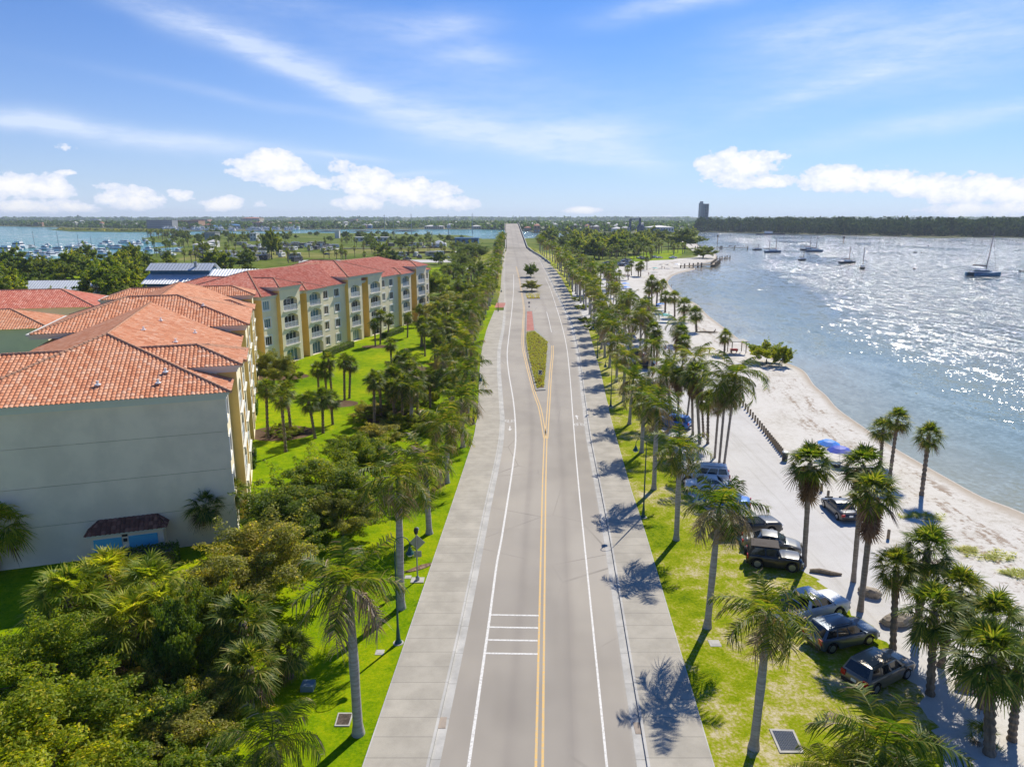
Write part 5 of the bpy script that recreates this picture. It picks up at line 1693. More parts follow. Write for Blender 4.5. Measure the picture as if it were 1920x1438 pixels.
# --- right-hand side: palms of the verge, the car park and the beach
R_ = [('washy', 1507, 1060, 1519, 868, 1.05, 'tall fan palm with a brown skirt standing alone beside the sand lane'), ('washy', 1600, 1090, 1619, 872, .95, 'fan palm with a bright crown, rear one of the pair on the sand'), ('washy', 1613, 1145, 1638, 925, 1.05, 'fan palm with a ragged brown skirt, front one of the pair on the sand'),
      ('sabal', 1651, 866, 1656, 803, .9, 'short cabbage palm in front of its taller partner by the water'), ('sabal', 1669, 890, 1683, 786, .85, 'leaning cabbage palm of the pair by the water'), ('sabal', 1728, 927, 1742, 815, .95, 'lone cabbage palm nearest the water with its shadow on the sand'),
      ('sabal', 1358, 664, 1360, 630, .95, 'lone cabbage palm on the beach beside the green beach shrub'),
      ('sabal', 1674, 1215, 1681, 1062, .95, 'dark cabbage palm with a slim trunk above the rocks'), ('sabal', 1716, 1197, 1740, 1030, 1.15, 'big-crowned cabbage palm behind the slim-trunked one'), ('sabal', 1744, 1302, 1752, 1145, 1.05, 'cabbage palm with a scaly trunk next to the tan SUV'),
      ('sabal', 1763, 1249, 1800, 1104, 1.0, 'cabbage palm behind the scaly-trunked one'), ('sabal', 1855, 1413, 1858, 1226, 1.25, 'stout cabbage palm in the lower right, nearest the camera on the sand'), ('sabal', 1839, 1326, 1862, 1158, 1.0, 'cabbage palm behind the stout lower right one'), ('sabal', 1897, 1387, 1912, 1245, 1.0, 'cabbage palm cut by the right edge'),
      ('coconut', 1340, 858, 1350, 732, .78, 'coconut palm, left trunk of the leaning trio beside the sand lane'), ('coconut', 1348, 873, 1362, 716, .8, 'coconut palm, middle trunk of the leaning trio beside the sand lane'), ('coconut', 1357, 876, 1380, 702, .9, 'tallest coconut palm of the leaning trio beside the sand lane'),
      ('washy', 1312, 832, 1305, 700, .95, 'fan palm with a long red-brown skirt in the car park cluster'), ('washy', 1299, 815, 1297, 712, .85, 'fan palm behind the long red-brown skirt in the cluster'), ('sabal', 1327, 832, 1328, 748, .8, 'cabbage palm with a scaly neck next to the leaning trio'), ('sabal', 1319, 818, 1316, 752, .7, 'short cabbage palm behind the scaly-necked one'), ('coconut', 1286, 800, 1302, 672, .85, 'coconut palm with raised dark fronds above the cluster'),
      ('washy', 1272, 800, 1272, 706, .8, 'fan palm on the road side of the cluster'), ('royal', 1262, 792, 1250, 712, .9, 'royal palm with bright fronds behind the row, level with the cluster'),
      ('washy', 1227, 682, 1225, 618, 1.0, 'fan palm with a full green crown opposite the picnic shelter'), ('washy', 1262, 680, 1277, 624, 1.0, 'fan palm left of the picnic shelter'), ('washy', 1279, 690, 1284, 640, .9, 'smaller fan palm just before the picnic shelter'), ('washy', 1231, 684, 1232, 628, .8, 'slimmer fan palm beside the full-crowned one'),
      ('coconut', 1189, 632, 1203, 572, .8, 'windswept coconut palm with hanging fronds above the parked cars'), ('coconut', 1202, 633, 1222, 586, .75, 'windswept coconut palm next to the hanging-frond one'), ('coconut', 1268, 645, 1272, 605, .75, 'coconut palm with long side fronds near the shelter'), ('coconut', 1172, 632, 1175, 560, .7, 'coconut palm behind the royal row, level with the brick strip'),
      ('sabal', 1217, 568, 1217, 540, 1.2, 'leftmost round palm of the tight group at the beach bend'), ('sabal', 1222, 574, 1222, 527, 1.1, 'highest round palm of the tight group at the beach bend'), ('sabal', 1231, 574, 1233, 538, 1.1, 'middle round palm of the tight group at the beach bend'), ('sabal', 1238, 570, 1243, 532, 1.0, 'right round palm of the tight group at the beach bend'),
      ('sabal', 1247, 586, 1248, 556, 1.15, 'cabbage palm between the tight group and the water'), ('sabal', 1265, 594, 1265, 556, 1.0, 'cabbage palm nearest the water past the tight group'), ('sabal', 1283, 603, 1283, 572, 1.3, 'round full cabbage palm with its trunk hidden near the water'), ('sabal', 1306, 622, 1304, 588, 1.15, 'cabbage palm at the water side beside the driftwood log'),
      ('sabal', 1184, 517, 1184, 494, .9, 'small palm on the far beach left of the lifeguard stand clearing'), ('sabal', 1178, 525, 1177, 503, .9, 'small brown palm on the far beach by the first sunbathers'), ('sabal', 1197, 518, 1197, 500, 1.1, 'leafy palm of the far beach pair'), ('sabal', 1201, 519, 1202, 497, 1.1, 'second palm of the far beach pair'), ('sabal', 1213, 506, 1213, 485, .9, 'thin lone palm on the far beach before the lawn'),
      ('royal', 1240, 760, 1252, 690, .85, 'royal palm behind the row with its crown under the cluster'), ('royal', 1215, 715, 1222, 650, .9, 'royal palm behind the row opposite the bicycle marking')]
for kd, bx, by, tx, ty, sc, lb in R_:
    sc *= 1.3 if (kd == 'sabal' and by < 640) else 1.32 if kd == 'coconut' else 1.12
    palm_px(kd, bx, by, tx, ty, lb, None, sc=sc)
X, Y = G(1649, 1460); palm('royal', X, Y, 0, 1.5, 'low bushy palm with upright fronds at the bottom edge', None, 0, 1.15, 2)
X, Y = G(1560, 1470); palm('coconut', X, Y, 0, 1.0, 'low palm with bleached fronds at the bottom edge beside the bushy one', None, -.3, .55, 0)
X, Y = G(1841, 1385); palm('young', X, Y, 0, 1, 'tiny young palm on the sand between two trunks', None, 0, .8)
for k_ in range(26):
    py_ = random.uniform(525, 680); px_ = 1075 + (py_ - 520) * .42 + random.uniform(8, 95)
    X, Y = G(px_, py_)
    if X < xat(RS, Y) + 5: continue
    palm(random.choice(['royal', 'coconut', 'sabal', 'royal']), X, Y, 0, random.uniform(5.5, 8.2), 'one of the mixed palms shading the parked cars behind the right-hand row', 'mixed palms over the car park', random.uniform(-.6, .4), .85)
# yellow-green planting strips between the row's trunks
for k_, (px_, py_, w_) in enumerate([(1100, 600, 22), (1085, 560, 20), (1090, 575, 20), (1058, 520, 18), (1064, 532, 18), (1045, 500, 16), (1108, 612, 20)]):
    tree_px('shrub_y', px_, py_, w_ * 1.3, 'yellow-green shrub between the trunks of the right-hand row', rad=1.35, name='shrub', cat='shrub', zc=.7, group='shrubs along the right-hand row')
# beach shrub, island shrubs
X, Y = G(1441, 682); tree('shrub_y', X, Y + 1, 'spreading green shrub alone at the water line of the beach', 2.3, 2.1, 'beach_shrub', 'shrub')
X, Y = G(1468, 686); tree('shrub', X, Y + .5, 'twisted branchy half of the beach shrub leaning over the water', 1.3, 1.9, 'beach_shrub', 'shrub')
p = GR(996, 519); tree('broad_d', p.x, p.y, 'rounded blue-green tree on the farther median', 1.0, 1.05, z0=p.z)
p = GR(997, 546); tree('broad_b', p.x, p.y, 'spreading low tree on the farther median, nearer the camera', 1.15, .75, z0=p.z)

# ------------------------------------------------------------------ vehicles
def carpaint(name, col, metal=.35):
    m, t, b = newmat(name)
    tc_ = t.n('ShaderNodeTexCoord')
    n = t.noise(tc_.outputs['Object'], 3, 4, .6)
    t.link(t.mix(t.math('MULTIPLY', t.step(n, .4, .7), .25), col, tuple(x * .7 + .06 for x in col)), b.inputs['Base Color'])
    b.inputs['Metallic'].default_value = metal; b.inputs['Roughness'].default_value = .32
    b.inputs['Coat Weight'].default_value = .6; b.inputs['Coat Roughness'].default_value = .08
    return m


CP = {'white': carpaint('white_car_paint', (.72, .73, .74), 0), 'black': carpaint('black_car_paint', (.03, .028, .026)), 'grey': carpaint('grey_car_paint', (.20, .195, .17)), 'bronze': carpaint('tan_car_paint', (.19, .165, .13)),
      'blue': carpaint('blue_car_paint', (.02, .14, .5), .2), 'slate': carpaint('slate_car_paint', (.09, .12, .16)), 'dark': carpaint('dark_car_paint', (.06, .06, .065)), 'silver': carpaint('silver_car_paint', (.45, .46, .47))}
mcover = mat('bed_cover', (.13, .085, .065), .6, .2, 2)
msoft = mat('soft_top_fabric', (.075, .062, .055), .85, .2, 4)
# name: L, W, belt z, roof z, top-line [(x, z)], cabin [bottom rear x, roof rear x, roof front x, bottom front x]
SPEC = {'sedan': (4.75, 1.82, .93, 1.45, [(0, .62), (.12, .86), (.35, .97), (1.0, .99), (1.5, .95), (3.2, .95), (3.6, .93), (4.3, .78), (4.62, .66), (4.75, .48)], (.75, 1.55, 2.75, 3.55)),
        'suv': (4.75, 1.88, 1.05, 1.70, [(0, .70), (.06, 1.0), (.3, 1.07), (1.5, 1.06), (3.3, 1.06), (3.6, 1.07), (4.4, .96), (4.66, .82), (4.75, .5)], (.12, .55, 2.75, 3.55)),
        'bigsuv': (5.2, 2.0, 1.12, 1.88, [(0, .75), (.05, 1.1), (.3, 1.14), (1.5, 1.13), (3.5, 1.13), (3.8, 1.16), (4.9, 1.06), (5.12, .95), (5.2, .55)], (.08, .35, 2.95, 3.75)),
        'pickup': (5.8, 2.0, 1.17, 1.86, [(0, .75), (.05, 1.15), (.3, 1.18), (1.9, 1.18), (4.1, 1.17), (4.4, 1.18), (5.5, 1.1), (5.72, .98), (5.8, .55)], (1.92, 2.15, 3.45, 4.35)),
        'jeep': (4.2, 1.85, 1.1, 1.82, [(0, .8), (.04, 1.08), (.3, 1.12), (1.5, 1.12), (2.6, 1.12), (2.9, 1.14), (3.9, 1.08), (4.1, .95), (4.2, .65)], (.06, .25, 2.25, 2.6))}
wheel_cache = {}


def wheel_parts(r):
    if r not in wheel_cache:
        mb = MB(); mb.lathe([(r * .6, -.11), (r * .93, -.115), (r, -.07), (r, .07), (r * .93, .115), (r * .6, .11)], 18)
        ty = mb.build('wheel', M['tyre']); me = ty.data
        for v in me.vertices: v.co = Vector((v.co.x, v.co.z, v.co.y))
        me.flip_normals(); bpy.data.objects.remove(ty)
        mb = MB()
        mb.lathe([(.05, .118), (r * .62, .112), (r * .62, -.112), (.05, -.118)], 18)
        for i in range(5):
            a = 2 * pi * i / 5; mb.box(cos(a) * r * .33, sin(a) * r * .33, 0, r * .5, .07, .26, a)
        o = mb.build('rim', M['rim']); m2 = o.data
        for v in m2.vertices: v.co = Vector((v.co.x, v.co.z, v.co.y))
        m2.flip_normals(); bpy.data.objects.remove(o)
        wheel_cache[r] = (me, m2)
    return wheel_cache[r]


car_proto = {}


def car_meshes(kind):
    if kind in car_proto: return car_proto[kind]
    L, Wd, belt, roof, top, (rb, rr, rf, fb) = SPEC[kind]
    hw = Wd / 2
    def ztop(x):
        for (a, za), (b_, zb) in zip(top, top[1:]):
            if a <= x <= b_: return za + (zb - za) * (x - a) / (b_ - a)
        return top[-1][1]
    wr = {'sedan': .33, 'suv': .36, 'bigsuv': .39, 'pickup': .41, 'jeep': .41}[kind]
    wx = (L * .19, L * .805)
    xs = sorted(set([0, .03, .12, .3, L - .3, L - .12, L - .03, L] + [i * L / 26 for i in range(1, 26)] + [p[0] for p in top]))
    mb = MB(); rings = []
    for x in xs:
        e = min(x, L - x)
        w_ = hw * (1 - .16 * max(0, 1 - e / .55) ** 2)
        zt = ztop(x); zb = .24 + .16 * max(0, 1 - e / .3)
        for c_ in wx:   # wheel openings cut up into the side
            d = abs(x - c_)
            if d < wr + .08: zb = max(zb, wr + sqrt(max(0, (wr + .09) ** 2 - d * d)) - .02)
        zm = zb + (zt - zb) * .5
        rings.append([(x, -w_ * .96, zb), (x, -w_, zm), (x, -w_ * .985, zt - .10), (x, -w_ * .93, zt - .02), (x, -w_ * .6, zt + .015), (x, 0, zt + .03),
                      (x, w_ * .6, zt + .015), (x, w_ * .93, zt - .02), (x, w_ * .985, zt - .10), (x, w_, zm), (x, w_ * .96, zb)])
    if kind == 'pickup':   # open bed
        pass
    n = 11
    vs = [p for r in rings for p in r]
    fs = [(i * n + j, (i + 1) * n + j, (i + 1) * n + j + 1, i * n + j + 1) for i in range(len(rings) - 1) for j in range(n - 1)]
    fs += [tuple(range(n)), tuple((len(rings) - 1) * n + j for j in range(n - 1, -1, -1))]
    mb.add(vs, fs)
    # dark underside/wheel wells
    mb.add([(.2, -hw * .82, .3), (L - .2, -hw * .82, .3), (L - .2, hw * .82, .3), (.2, hw * .82, .3)], [(0, 1, 2, 3)], 1)
    for sy_ in (-1, 1):
        for c_ in wx:
            mb.box(c_, sy_ * (hw - .30), wr + .05, wr * 2.2, .05, wr * 1.9, 0, 1)
    body = mb
    # cabin frame in body colour
    cb_ = MB()
    b0, r0 = hw * .93, hw * .76
    Bp = [(rb, -b0, belt - .02), (fb, -b0, belt - .04), (fb, b0, belt - .04), (rb, b0, belt - .02)]
    Rp = [(rr, -r0, roof - .05), (rf, -r0, roof - .05), (rf, r0, roof - .05), (rr, r0, roof - .05)]
    cb_.add(Bp + Rp, [(0, 1, 5, 4), (1, 2, 6, 5), (2, 3, 7, 6), (3, 0, 4, 7)])
    # crowned roof
    xr = [rr, rr + (rf - rr) * .25, rr + (rf - rr) * .7, rf]; zz = [0, .05, .05, 0]
    vs = [(x, y * r0, roof - .05 + z * (1 - .25 * abs(y)) + (.0 if abs(y) == 1 else .02)) for x, z in zip(xr, zz) for y in (-1, -.6, 0, .6, 1)]
    cb_.add(vs, [(i * 5 + j, (i + 1) * 5 + j, (i + 1) * 5 + j + 1, i * 5 + j + 1) for i in range(3) for j in range(4)])
    if kind in ('suv', 'bigsuv'):
        for sy_ in (-1, 1): cb_.tube([(rr + .15, sy_ * r0 * .88, roof + .02), (rr + .3, sy_ * r0 * .88, roof + .07), (rf - .4, sy_ * r0 * .88, roof + .07), (rf - .25, sy_ * r0 * .88, roof + .02)], .022, 6, 1)
    def win(a, b_, c_, d, u0, u1, v0, v1):
        a, b_, c_, d = map(Vector, (a, b_, c_, d))
        nrm = (b_ - a).cross(d - a).normalized() * .012
        P = lambda u, v: tuple(a.lerp(b_, u).lerp(d.lerp(c_, u), v) + nrm)
        w_ = MB(); w_.quad(P(u0, v0), P(u1, v0), P(u1, v1), P(u0, v1)); return w_
    wins = [('windscreen', win(Bp[1], Bp[2], Rp[2], Rp[1], .04, .96, .08, .94)), ('rear_window', win(Bp[3], Bp[0], Rp[0], Rp[3], .06, .94, .14, .9))]
    sp = [(.10, .47), (.51, .9)] if kind in ('sedan', 'pickup') else [(.05, .31), (.34, .62), (.65, .94)] if kind != 'jeep' else [(.08, .5), (.55, .94)]
    for a_, b_ in sp:
        wins.append(('side_window', win(Bp[0], Bp[1], Rp[1], Rp[0], a_, b_, .12, .88)))
        wins.append(('side_window', win(Bp[2], Bp[3], Rp[3], Rp[2], 1 - b_, 1 - a_, .12, .88)))
    lights = []
    for sy_ in (-1, 1):
        mb = MB(); mb.box(.035, sy_ * hw * .76, belt - .17, .1, .30, .22 if kind == 'sedan' else .34); lights.append(('tail_light', mb, M['tail']))
        mb = MB(); mb.box(L - .10, sy_ * hw * .70, ztop(L - .1) - .13, .14, .36, .13, sy_ * -.25); lights.append(('headlight', mb, M['head']))
        mb = MB(); mb.box(fb - .25, sy_ * (hw + .10), belt + .06, .12, .2, .14); lights.append(('wing_mirror', mb, None))
        for hx_ in ((.42, .60) if kind != 'jeep' else (.45,)):
            mb = MB(); mb.box(L * hx_, sy_ * hw * .995, belt - .16, .2, .04, .035); lights.append(('door_handle', mb, None))
    for bx_, nm in ((.0, 'rear_bumper'), (L, 'front_bumper')):
        mb = MB(); mb.box(bx_ + (.05 if bx_ == 0 else -.05), 0, .46, .18, Wd * .84, .2); lights.append((nm, mb, M['black']))
    mb = MB(); mb.box(L - .015, 0, .68, .05, Wd * .42, .16); lights.append(('grille', mb, M['black']))
    mb = MB(); mb.box(-.01, 0, .72, .03, .34, .16); lights.append(('number_plate', mb, M['white']))
    extra = []
    if kind == 'pickup':
        mb = MB(); mb.box(.95, 0, 1.215, 1.8, Wd * .86, .05); extra.append(('bed_cover', mb, mcover))
    if kind == 'jeep':
        mb = MB()
        mb.add([(rb - .02, -b0, belt), (rr, -r0 - .03, roof + .02), (rf + .1, -r0 - .03, roof + .04), (rf + .1, r0 + .03, roof + .04), (rr, r0 + .03, roof + .02), (rb - .02, b0, belt), (rr + .9, 0, roof + .09), (rr + .4, -r0 - .05, roof - .25), (rr + .4, r0 + .05, roof - .25)],
               [(1, 2, 6), (2, 3, 6), (3, 4, 6), (4, 1, 6), (0, 7, 1), (5, 4, 8), (0, 1, 4, 5)])
        extra.append(('soft_top', mb, msoft))
        sp_ = MB(); sp_.lathe([(.2, -.1), (.38, -.1), (.4, 0), (.38, .1), (.2, .1)], 16); extra.append(('spare_wheel', sp_, M['tyre']))
    me = lambda mbx, nm, mm, sm=False: mesh_only(mbx, nm, mm, sm)
    parts = []
    def addp(nm, mbx, mm, sm=False):
        parts.append((nm, me(mbx, nm, mm, sm), mm is None))
    bm_ = me(body, 'body', [CP['white'], M['black']], True)
    parts.append(('body', bm_, True))
    parts.append(('cabin', me(cb_, 'cabin', [CP['white'], M['black']], True), True))
    for nm, w_ in wins: addp(nm, w_, M['carglass'])
    for nm, w_, mm in lights + extra: parts.append((nm, me(w_, nm, mm or CP['white']), mm is None))
    car_proto[kind] = (parts, wx, wr, hw, L)
    return car_proto[kind]


def car(kind, x, y, ang, colour, label, name, group=None, z=0.0, open_bed=False):
    """x, y: the middle of the car; ang: heading"""
    parts, wx, wr, hw, L = car_meshes(kind)
    root = thing(name, label, {'pickup': 'pickup truck', 'sedan': 'car', 'suv': 'car', 'bigsuv': 'car', 'jeep': 'off-roader'}[kind], (x - cos(ang) * L / 2, y - sin(ang) * L / 2, z), ang, group)
    for nm, me, own in parts:
        o = child(nm, me, root)
        if own:
            o.material_slots[0].link = 'OBJECT'; o.material_slots[0].material = CP[colour]
        if nm == 'spare_wheel': o.location = (-.12, 0, 1.0); o.rotation_euler = (0, pi / 2, 0)
        if nm == 'bed_cover' and open_bed:
            o.material_slots[0].link = 'OBJECT'; o.material_slots[0].material = M['black']
    ty, rim = wheel_parts(wr)
    for wx_ in wx:
        for sy_ in (-1, 1):
            wv = child('wheel', ty, root, (wx_, sy_ * (hw - .13), wr))
            child('rim', rim, wv)
    return root


def car_px(kind, rear, front, colour, label, name, sidesgn, open_bed=False):
    """rear/front: where the near-side wheels touch the ground; sidesgn +1: the body lies to the left of rear->front"""
    a, b_ = Vector((*G(*rear), 0)), Vector((*G(*front), 0))
    d = (b_ - a).normalized(); nrm = Vector((-d.y, d.x, 0)) * sidesgn
    m_ = (a + b_) / 2 + nrm * (SPEC[kind][1] / 2 - .1)
    return car(kind, m_.x, m_.y, atan2(d.y, d.x), colour, label, name, None, 0, open_bed)


car_px('bigsuv', (1352, 910), (1287, 905), 'white', 'white full-size SUV at the far end of the near parked row', 'parked_car', -1)
car_px('sedan', (1352, 925), (1304, 922), 'white', 'white saloon with dark glass between the white SUV and the blue car', 'parked_car', -1)
car_px('sedan', (1385, 958), (1330, 951), 'blue', 'bright blue saloon half hidden by a palm crown', 'parked_car', -1)
car_px('pickup', (1371.5, 1009), (1447, 1003), 'black', 'dark brown pickup truck with a covered bed', 'pickup_truck', 1)
car_px('sedan', (1415, 1033), (1479, 1041), 'grey', 'grey-beige saloon parked beside the dark pickup', 'parked_car', 1)
car_px('jeep', (1428, 1066), (1476, 1072), 'black', 'black off-roader with a folded soft top beside the grey-beige saloon', 'off_roader', 1)
car_px('pickup', (1496, 1177), (1571, 1157), 'white', 'white pickup truck behind the royal palm crown on the verge', 'pickup_truck', 1, True)
car_px('suv', (1561, 1224), (1626, 1209), 'slate', 'slate SUV with a blue sky reflection parked on the grass', 'parked_car', 1)
car_px('suv', (1649, 1297), (1691, 1276), 'bronze', 'tan-grey SUV with a dark glass roof seen from behind', 'parked_car', 1)
car_px('sedan', (1571, 976), (1543, 949.5), 'dark', 'dark saloon alone on the beach side of the sand lane', 'parked_car', -1)
for k_, (px_, py_, kd, col, lb) in enumerate([(1205, 690, 'suv', 'black', 'black car parked under the palms, level with the median grass'), (1190, 668, 'sedan', 'dark', 'dark saloon behind the black car under the palms'), (1172, 640, 'suv', 'silver', 'silver car under the palms near the median brick strip'), (1262, 800, 'suv', 'blue', 'blue-grey car in the shade of the fan palm cluster'),
                                              (1243, 775, 'sedan', 'silver', 'silver saloon in the shade of the fan palm cluster'), (1150, 610, 'sedan', 'white', 'white saloon behind the royal palm trunks'), (1135, 590, 'suv', 'dark', 'dark car behind the royal palm trunks'), (1120, 572, 'suv', 'white', 'white car far along the royal palm row'), (1108, 556, 'sedan', 'bronze', 'tan saloon far along the royal palm row'), (1225, 735, 'suv', 'grey', 'grey car parked beyond the lamp post under the palms')]):
    X, Y = G(px_, py_); car(kd, X, Y, radians(random.uniform(140, 165)), col, lb, 'parked_car')
cols = ['black', 'white', 'silver', 'dark', 'grey', 'slate', 'bronze']
for k_ in range(22):
    px_, py_ = (random.uniform(1135, 1185), random.uniform(488, 501)) if k_ < 15 else (random.uniform(1200, 1262), random.uniform(484, 487))
    X, Y = G(px_, py_); car(random.choice(['sedan', 'suv', 'suv', 'pickup']), X, Y, radians(random.choice([20, 200])), random.choice(cols), 'one of the cars packed in the far beach parking lot before the wood', 'parked_car', 'cars in the far beach parking lot')

# ------------------------------------------------------------------ street furniture
def lamp(px, py, hgt, to_left, label):
    X, Y = G(px, py); s_ = -1 if to_left else 1
    r = thing('street_lamp', label, 'street lamp', (X, Y, 0), 0, 'green gooseneck street lamps')
    mb = MB(); mb.lathe([(.24, 0), (.24, .08), (.15, .25), (.11, .9), (.075, 1.2), (.05, hgt * .9)], 12); mb.build('pole', M['lamp_green'], r)
    mb = MB(); z = hgt * .88
    arc = [(0, 0, z)] + [(s_ * (.48 - .48 * cos(a)), 0, z + hgt * .09 + .48 * sin(a)) for a in [pi * i / 8 for i in range(9)]] + [(s_ * .96, 0, z + hgt * .06)]
    mb.tube(arc, .03, 7); mb.build('arm', M['lamp_green'], r)
    hx = s_ * .96; mb = MB(); mb.lathe([(.04, .15), (.08, .0), (.13, -.08), (.16, -.18), (.27, -.34), (.27, -.38), (.0, -.38)], 12, (hx, 0, z + hgt * .05)); hd = mb.build('lamp_head', M['lamp_green'], r)
    mb = MB(); mb.lathe([(.0, -.36), (.2, -.38), (.15, -.5), (.0, -.54)], 10, (hx, 0, z + hgt * .05)); mb.build('lamp_glass', M['glass_lamp'], hd)
    mb = MB(); mb.lathe([(.36, 0), (.34, .04), (.0, .045)], 14); mb.build('footing', M['concrete'], r)


lamp(1206, 970, 7.4, True, 'dark green gooseneck lamp on the right verge, the nearest on that side')
lamp(1145, 762, 6.8, True, 'green gooseneck lamp on the right verge, second from the camera')
lamp(1120, 672, 6.8, True, 'green gooseneck lamp on the right verge, third from the camera')
lamp(747, 1205, 7.2, False, 'green gooseneck lamp against a royal palm trunk by the left pavement')
lamp(888, 795, 6.8, False, 'green gooseneck lamp by the left pavement, farther along')
lamp(934, 585, 6.8, False, 'green gooseneck lamp by the brick crossing')
# beacon post with the back of a diamond sign
X, Y = G(783, 1088)
r = thing('beacon_post', 'grey post with a round flashing beacon and a diamond sign seen from behind', 'sign', (X, Y, 0))
mb = MB(); mb.box(0, 0, .03, 1.0, .8, .06); mb.build('concrete_pad', M['concrete'], r)
mb = MB(); mb.lathe([(.17, .05), (.14, .3), (.06, .4), (.05, 3.9)], 10); mb.build('pole', M['grey_metal'], r)
mb = MB(); mb.lathe([(.0, 3.8), (.12, 3.85), (.17, 4.05), (.17, 4.2), (.1, 4.35), (0, 4.38)], 12); mb.build('beacon_housing', M['black'], r)
mb = MB(); mb.lathe([(.0, -.06), (.13, -.03), (.15, .0), (.0, .02)], 12); o = mb.build('beacon_lens', M['head'], r); o.location = (.06, .2, 4.16); o.rotation_euler = (-pi / 2, 0, 0)
mb = MB(); s_ = .6; mb.prism([(s_, 0), (0, s_), (-s_, 0), (0, -s_)], 0, .02); o = mb.build('sign_panel', M['grey_metal'], r); o.location = (.05, .12, 3.1); o.rotation_euler = (pi / 2, 0, 0)
mb = MB(); mb.prism([(-.3, -.25), (.3, -.25), (.3, .25), (-.3, .25)], 0, .02); o = mb.build('lower_plate', M['grey_metal'], r); o.location = (.05, .12, 2.15); o.rotation_euler = (pi / 2, 0, 0)
mb = MB(); mb.tube([(0, 0, 2.5), (-.25, 0, 2.75), (-.45, 0, 2.7)], .03, 6); mb.box(-.5, 0, 2.55, .22, .2, .34); mb.build('arm', M['black'], r)
# fallen dry frond on the grass by the post
mb = MB()
X2, Y2 = G(790, 1065)
for i in range(26):
    t_ = i / 25
    for s__ in (-1, 1):
        mb.add([(t_ * 2.9, 0, .1), (t_ * 2.9 + .45, s__ * (.3 * sin(pi * min(1, t_ + .15)) + .05), .05), (t_ * 2.9 + .5, s__ * .05, .12)], [(0, 1, 2)])
mb.tube([(-.6, 0, .08), (0, 0, .12), (3.2, 0, .06)], [.09, .05, .015], 6)
o = mb.build('fallen_frond', M['skirt']); o.location = (X2 - 1.2, Y2 - .8, 0); o.rotation_euler = (0, 0, radians(38)); tag(o, 'dry reddish palm frond lying on the grass across the beacon post', 'palm frond')


# signs on the medians
def sign(px, py, hgt, panels, label, z0=.14):
    X, Y = G(px, py)
    r = thing('road_sign', label, 'road sign', (X, Y, z0))
    mb = MB(); mb.lathe([(.03, 0), (.03, hgt)], 8); mb.build('post', M['grey_metal'], r)
    for (zc, w_, h_, m_, nm) in panels:
        mb = MB(); mb.box(0, -.045, zc, w_, .02, h_); mb.build(nm, m_, r)
    return r


r = sign(1013, 716, 1.9, [(1.5, .62, .76, M['white'], 'keep_right_panel')], 'white keep-right sign with a black arrow at the tip of the nearer median')
mb = MB()
def pl(pts, y=-.062, m_=0): mb.add([(x, y, z) for x, z in pts], [tuple(range(len(pts)))], m_)
pl([(-.26, 1.16), (-.1, 1.16), (-.1, 1.45), (-.26, 1.45)]); pl([(-.26, 1.45), (-.1, 1.45), (.14, 1.66), (.02, 1.76)]); pl([(.27, 1.83), (-.06, 1.80), (.2, 1.52)])
pl([(-.29, 1.79), (-.12, 1.84), (.24, 1.2), (.13, 1.14)])
mb.build('arrow', M['black'], r)
X, Y = G(1012, 723)
r = thing('object_marker', 'low yellow object marker in the grass at the tip of the nearer median', 'road sign', (X, Y, .14))
mb = MB(); mb.lathe([(.025, 0), (.025, 1.0)], 8); mb.build('post', M['grey_metal'], r)
mb = MB(); mb.box(0, -.04, .85, .45, .02, .5); mb.build('panel', mat('yellow_sign', (.75, .45, .03), .5), r)
sign(992, 586, 3.0, [(2.75, .6, .6, M['grey_metal'], 'upper_panel'), (1.6, .5, .35, M['grey_metal'], 'lower_panel')], 'post with two small signs seen from behind at the top of the brick strip')
sign(978, 505, 2.6, [(2.1, .95, .95, M['black'], 'panel')], 'dark square sign at the near end of the farther median brick')
sign(971.5, 494, 2.4, [(2.0, .35, .6, M['grey_metal'], 'panel')], 'small narrow sign at the far tip of the farther median')

# storm drains, lids and boxes on the grass
def grate(px, label, light):
    q = [Vector((*G(*p), 0)) for p in px]
    c_ = sum(q, Vector()) / 4
    r = thing('drain_grate', label, 'drain', (c_.x, c_.y, 0))
    q = [p - c_ for p in q]
    mb = MB(); mb.add([(p.x, p.y, .06) for p in q] + [(p.x * .82, p.y * .82, .06) for p in q] + [(p.x, p.y, -.02) for p in q],
                      [(0, 1, 5, 4), (1, 2, 6, 5), (2, 3, 7, 6), (3, 0, 4, 7), (8, 9, 1, 0), (9, 10, 2, 1), (10, 11, 3, 2), (11, 8, 0, 3)]); mb.build('frame', M['concrete'], r)
    mb = MB(); mb.add([(p.x * .82, p.y * .82, .03) for p in q], [(0, 1, 2, 3)]); mb.build('pit', M['black'], r)
    mb = MB(); n_ = 12
    P = lambda u, v: (q[0] * .81).lerp(q[1] * .81, u).lerp((q[3] * .81).lerp(q[2] * .81, u), v)
    for i in range(n_ + 1):
        a, b_ = P(i / n_, 0), P(i / n_, 1); mb.tube([(a.x, a.y, .05), (b_.x, b_.y, .05)], .018 if not light else .03, 4)
        a, b_ = P(0, i / n_), P(1, i / n_); mb.tube([(a.x, a.y, .05), (b_.x, b_.y, .05)], .018 if not light else .03, 4)
    mb.build('grille', M['grey_metal'] if light else M['trunk_brown'], r)


grate([(627, 1362), (655, 1362), (663, 1337), (634, 1337)], 'square storm drain with a dark grate beside the nearest left palm', False)
grate([(1462, 1412), (1508, 1412), (1488, 1369), (1442, 1367)], 'pale storm drain grate on the right verge beside the nearest palm', True)


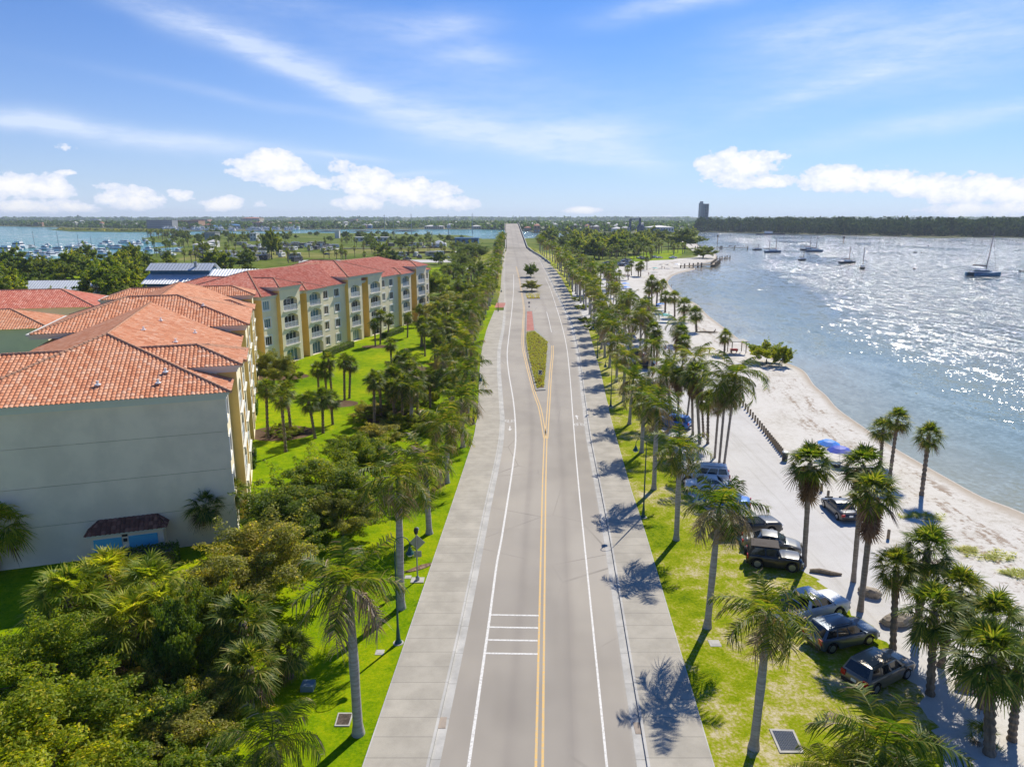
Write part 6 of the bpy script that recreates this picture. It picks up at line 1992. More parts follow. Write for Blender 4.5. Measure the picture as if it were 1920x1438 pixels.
def slab(px, py, sx_, sy_, hh, m_, name, cat, label, rz_=0.0):
    X, Y = G(px, py); mb = MB(); mb.box(0, 0, hh / 2, sx_, sy_, hh, 0, 0, .97); mb.box(0, 0, hh + .004, sx_ * .55, sy_ * .5, .008)
    o = mb.build(name, m_); o.location = (X, Y, 0); o.rotation_euler = (0, 0, rz_); tag(o, label, cat)


slab(1340, 1206, .75, .75, .03, M['concrete'], 'manhole_cover', 'utility cover', 'pale square utility lid on the grass of the right verge')
slab(712, 1223, .55, .55, .03, M['concrete'], 'manhole_cover', 'utility cover', 'square utility lid on the left grass beside the lamp shadow')
slab(765, 1082, .5, .5, .03, M['concrete'], 'manhole_cover', 'utility cover', 'small white lid on the grass beside the beacon post')
slab(578, 1290, .75, .7, .35, mat('utility_box_paint', (.16, .22, .25), .5), 'utility_box', 'utility box', 'blue-grey utility box in the shade by the left grass strip')
# timber bollards along the sand lane
bol = MB(); bol.lathe([(.13, -.2), (.13, .8), (.11, .86), (0, .87)], 9); bolm = mesh_only(bol, 'bollard', M['wood'])
pp = [G(1389, 757), G(1420, 795), G(1446, 828), G(1466, 853)]
pts = spline([(*p, 0) for p in pp], 7)
seq = pts + [Vector((*G(x, y), 0)) for x, y in ((1540, 921), (1552, 935), (1574, 946), (1665, 1010), (1857, 1138), (1322, 659), (1330, 662))]
for k_, p in enumerate(seq):
    o = link('bollard', bolm, loc=p); tag(o, f'timber bollard, {ORD[k_]} from the far end of the line beside the sand lane' if k_ < len(pts) else ['lone timber bollard between the lane and the beach, first past the tall fan palm', 'second timber bollard past the tall fan palm', 'timber bollard just before the dark saloon', 'timber bollard in front of the ragged fan palms', 'timber bollard behind the lower right palms', 'timber stub on the beach before the picnic shelter', 'second timber stub on the beach before the picnic shelter'][k_ - len(pts)], 'bollard', 'timber bollards along the sand lane')
# litter bin
X, Y = G(1471, 864); r = thing('litter_bin', 'black litter bin at the near end of the bollard line', 'bin', (X, Y, 0))
mb = MB(); mb.lathe([(.30, 0), (.34, .9), (.36, .92), (.36, 1.0)], 12); mb.build('body', M['black'], r); mb = MB(); mb.lathe([(.38, 1.0), (.34, 1.12), (.12, 1.2), (0, 1.2)], 12); mb.build('lid', M['grey_metal'], r)
# rocks and logs
def rock(px, py, sx_, sy_, sz_, label, seed, m_='rock'):
    bm = bmesh.new(); bmesh.ops.create_icosphere(bm, subdivisions=3, radius=1)
    R = random.Random(seed); o1 = [Vector((R.uniform(-1, 1), R.uniform(-1, 1), R.uniform(-1, 1))).normalized() for _ in range(12)]; d1 = [R.uniform(.45, .85) for _ in o1]
    for v in bm.verts:
        for n_, d_ in zip(o1, d1):
            e = v.co.dot(n_) - d_
            if e > 0: v.co -= n_ * e
        v.co *= 1 + R.uniform(-.04, .04)
    me = bpy.data.meshes.new('boulder'); bm.to_mesh(me); bm.free(); me.materials.append(M[m_])
    X, Y = G(px, py); o = link('boulder', me, loc=(X, Y, sz_ * .4)); o.scale = (sx_, sy_, sz_); o.rotation_euler = (0, 0, R.uniform(0, 3)); tag(o, label, 'rock')


rock(1632, 1117, .95, .7, .5, 'grey-brown boulder right of the front ragged fan palm', 1); rock(1682, 1170, 1.3, .7, .6, 'long yellowish boulder below the slim dark palm', 2); rock(1810, 1285, 1.0, .8, .7, 'grey boulder between the lower right palm trunks', 3)
mb = MB(); mb.tube([(-1.1, 0, .12), (-.4, .1, .18), (.4, -.05, .17), (1.2, .15, .1)], [.14, .2, .18, .08], 8); o = mb.build('log', M['wood']); X, Y = G(1547, 1076); o.location = (X, Y, 0); o.rotation_euler = (0, 0, -.3); tag(o, 'rotting log on the sand beside the tall lone fan palm', 'log')
mb = MB(); mb.tube([(-2.6, 0, .2), (-1, .1, .28), (1, -.1, .22), (2.6, .1, .15)], [.1, .2, .22, .1], 8); mb.tube([(1.6, 0, .2), (2.0, .1, .7), (2.1, .1, 1.0)], [.16, .12, .05], 6); o = mb.build('driftwood_log', M['wood']); X, Y = G(1325, 624); o.location = (X, Y, -.05); o.rotation_euler = (0, 0, -.1); tag(o, 'driftwood log lying on the beach toward the water', 'log')

# beach grass patches and scattered dry fronds
def pxpoly(px, py, rx, ry):
    X, Y = G(px, py); return [(X + rx * cos(a * pi / 9) * random.uniform(.7, 1.15), Y + ry * sin(a * pi / 9) * random.uniform(.7, 1.15)) for a in range(18)]


for px_, py_, rx, ry in ((1862, 1042, 2.3, 1.0), (1735, 968, 2.4, .9), (1905, 1075, 1.2, .7), (1812, 1030, .9, .5)):
    tufts('beach_grass', pxpoly(px_, py_, rx, ry), 60, .16, 'thin patch of green beach grass on the sand near the water', z0=-.02)
# beach umbrellas, chairs, shelter
def umbrella(px, py, hgt, rad, m_, label, tilt=0.12, group=None):
    X, Y = G(px, py); r = thing('beach_umbrella', label, 'beach umbrella', (X, Y, 0), random.uniform(0, 6), group)
    mb = MB(); mb.tube([(0, 0, 0), (0, 0, hgt * .6), (tilt * .8, 0, hgt)], .022, 6); mb.build('pole', M['white'], r)
    mb = MB(); n_ = 8
    rings = [(0, hgt + .02), (rad * .5, hgt - .13), (rad, hgt - .48)]
    vs = [(tilt, 0, rings[0][1])] + [(tilt + rr * cos(2 * pi * (j + o_) / n_), rr * sin(2 * pi * (j + o_) / n_), z - tilt * .5 * rr * cos(2 * pi * j / n_)) for rr, z in rings[1:] for j in range(n_) for o_ in (0,)]
    fs = [(0, 1 + j, 1 + (j + 1) % n_) for j in range(n_)] + [(1 + j, 1 + n_ + j, 1 + n_ + (j + 1) % n_, 1 + (j + 1) % n_) for j in range(n_)]
    mb.add(vs, fs); mb.build('canopy', m_, r)


umbrella(1550, 858, 2.2, 1.3, M['blue_fabric'], 'bright blue beach umbrella, left of the touching pair'); umbrella(1573, 868, 2.0, 1.4, mat('deep_blue_fabric', (.015, .06, .48), .6), 'deep blue beach umbrella, right of the touching pair')
def chair(px, py, rz_, label, m_):
    X, Y = G(px, py); r = thing('beach_chair', label, 'beach chair', (X, Y, 0), rz_)
    mb = MB(); mb.box(0, 0, .36, .55, .55, .04); mb.build('seat', m_, r)
    mb = MB(); mb.add([(-.27, -.27, .38), (-.27, .27, .38), (-.5, .27, .95), (-.5, -.27, .95)], [(0, 1, 2, 3)]); mb.build('backrest', m_, r)
    for sy_ in (-1, 1):
        for sx_ in (-1, 1):
            mb = MB(); mb.tube([(sx_ * .25, sy_ * .27, .36), (sx_ * .32, sy_ * .27, 0)], .016, 5); mb.build('leg', M['grey_metal'], r)


chair(1545, 868, .6, 'dark beach chair under the left blue umbrella', M['black']); chair(1573, 873, 2.4, 'beach chair beside the deep blue umbrella', M['black'])
X, Y = G(1566, 876); r = thing('cool_box', 'dark cool box on the sand by the blue umbrellas', 'cool box', (X, Y, 0)); mb = MB(); mb.box(0, 0, .22, .8, .45, .42); mb.build('body', M['slate'] if 'slate' in M else M['black'], r); mb = MB(); mb.box(0, 0, .46, .84, .48, .07); mb.build('lid', M['white'], r)
X, Y = G(1381, 661); r = thing('picnic_shelter', 'small flat-roofed picnic shelter on the beach', 'shelter', (X, Y, 0), .1)
for sx_ in (-1, 1):
    for sy_ in (-1, 1):
        mb = MB(); mb.box(sx_ * 1.5, sy_ * 1.1, 1.2, .14, .14, 2.4); mb.build('post', M['wood'], r)
mb = MB(); mb.box(0, 0, 2.5, 3.9, 3.0, .12); mb.build('roof', M['concrete'], r)
X, Y = G(1381, 661); r = thing('picnic_table', 'red-covered table under the picnic shelter', 'table', (X - .6, Y, 0)); mb = MB(); mb.box(0, 0, .74, 1.5, .8, .06); mb.box(0, -.4, .55, 1.5, .02, .35); mb.build('table_top', M['red'], r)
for sx_ in (-1, 1): mb = MB(); mb.box(sx_ * .6, 0, .36, .08, .6, .71); mb.build('leg', M['wood'], r)
# lifeguard stand on the far beach
X, Y = G(1141, 523); r = thing('lifeguard_stand', 'pale timber lifeguard stand with a flat roof on the far beach', 'lifeguard stand', (X, Y, 0))
for sx_ in (-1, 1):
    for sy_ in (-1, 1):
        mb = MB(); mb.box(sx_ * 2.0, sy_ * 1.6, 2.6, .22, .22, 5.2); mb.build('post', M['wood'], r)
mb = MB(); mb.box(0, 0, 1.2, 4.4, 3.6, .2); mb.build('deck', M['wood'], r); mb = MB(); mb.box(0, 0, 5.3, 5.4, 4.4, .22); mb.build('roof', M['wood'], r)
for i in range(2): mb = MB(); mb.box(0, -1.7, 2.0 + i * .5, 4.2, .08, .1); mb.build('rail', M['wood'], r)


# ------------------------------------------------------------------ people on the beach
def person_mesh(pose):
    J = {'stand': [('pelvis', (0, 0, .92), .125), ('waist', (0, .01, 1.08), .115), ('chest', (0, .02, 1.28), .14), ('neck', (0, .01, 1.47), .055), ('head0', (0, -.01, 1.56), .075), ('head1', (0, -.02, 1.66), .092), ('head2', (0, 0, 1.73), .06),
                   ('shL', (.17, .02, 1.40), .055), ('elL', (.24, .03, 1.12), .042), ('wrL', (.27, -.05, .88), .03), ('haL', (.27, -.07, .80), .034),
                   ('shR', (-.17, .02, 1.40), .055), ('elR', (-.25, .05, 1.13), .042), ('wrR', (-.25, -.06, .90), .03), ('haR', (-.25, -.08, .82), .034),
                   ('hipL', (.09, 0, .86), .09), ('knL', (.10, -.02, .48), .055), ('anL', (.11, .02, .09), .038), ('toL', (.13, -.14, .03), .034),
                   ('hipR', (-.09, 0, .86), .09), ('knR', (-.12, -.06, .48), .055), ('anR', (-.12, .0, .09), .038), ('toR', (-.14, -.16, .03), .034)],
         'sit': [('pelvis', (0, 0, .14), .13), ('waist', (0, .05, .30), .115), ('chest', (0, .09, .50), .14), ('neck', (0, .08, .69), .055), ('head0', (0, .05, .78), .075), ('head1', (0, .04, .88), .092), ('head2', (0, .06, .95), .06),
                 ('shL', (.17, .09, .62), .055), ('elL', (.26, .0, .38), .042), ('wrL', (.2, -.2, .34), .03), ('haL', (.17, -.28, .34), .034),
                 ('shR', (-.17, .09, .62), .055), ('elR', (-.27, .18, .36), .042), ('wrR', (-.27, .26, .10), .03), ('haR', (-.27, .28, .03), .034),
                 ('hipL', (.09, -.05, .13), .09), ('knL', (.12, -.42, .36), .055), ('anL', (.12, -.72, .06), .038), ('toL', (.13, -.85, .05), .034),
                 ('hipR', (-.09, -.05, .13), .09), ('knR', (-.12, -.46, .18), .055), ('anR', (-.13, -.85, .07), .038), ('toR', (-.14, -.95, .12), .034)]}[pose]
    E = ['pelvis waist', 'waist chest', 'chest neck', 'neck head0', 'head0 head1', 'head1 head2', 'chest shL', 'shL elL', 'elL wrL', 'wrL haL', 'chest shR', 'shR elR', 'elR wrR', 'wrR haR',
         'pelvis hipL', 'hipL knL', 'knL anL', 'anL toL', 'pelvis hipR', 'hipR knR', 'knR anR', 'anR toR']
    ix = {n_: i for i, (n_, _, _) in enumerate(J)}
    vs = [p for _, p, _ in J]; rs = [r_ for _, _, r_ in J]; es = [tuple(ix[q] for q in e.split()) for e in E]
    # five fingers from each hand, a nose on the face
    for hn, pn in (('haL', 'wrL'), ('haR', 'wrR')):
        h_, w_ = Vector(vs[ix[hn]]), Vector(vs[ix[pn]]); d = (h_ - w_).normalized(); sd = d.cross(Vector((1, 0, .2))).normalized()
        for k_ in range(5):
            a = h_ + sd * (.012 * (k_ - 2)) + d * (.035 if k_ else .0); b_ = a + d * ((.05, .075, .085, .078, .06)[k_] * .6) + (sd * -.03 if k_ == 0 else Vector()); c_ = b_ + d * .03 + Vector((0, -.012, -.006))
            o_ = len(vs); vs += [tuple(a), tuple(b_), tuple(c_)]; rs += [.010, .009, .007]; es += [(ix[hn], o_), (o_, o_ + 1), (o_ + 1, o_ + 2)]
    h1 = Vector(vs[ix['head1']]); o_ = len(vs); vs.append(tuple(h1 + Vector((0, -.105, -.02)))); rs.append(.016); es.append((ix['head1'], o_))
    me = bpy.data.meshes.new('body'); me.from_pydata(vs, es, [])
    o = bpy.data.objects.new('body', me); C.objects.link(o)
    md = o.modifiers.new('skin', 'SKIN'); md.use_smooth_shade = True
    for i, r_ in enumerate(rs): me.skin_vertices[0].data[i].radius = (r_, r_ * .85)
    for i in range(len(rs)): me.skin_vertices[0].data[i].use_root = (i == 0)
    o.modifiers.new('sub', 'SUBSURF').levels = 1
    dg = bpy.context.evaluated_depsgraph_get(); dg.update()
    m2 = bpy.data.meshes.new_from_object(o.evaluated_get(dg)); m2.materials.append(M['skin'])
    bpy.data.objects.remove(o)
    hd = h1 + Vector((0, .015, .03)); mb = MB(); mb.lathe([(.0, -.06), (.095, -.05), (.105, .0), (.085, .06), (.045, .095), (0, .1)], 12, hd + Vector((0, .012, 0))); hair = mesh_only(mb, 'hair', M['hair'])
    pv = Vector(vs[ix['pelvis']]); mb = MB(); mb.lathe([(.15, -.14), (.165, -.06), (.15, .06), (.14, .09)], 14, pv); sw = mesh_only(mb, 'swimwear', M['swim'])
    return m2, hair, sw


PM = {p: person_mesh(p) for p in ('stand', 'sit')}


def person(px, py, pose, label, rz_=0.0, group=None):
    X, Y = G(px, py); r = thing('person', label, 'person', (X, Y, .0 if Y < 150 else -.05), rz_, group)
    b_, h_, s_ = PM[pose]
    child('body', b_, r); child('hair', h_, r); child('swimwear', s_, r)


person(1597, 872, 'stand', 'person in swimwear standing on the sand right of the blue umbrellas', 2.6)
for px_, py_, po, lb in [(1312, 596, 'stand', 'person standing at the water edge beyond the driftwood log'), (1259, 541, 'stand', 'person wading where the beach bends by the round palms'), (1254, 596, 'stand', 'person standing on the sand among the beachside palms'), (1247, 662, 'stand', 'person walking on the sand lane behind the fan palms'), (1254, 664, 'stand', 'second person walking on the sand lane behind the fan palms'),
                         (1216, 517, 'stand', 'person by the round hoop on the far beach'), (1241, 504, 'stand', 'person standing near the dark tents on the far beach'), (1246, 504, 'sit', 'person sitting near the dark tents on the far beach'), (1226, 506, 'sit', 'person beside the teal umbrella on the far beach'), (1164, 517, 'sit', 'person sitting apart on the far beach, left of the group')]:
    person(px_, py_, po, lb, random.uniform(0, 6))
for k_ in range(6): person(1169 + k_ * 2.2, 517 + random.uniform(-.6, .6), 'sit', 'one of the people sitting together on the far beach under the small palms', random.uniform(0, 6), 'people sitting on the far beach')
for px_, py_, rd, m_, lb in [(1172, 541, 1.9, 'blue_fabric', 'blue umbrella by the small lone palm of the far beach'), (1173, 548, 1.7, 'blue_fabric', 'pale blue umbrella in front of the other blue one'), (1228, 510, 1.8, 'teal', 'teal umbrella on the far beach'), (1240, 503, 1.9, 'black', 'dark canopy on the far beach, left one'), (1253, 503, 1.9, 'black', 'dark canopy on the far beach, right one'), (1271, 502, 2.2, 'white', 'pale striped dome tent at the end of the far beach'),
                             (1214, 570, 1.8, 'swim', 'purple umbrella in the shade of the tight palm group'), (1240, 582, 1.6, 'blue_fabric', 'blue umbrella beside the palm between the group and the water'), (1247, 604, 1.7, 'teal', 'grey-green umbrella lying low among the beachside palms')]:
    umbrella(px_, py_, 2.3, rd, M[m_], lb)

# ------------------------------------------------------------------ piers
def pier(name, label, pts, wd, z, step_, heads=()):
    r = thing(name, label, 'pier', (0, 0, 0))
    P = [Vector((*G(*p, z), z)) for p in pts]
    dk = MB(); po = MB(); piles = []
    for a, b_ in zip(P, P[1:]):
        d = (b_ - a).normalized(); nrm = Vector((-d.y, d.x, 0)) * wd / 2
        dk.add([tuple(a - nrm), tuple(b_ - nrm), tuple(b_ + nrm), tuple(a + nrm)] + [tuple(q - Vector((0, 0, .3))) for q in (a - nrm, b_ - nrm, b_ + nrm, a + nrm)], [(0, 1, 2, 3), (4, 5, 1, 0), (5, 6, 2, 1), (6, 7, 3, 2), (7, 4, 0, 3)])
        n_ = max(1, int((b_ - a).length / step_))
        for i in range(n_ + 1):
            for s_ in (-1, 1): piles.append(a.lerp(b_, i / n_) + nrm * s_ * 1.05)
    dk.build('deck', M['wood'], r)
    pm = MB(); pm.lathe([(.36, -1.6), (.36, z + 1.4)], 6); pmesh = mesh_only(pm, 'pile', M['wood'])
    for p in piles[:100]: child('pile', pmesh, r, (p.x, p.y, 0))
    return r


pier('fishing_pier', 'long fishing pier reaching out from the wooded point', [(1306, 464.5), (1352, 464), (1402, 464.5)], 3.5, 1.3, 9)
pier('dock', 'short timber dock with a square head below the fishing pier', [(1280, 499), (1312, 497), (1338, 496), (1346, 490)], 2.6, 1.0, 6)
pier('dock', 'ruined dock remnant standing free in the water', [(1347, 485), (1366, 483)], 2.0, .5, 6)
for k_ in range(14):
    px_ = random.uniform(1362, 1402); X, Y = G(px_, 463.6, 1.3); r = thing('person', 'one of the people fishing at the end of the long pier', 'person', (X, Y, 1.3), random.uniform(0, 6), 'people on the fishing pier')
    b_, h_, s_ = PM['stand']; child('body', b_, r); child('hair', h_, r); child('swimwear', s_, r)
X, Y = G(1345, 459, WZ); r = thing('channel_marker', 'channel marker pole standing behind the fishing pier', 'marker', (X, Y, WZ)); mb = MB(); mb.lathe([(.3, -1), (.3, 9)], 8); mb.build('pole', M['wood'], r); mb = MB(); mb.box(0, 0, 9, 2, .3, 2); mb.build('board', M['black'], r)
X, Y = G(1581, 457, WZ); r = thing('channel_marker', 'channel marker pole out in the glittering water', 'marker', (X, Y, WZ)); mb = MB(); mb.lathe([(.3, -1), (.3, 6)], 8); mb.build('pole', M['wood'], r); mb = MB(); mb.box(0, 0, 6.5, 2.4, .3, 2.4); mb.build('board', M['black'], r)

# ------------------------------------------------------------------ boats
mh = {'white': mat('white_hull', (.84, .84, .83), .3), 'dark': mat('dark_hull', (.03, .04, .06), .35), 'blue': mat('blue_hull', (.02, .10, .22), .35), 'cyan': mat('cyan_hull', (.02, .16, .30), .35), 'green': mat('green_hull', (.05, .05, .03), .4)}
mast_m = mat('mast_alloy', (.22, .22, .23), .5, metal=.3)
msail = mat('furled_sail', (.13, .11, .12), .7)


def hull_mesh(L, B, D, m_, name='hull'):
    mb = MB(); n_ = 12; rings = []
    for i in range(n_ + 1):
        t_ = i / n_; x = -L / 2 + L * t_
        w_ = B / 2 * (.72 + .28 * sin(pi * min(1, t_ * 1.3))) * (1 - max(0, (t_ - .55) / .45) ** 1.9 * .97)
        sh = D * (1 + .22 * t_ * t_); k_ = -D * .45 * (1 - max(0, (t_ - .75) / .25) ** 2)
        rings.append([(x, -w_, sh), (x, -w_ * .85, sh * .3), (x, 0, k_), (x, w_ * .85, sh * .3), (x, w_, sh)])
    vs = [p for r in rings for p in r]
    fs = [(i * 5 + j, (i + 1) * 5 + j, (i + 1) * 5 + j + 1, i * 5 + j + 1) for i in range(n_) for j in range(4)]
    fs += [(i * 5 + 4, (i + 1) * 5 + 4, (i + 1) * 5, i * 5) for i in range(n_)] + [(0, 1, 2, 3, 4)]
    mb.add(vs, fs)
    return mesh_only(mb, name, m_, False)


sail_cache = {}


def sailboat(px, py, mast_px, L, hullm, label, heading, masts=1, lean=0.0):
    X, Y = G(px, py, WZ)
    r = thing('sailing_boat', label, 'sailing boat', (X, Y, WZ), heading)
    r.rotation_euler = (lean, 0, heading)
    key = (hullm,)
    if key not in sail_cache: sail_cache[key] = hull_mesh(10, 3.2, 1.1, mh[hullm])
    s_ = L / 10
    child('hull', sail_cache[key], r, sc=(s_, s_, s_))
    mb = MB(); mb.box(.3 * s_, 0, 1.5 * s_, 4.2 * s_, 2.0 * s_, .7 * s_, 0, 0, .85); mb.build('cabin', mh['white'], r)
    hm = ZAT(Y, mast_px) - WZ
    for k_ in range(masts):
        x_ = (.9 if masts == 1 else (1.8 - 4.2 * k_)) * s_; h_ = hm * (1 if k_ == 0 else .8)
        mb = MB(); mb.tube([(x_, 0, 1 * s_), (x_, 0, h_)], [.24, .16], 6); mb.build('mast', mast_m, r)
        mb = MB(); mb.tube([(x_ - .1, 0, 2.4 * s_), (x_ - 3.6 * s_, 0, 2.5 * s_)], [.28 * s_, .22 * s_], 7); mb.build('boom', msail, r)
    mb = MB()
    for a in ((5 * s_, 0, 1.2 * s_), (-4.8 * s_, 0, 1.2 * s_)): mb.tube([a, (.9 * s_, 0, hm * .97)], .035, 4)
    mb.build('stays', mast_m, r)
    return r


sailboat(1420, 469, 458, 9, 'dark', 'small dark sailing boat, leftmost of the anchored ones', .3)
sailboat(1449, 474, 446, 14, 'blue', 'two-masted blue sailing boat second from the left', .15, 2)
sailboat(1516, 470, 441, 14, 'dark', 'long dark sailing boat behind the blue one of the overlapping pair', .1, 1)
sailboat(1527, 472.5, 440, 14, 'blue', 'blue sailing boat overlapping the long dark one', .05, 1)
sailboat(1505, 488, 472, 8, 'dark', 'small sailing boat in front of the overlapping pair', .6)
sailboat(1589, 494, 463, 11, 'dark', 'dark sailing boat with a covered boom, left of the green one', .2)
sailboat(1617, 504, 465, 11, 'green', 'dark green sailing boat with a rusty deck, nearest of the small ones', 1.1)
# catamaran at anchor
X, Y = G(1843, 518, WZ)
r = thing('catamaran', 'large catamaran with a cyan side and leaning mast at the right', 'catamaran', (X, Y, WZ), .12)
hm_ = hull_mesh(13.5, 1.9, 1.8, mh['cyan'])
for s_ in (-1, 1): child('hull', hm_, r, (0, s_ * 2.9, 0))
mb = MB(); mb.box(-1.6, 0, 1.7, 9, 5.4, .5); mb.build('bridge_deck', mh['dark'], r)
mb = MB(); mb.box(-1, 0, 2.5, 5.5, 4.4, 1.3, 0, 0, .78); mb.build('cabin', mh['white'], r)
mb = MB(); mb.box(-1, 0, 2.6, 5.2, 4.46, .45, 0, 0, .93); mb.build('window', M['carglass'], r)
hm = ZAT(Y, 437) - WZ
mb = MB(); mb.tube([(1.0, 0, 2), (2.6, 0, hm)], [.27, .16], 6); mb.build('mast', mast_m, r)
mb = MB(); mb.tube([(.9, 0, 4.9), (-6, 0, 5.4)], [.4, .3], 7); mb.build('boom', msail, r)
mb = MB(); mb.tube([(-2.4, -2.2, 4.2), (-2.4, 2.2, 4.2)], .05, 4); mb.box(-3.0, 0, 4.2, 4.2, 4.2, .1); mb.build('awning', mh['white'], r)
mb = MB()
for a in ((6.6, 0, 2), (-5, -2.9, 2), (-5, 2.9, 2)): mb.tube([a, (2.5, 0, hm * .95)], .04, 4)
mb.build('stays', mast_m, r)
for px_, py_, L, lb in ((1715, 504, 4.5, 'small dinghy drifting left of the catamaran'), (1741, 461, 5, 'dark small boat far out in the glitter'), (1716, 474, 3, 'tiny moored dinghy, left of a close pair in the glitter'), (1728, 474, 3, 'tiny moored dinghy, right of a close pair in the glitter'), (1918, 509, 5, 'dark dinghy at the right edge')):
    X, Y = G(px_, py_, WZ); r = thing('dinghy', lb, 'dinghy', (X, Y, WZ), random.uniform(0, 1)); child('hull', hull_mesh(L, L * .42, .55, mh['dark']), r); mb = MB(); mb.box(-L * .1, 0, .5, .3, L * .36, .06); mb.build('thwart', M['wood'], r)
# barge under the wood
X, Y = G(1445, 440.5, WZ); r = thing('barge', 'long low barge with a white deckhouse below the dark wood', 'barge', (X, Y, WZ)); child('hull', hull_mesh(48, 9, 2.2, mh['dark']), r); mb = MB(); mb.box(-4, 0, 4, 12, 6, 3.4); mb.build('deckhouse', mh['white'], r)


def motorboat(X, Y, L, label, heading, group, name='motor_boat', fly=True):
    r = thing(name, label, 'motor boat', (X, Y, WZ), heading, group)
    child('hull', MBH['hull'], r, sc=(L / 10,) * 3); child('cabin', MBH['cabin'], r, sc=(L / 10,) * 3)
    child('window', MBH['window'], r, sc=(L / 10,) * 3)
    if fly: child('flybridge', MBH['fly'], r, sc=(L / 10,) * 3)
    return r


MBH = {'hull': hull_mesh(10, 3.6, 1.5, mh['white'])}
mb = MB(); mb.box(-.3, 0, 2.3, 4.6, 2.8, 1.5, 0, 0, .84); MBH['cabin'] = mesh_only(mb, 'cabin', mh['white'], False)
mb = MB(); mb.box(-.3, 0, 2.45, 4.5, 2.84, .55, 0, 0, .93); MBH['window'] = mesh_only(mb, 'window', M['carglass'], False)
mb = MB(); mb.box(-.8, 0, 3.3, 2.8, 2.2, .6); mb.box(-.9, 0, 4.6, 2.8, 2.4, .12)
for a in ((.3, 1), (.3, -1), (-2.1, 1), (-2.1, -1)): mb.tube([(a[0], a[1], 3.4), (a[0], a[1], 4.6)], .05, 4)
MBH['fly'] = mesh_only(mb, 'flybridge', mh['white'], False)
X, Y = G(34, 466, WZ); motorboat(X, Y, 18, 'dark-windowed motor yacht alone in the channel at the left', 3.0, None, 'motor_yacht')
for px_, py_, L, lb in ((108, 474, 15, 'white motor yacht, left of three big ones at the marina edge'), (130, 472, 15, 'white motor yacht, middle of three big ones at the marina edge'), (145, 475, 14, 'white motor yacht, right of three big ones at the marina edge'), (200, 460, 15, 'white motor yacht moored farther out beyond the marina trees'), (10, 476, 18, 'large white motor yacht cut by the left edge')):
    X, Y = G(px_, py_, WZ); motorboat(X, Y, L, lb, radians(random.uniform(160, 200)), None, 'motor_yacht')
for k_ in range(60):
    px_ = random.uniform(5, 335); py_ = random.uniform(463, 492) - px_ * .035
    X, Y = G(px_, py_, WZ)
    motorboat(X, Y, random.uniform(8, 13), 'one of the white boats packed in the near marina', radians(random.choice([80, 260, 170, 350]) + random.uniform(-8, 8)), 'boats packed in the near marina', fly=random.random() < .5)
for k_ in range(70):
    px_ = random.uniform(300, 560); py_ = random.uniform(429.5, 434)
    X, Y = G(px_, py_, WZ)
    motorboat(X, Y, random.uniform(14, 22), 'one of the many boats lined up in the marina across the channel', radians(random.uniform(0, 360)), 'boats in the marina across the channel')
# basin water for the near marina lies inside the land outline
sheet('marina_basin', [G(*p) for p in [(-60, 512), (0, 503), (120, 494), (220, 484), (330, 471), (345, 463), (262, 468), (150, 472), (90, 482), (0, 490), (-60, 498)]], .01, mwater)
for px_, top, lb in ((64, 432, 'sailing mast'), (108, 432, ''), (146, 440, ''), (170, 441, '')):
    X, Y = G(px_ + 4, 476, WZ)
    r = thing('sailing_boat', 'sailing boat with a tall thin mast moored at the near marina edge', 'sailing boat', (X, Y, WZ), 1.4, 'sailing boats of the near marina'); child('hull', sail_cache[('dark',)] if False else MBH['hull'], r); mb = MB(); mb.tube([(0, 0, 1), (random.uniform(-1, 1), 0, ZAT(Y, top))], [.2, .12], 5); mb.build('mast', mast_m, r)

# ------------------------------------------------------------------ far shores
def shore_poly(name, px, back, m_, z=.35):
    p = [G(x, y) for x, y in px]
    mb = MB(); mb.prism(p + back, -1, z); tag(mb.build(name, m_), kind='structure')


mfar, _, _, _ = ground_mat('far_ground', [(.35, (.07, .10, .03)), (.5, (.13, .14, .06)), (.65, (.24, .22, .15))], .01, .06, .5, .2)
shore_poly('far_shore', [(-700, 421), (0, 424.5), (95, 426.5), (130, 428), (300, 434.5), (540, 434), (560, 431), (700, 430.5), (900, 430.5), (985, 431.5), (1000, 436.5), (1110, 437), (1240, 438.5), (1300, 433), (1330, 432)], [(1500, 2200), (6800, 2300), (6900, 8900), (-6900, 8900), (-6900, 2600)], mfar)
shore_poly('spit', [(88, 430), (130, 434), (220, 435.3), (300, 435.3), (330, 435.6), (330, 434.8), (300, 433.8), (200, 430.5), (140, 428.5)], [], mland)
shore_poly('wooded_island', [(1308, 435), (1400, 437), (1500, 439.5), (1600, 441.5), (1700, 443.8), (1735, 446), (1800, 446), (1825, 444.5), (1920, 446), (2150, 449), (2600, 452)], [(2200, 1400), (1800, 2000), (900, 1900), (520, 1500)], mfar)
for x0, x1, y in ((592, 638, 434.5), (655, 702, 434.3), (735, 785, 434)):
    mb = MB(); a, b_ = G(x0, y), G(x1, y); mb.tube([(a[0], a[1], 0), ((a[0] + b_[0]) / 2, a[1], .3), (b_[0], b_[1], 0)], [.5, 3, .5], 7); tag(mb.build('breakwater', M['rock']), 'low rock breakwater lying in the channel left of the bridge', 'breakwater', 'breakwaters left of the bridge')


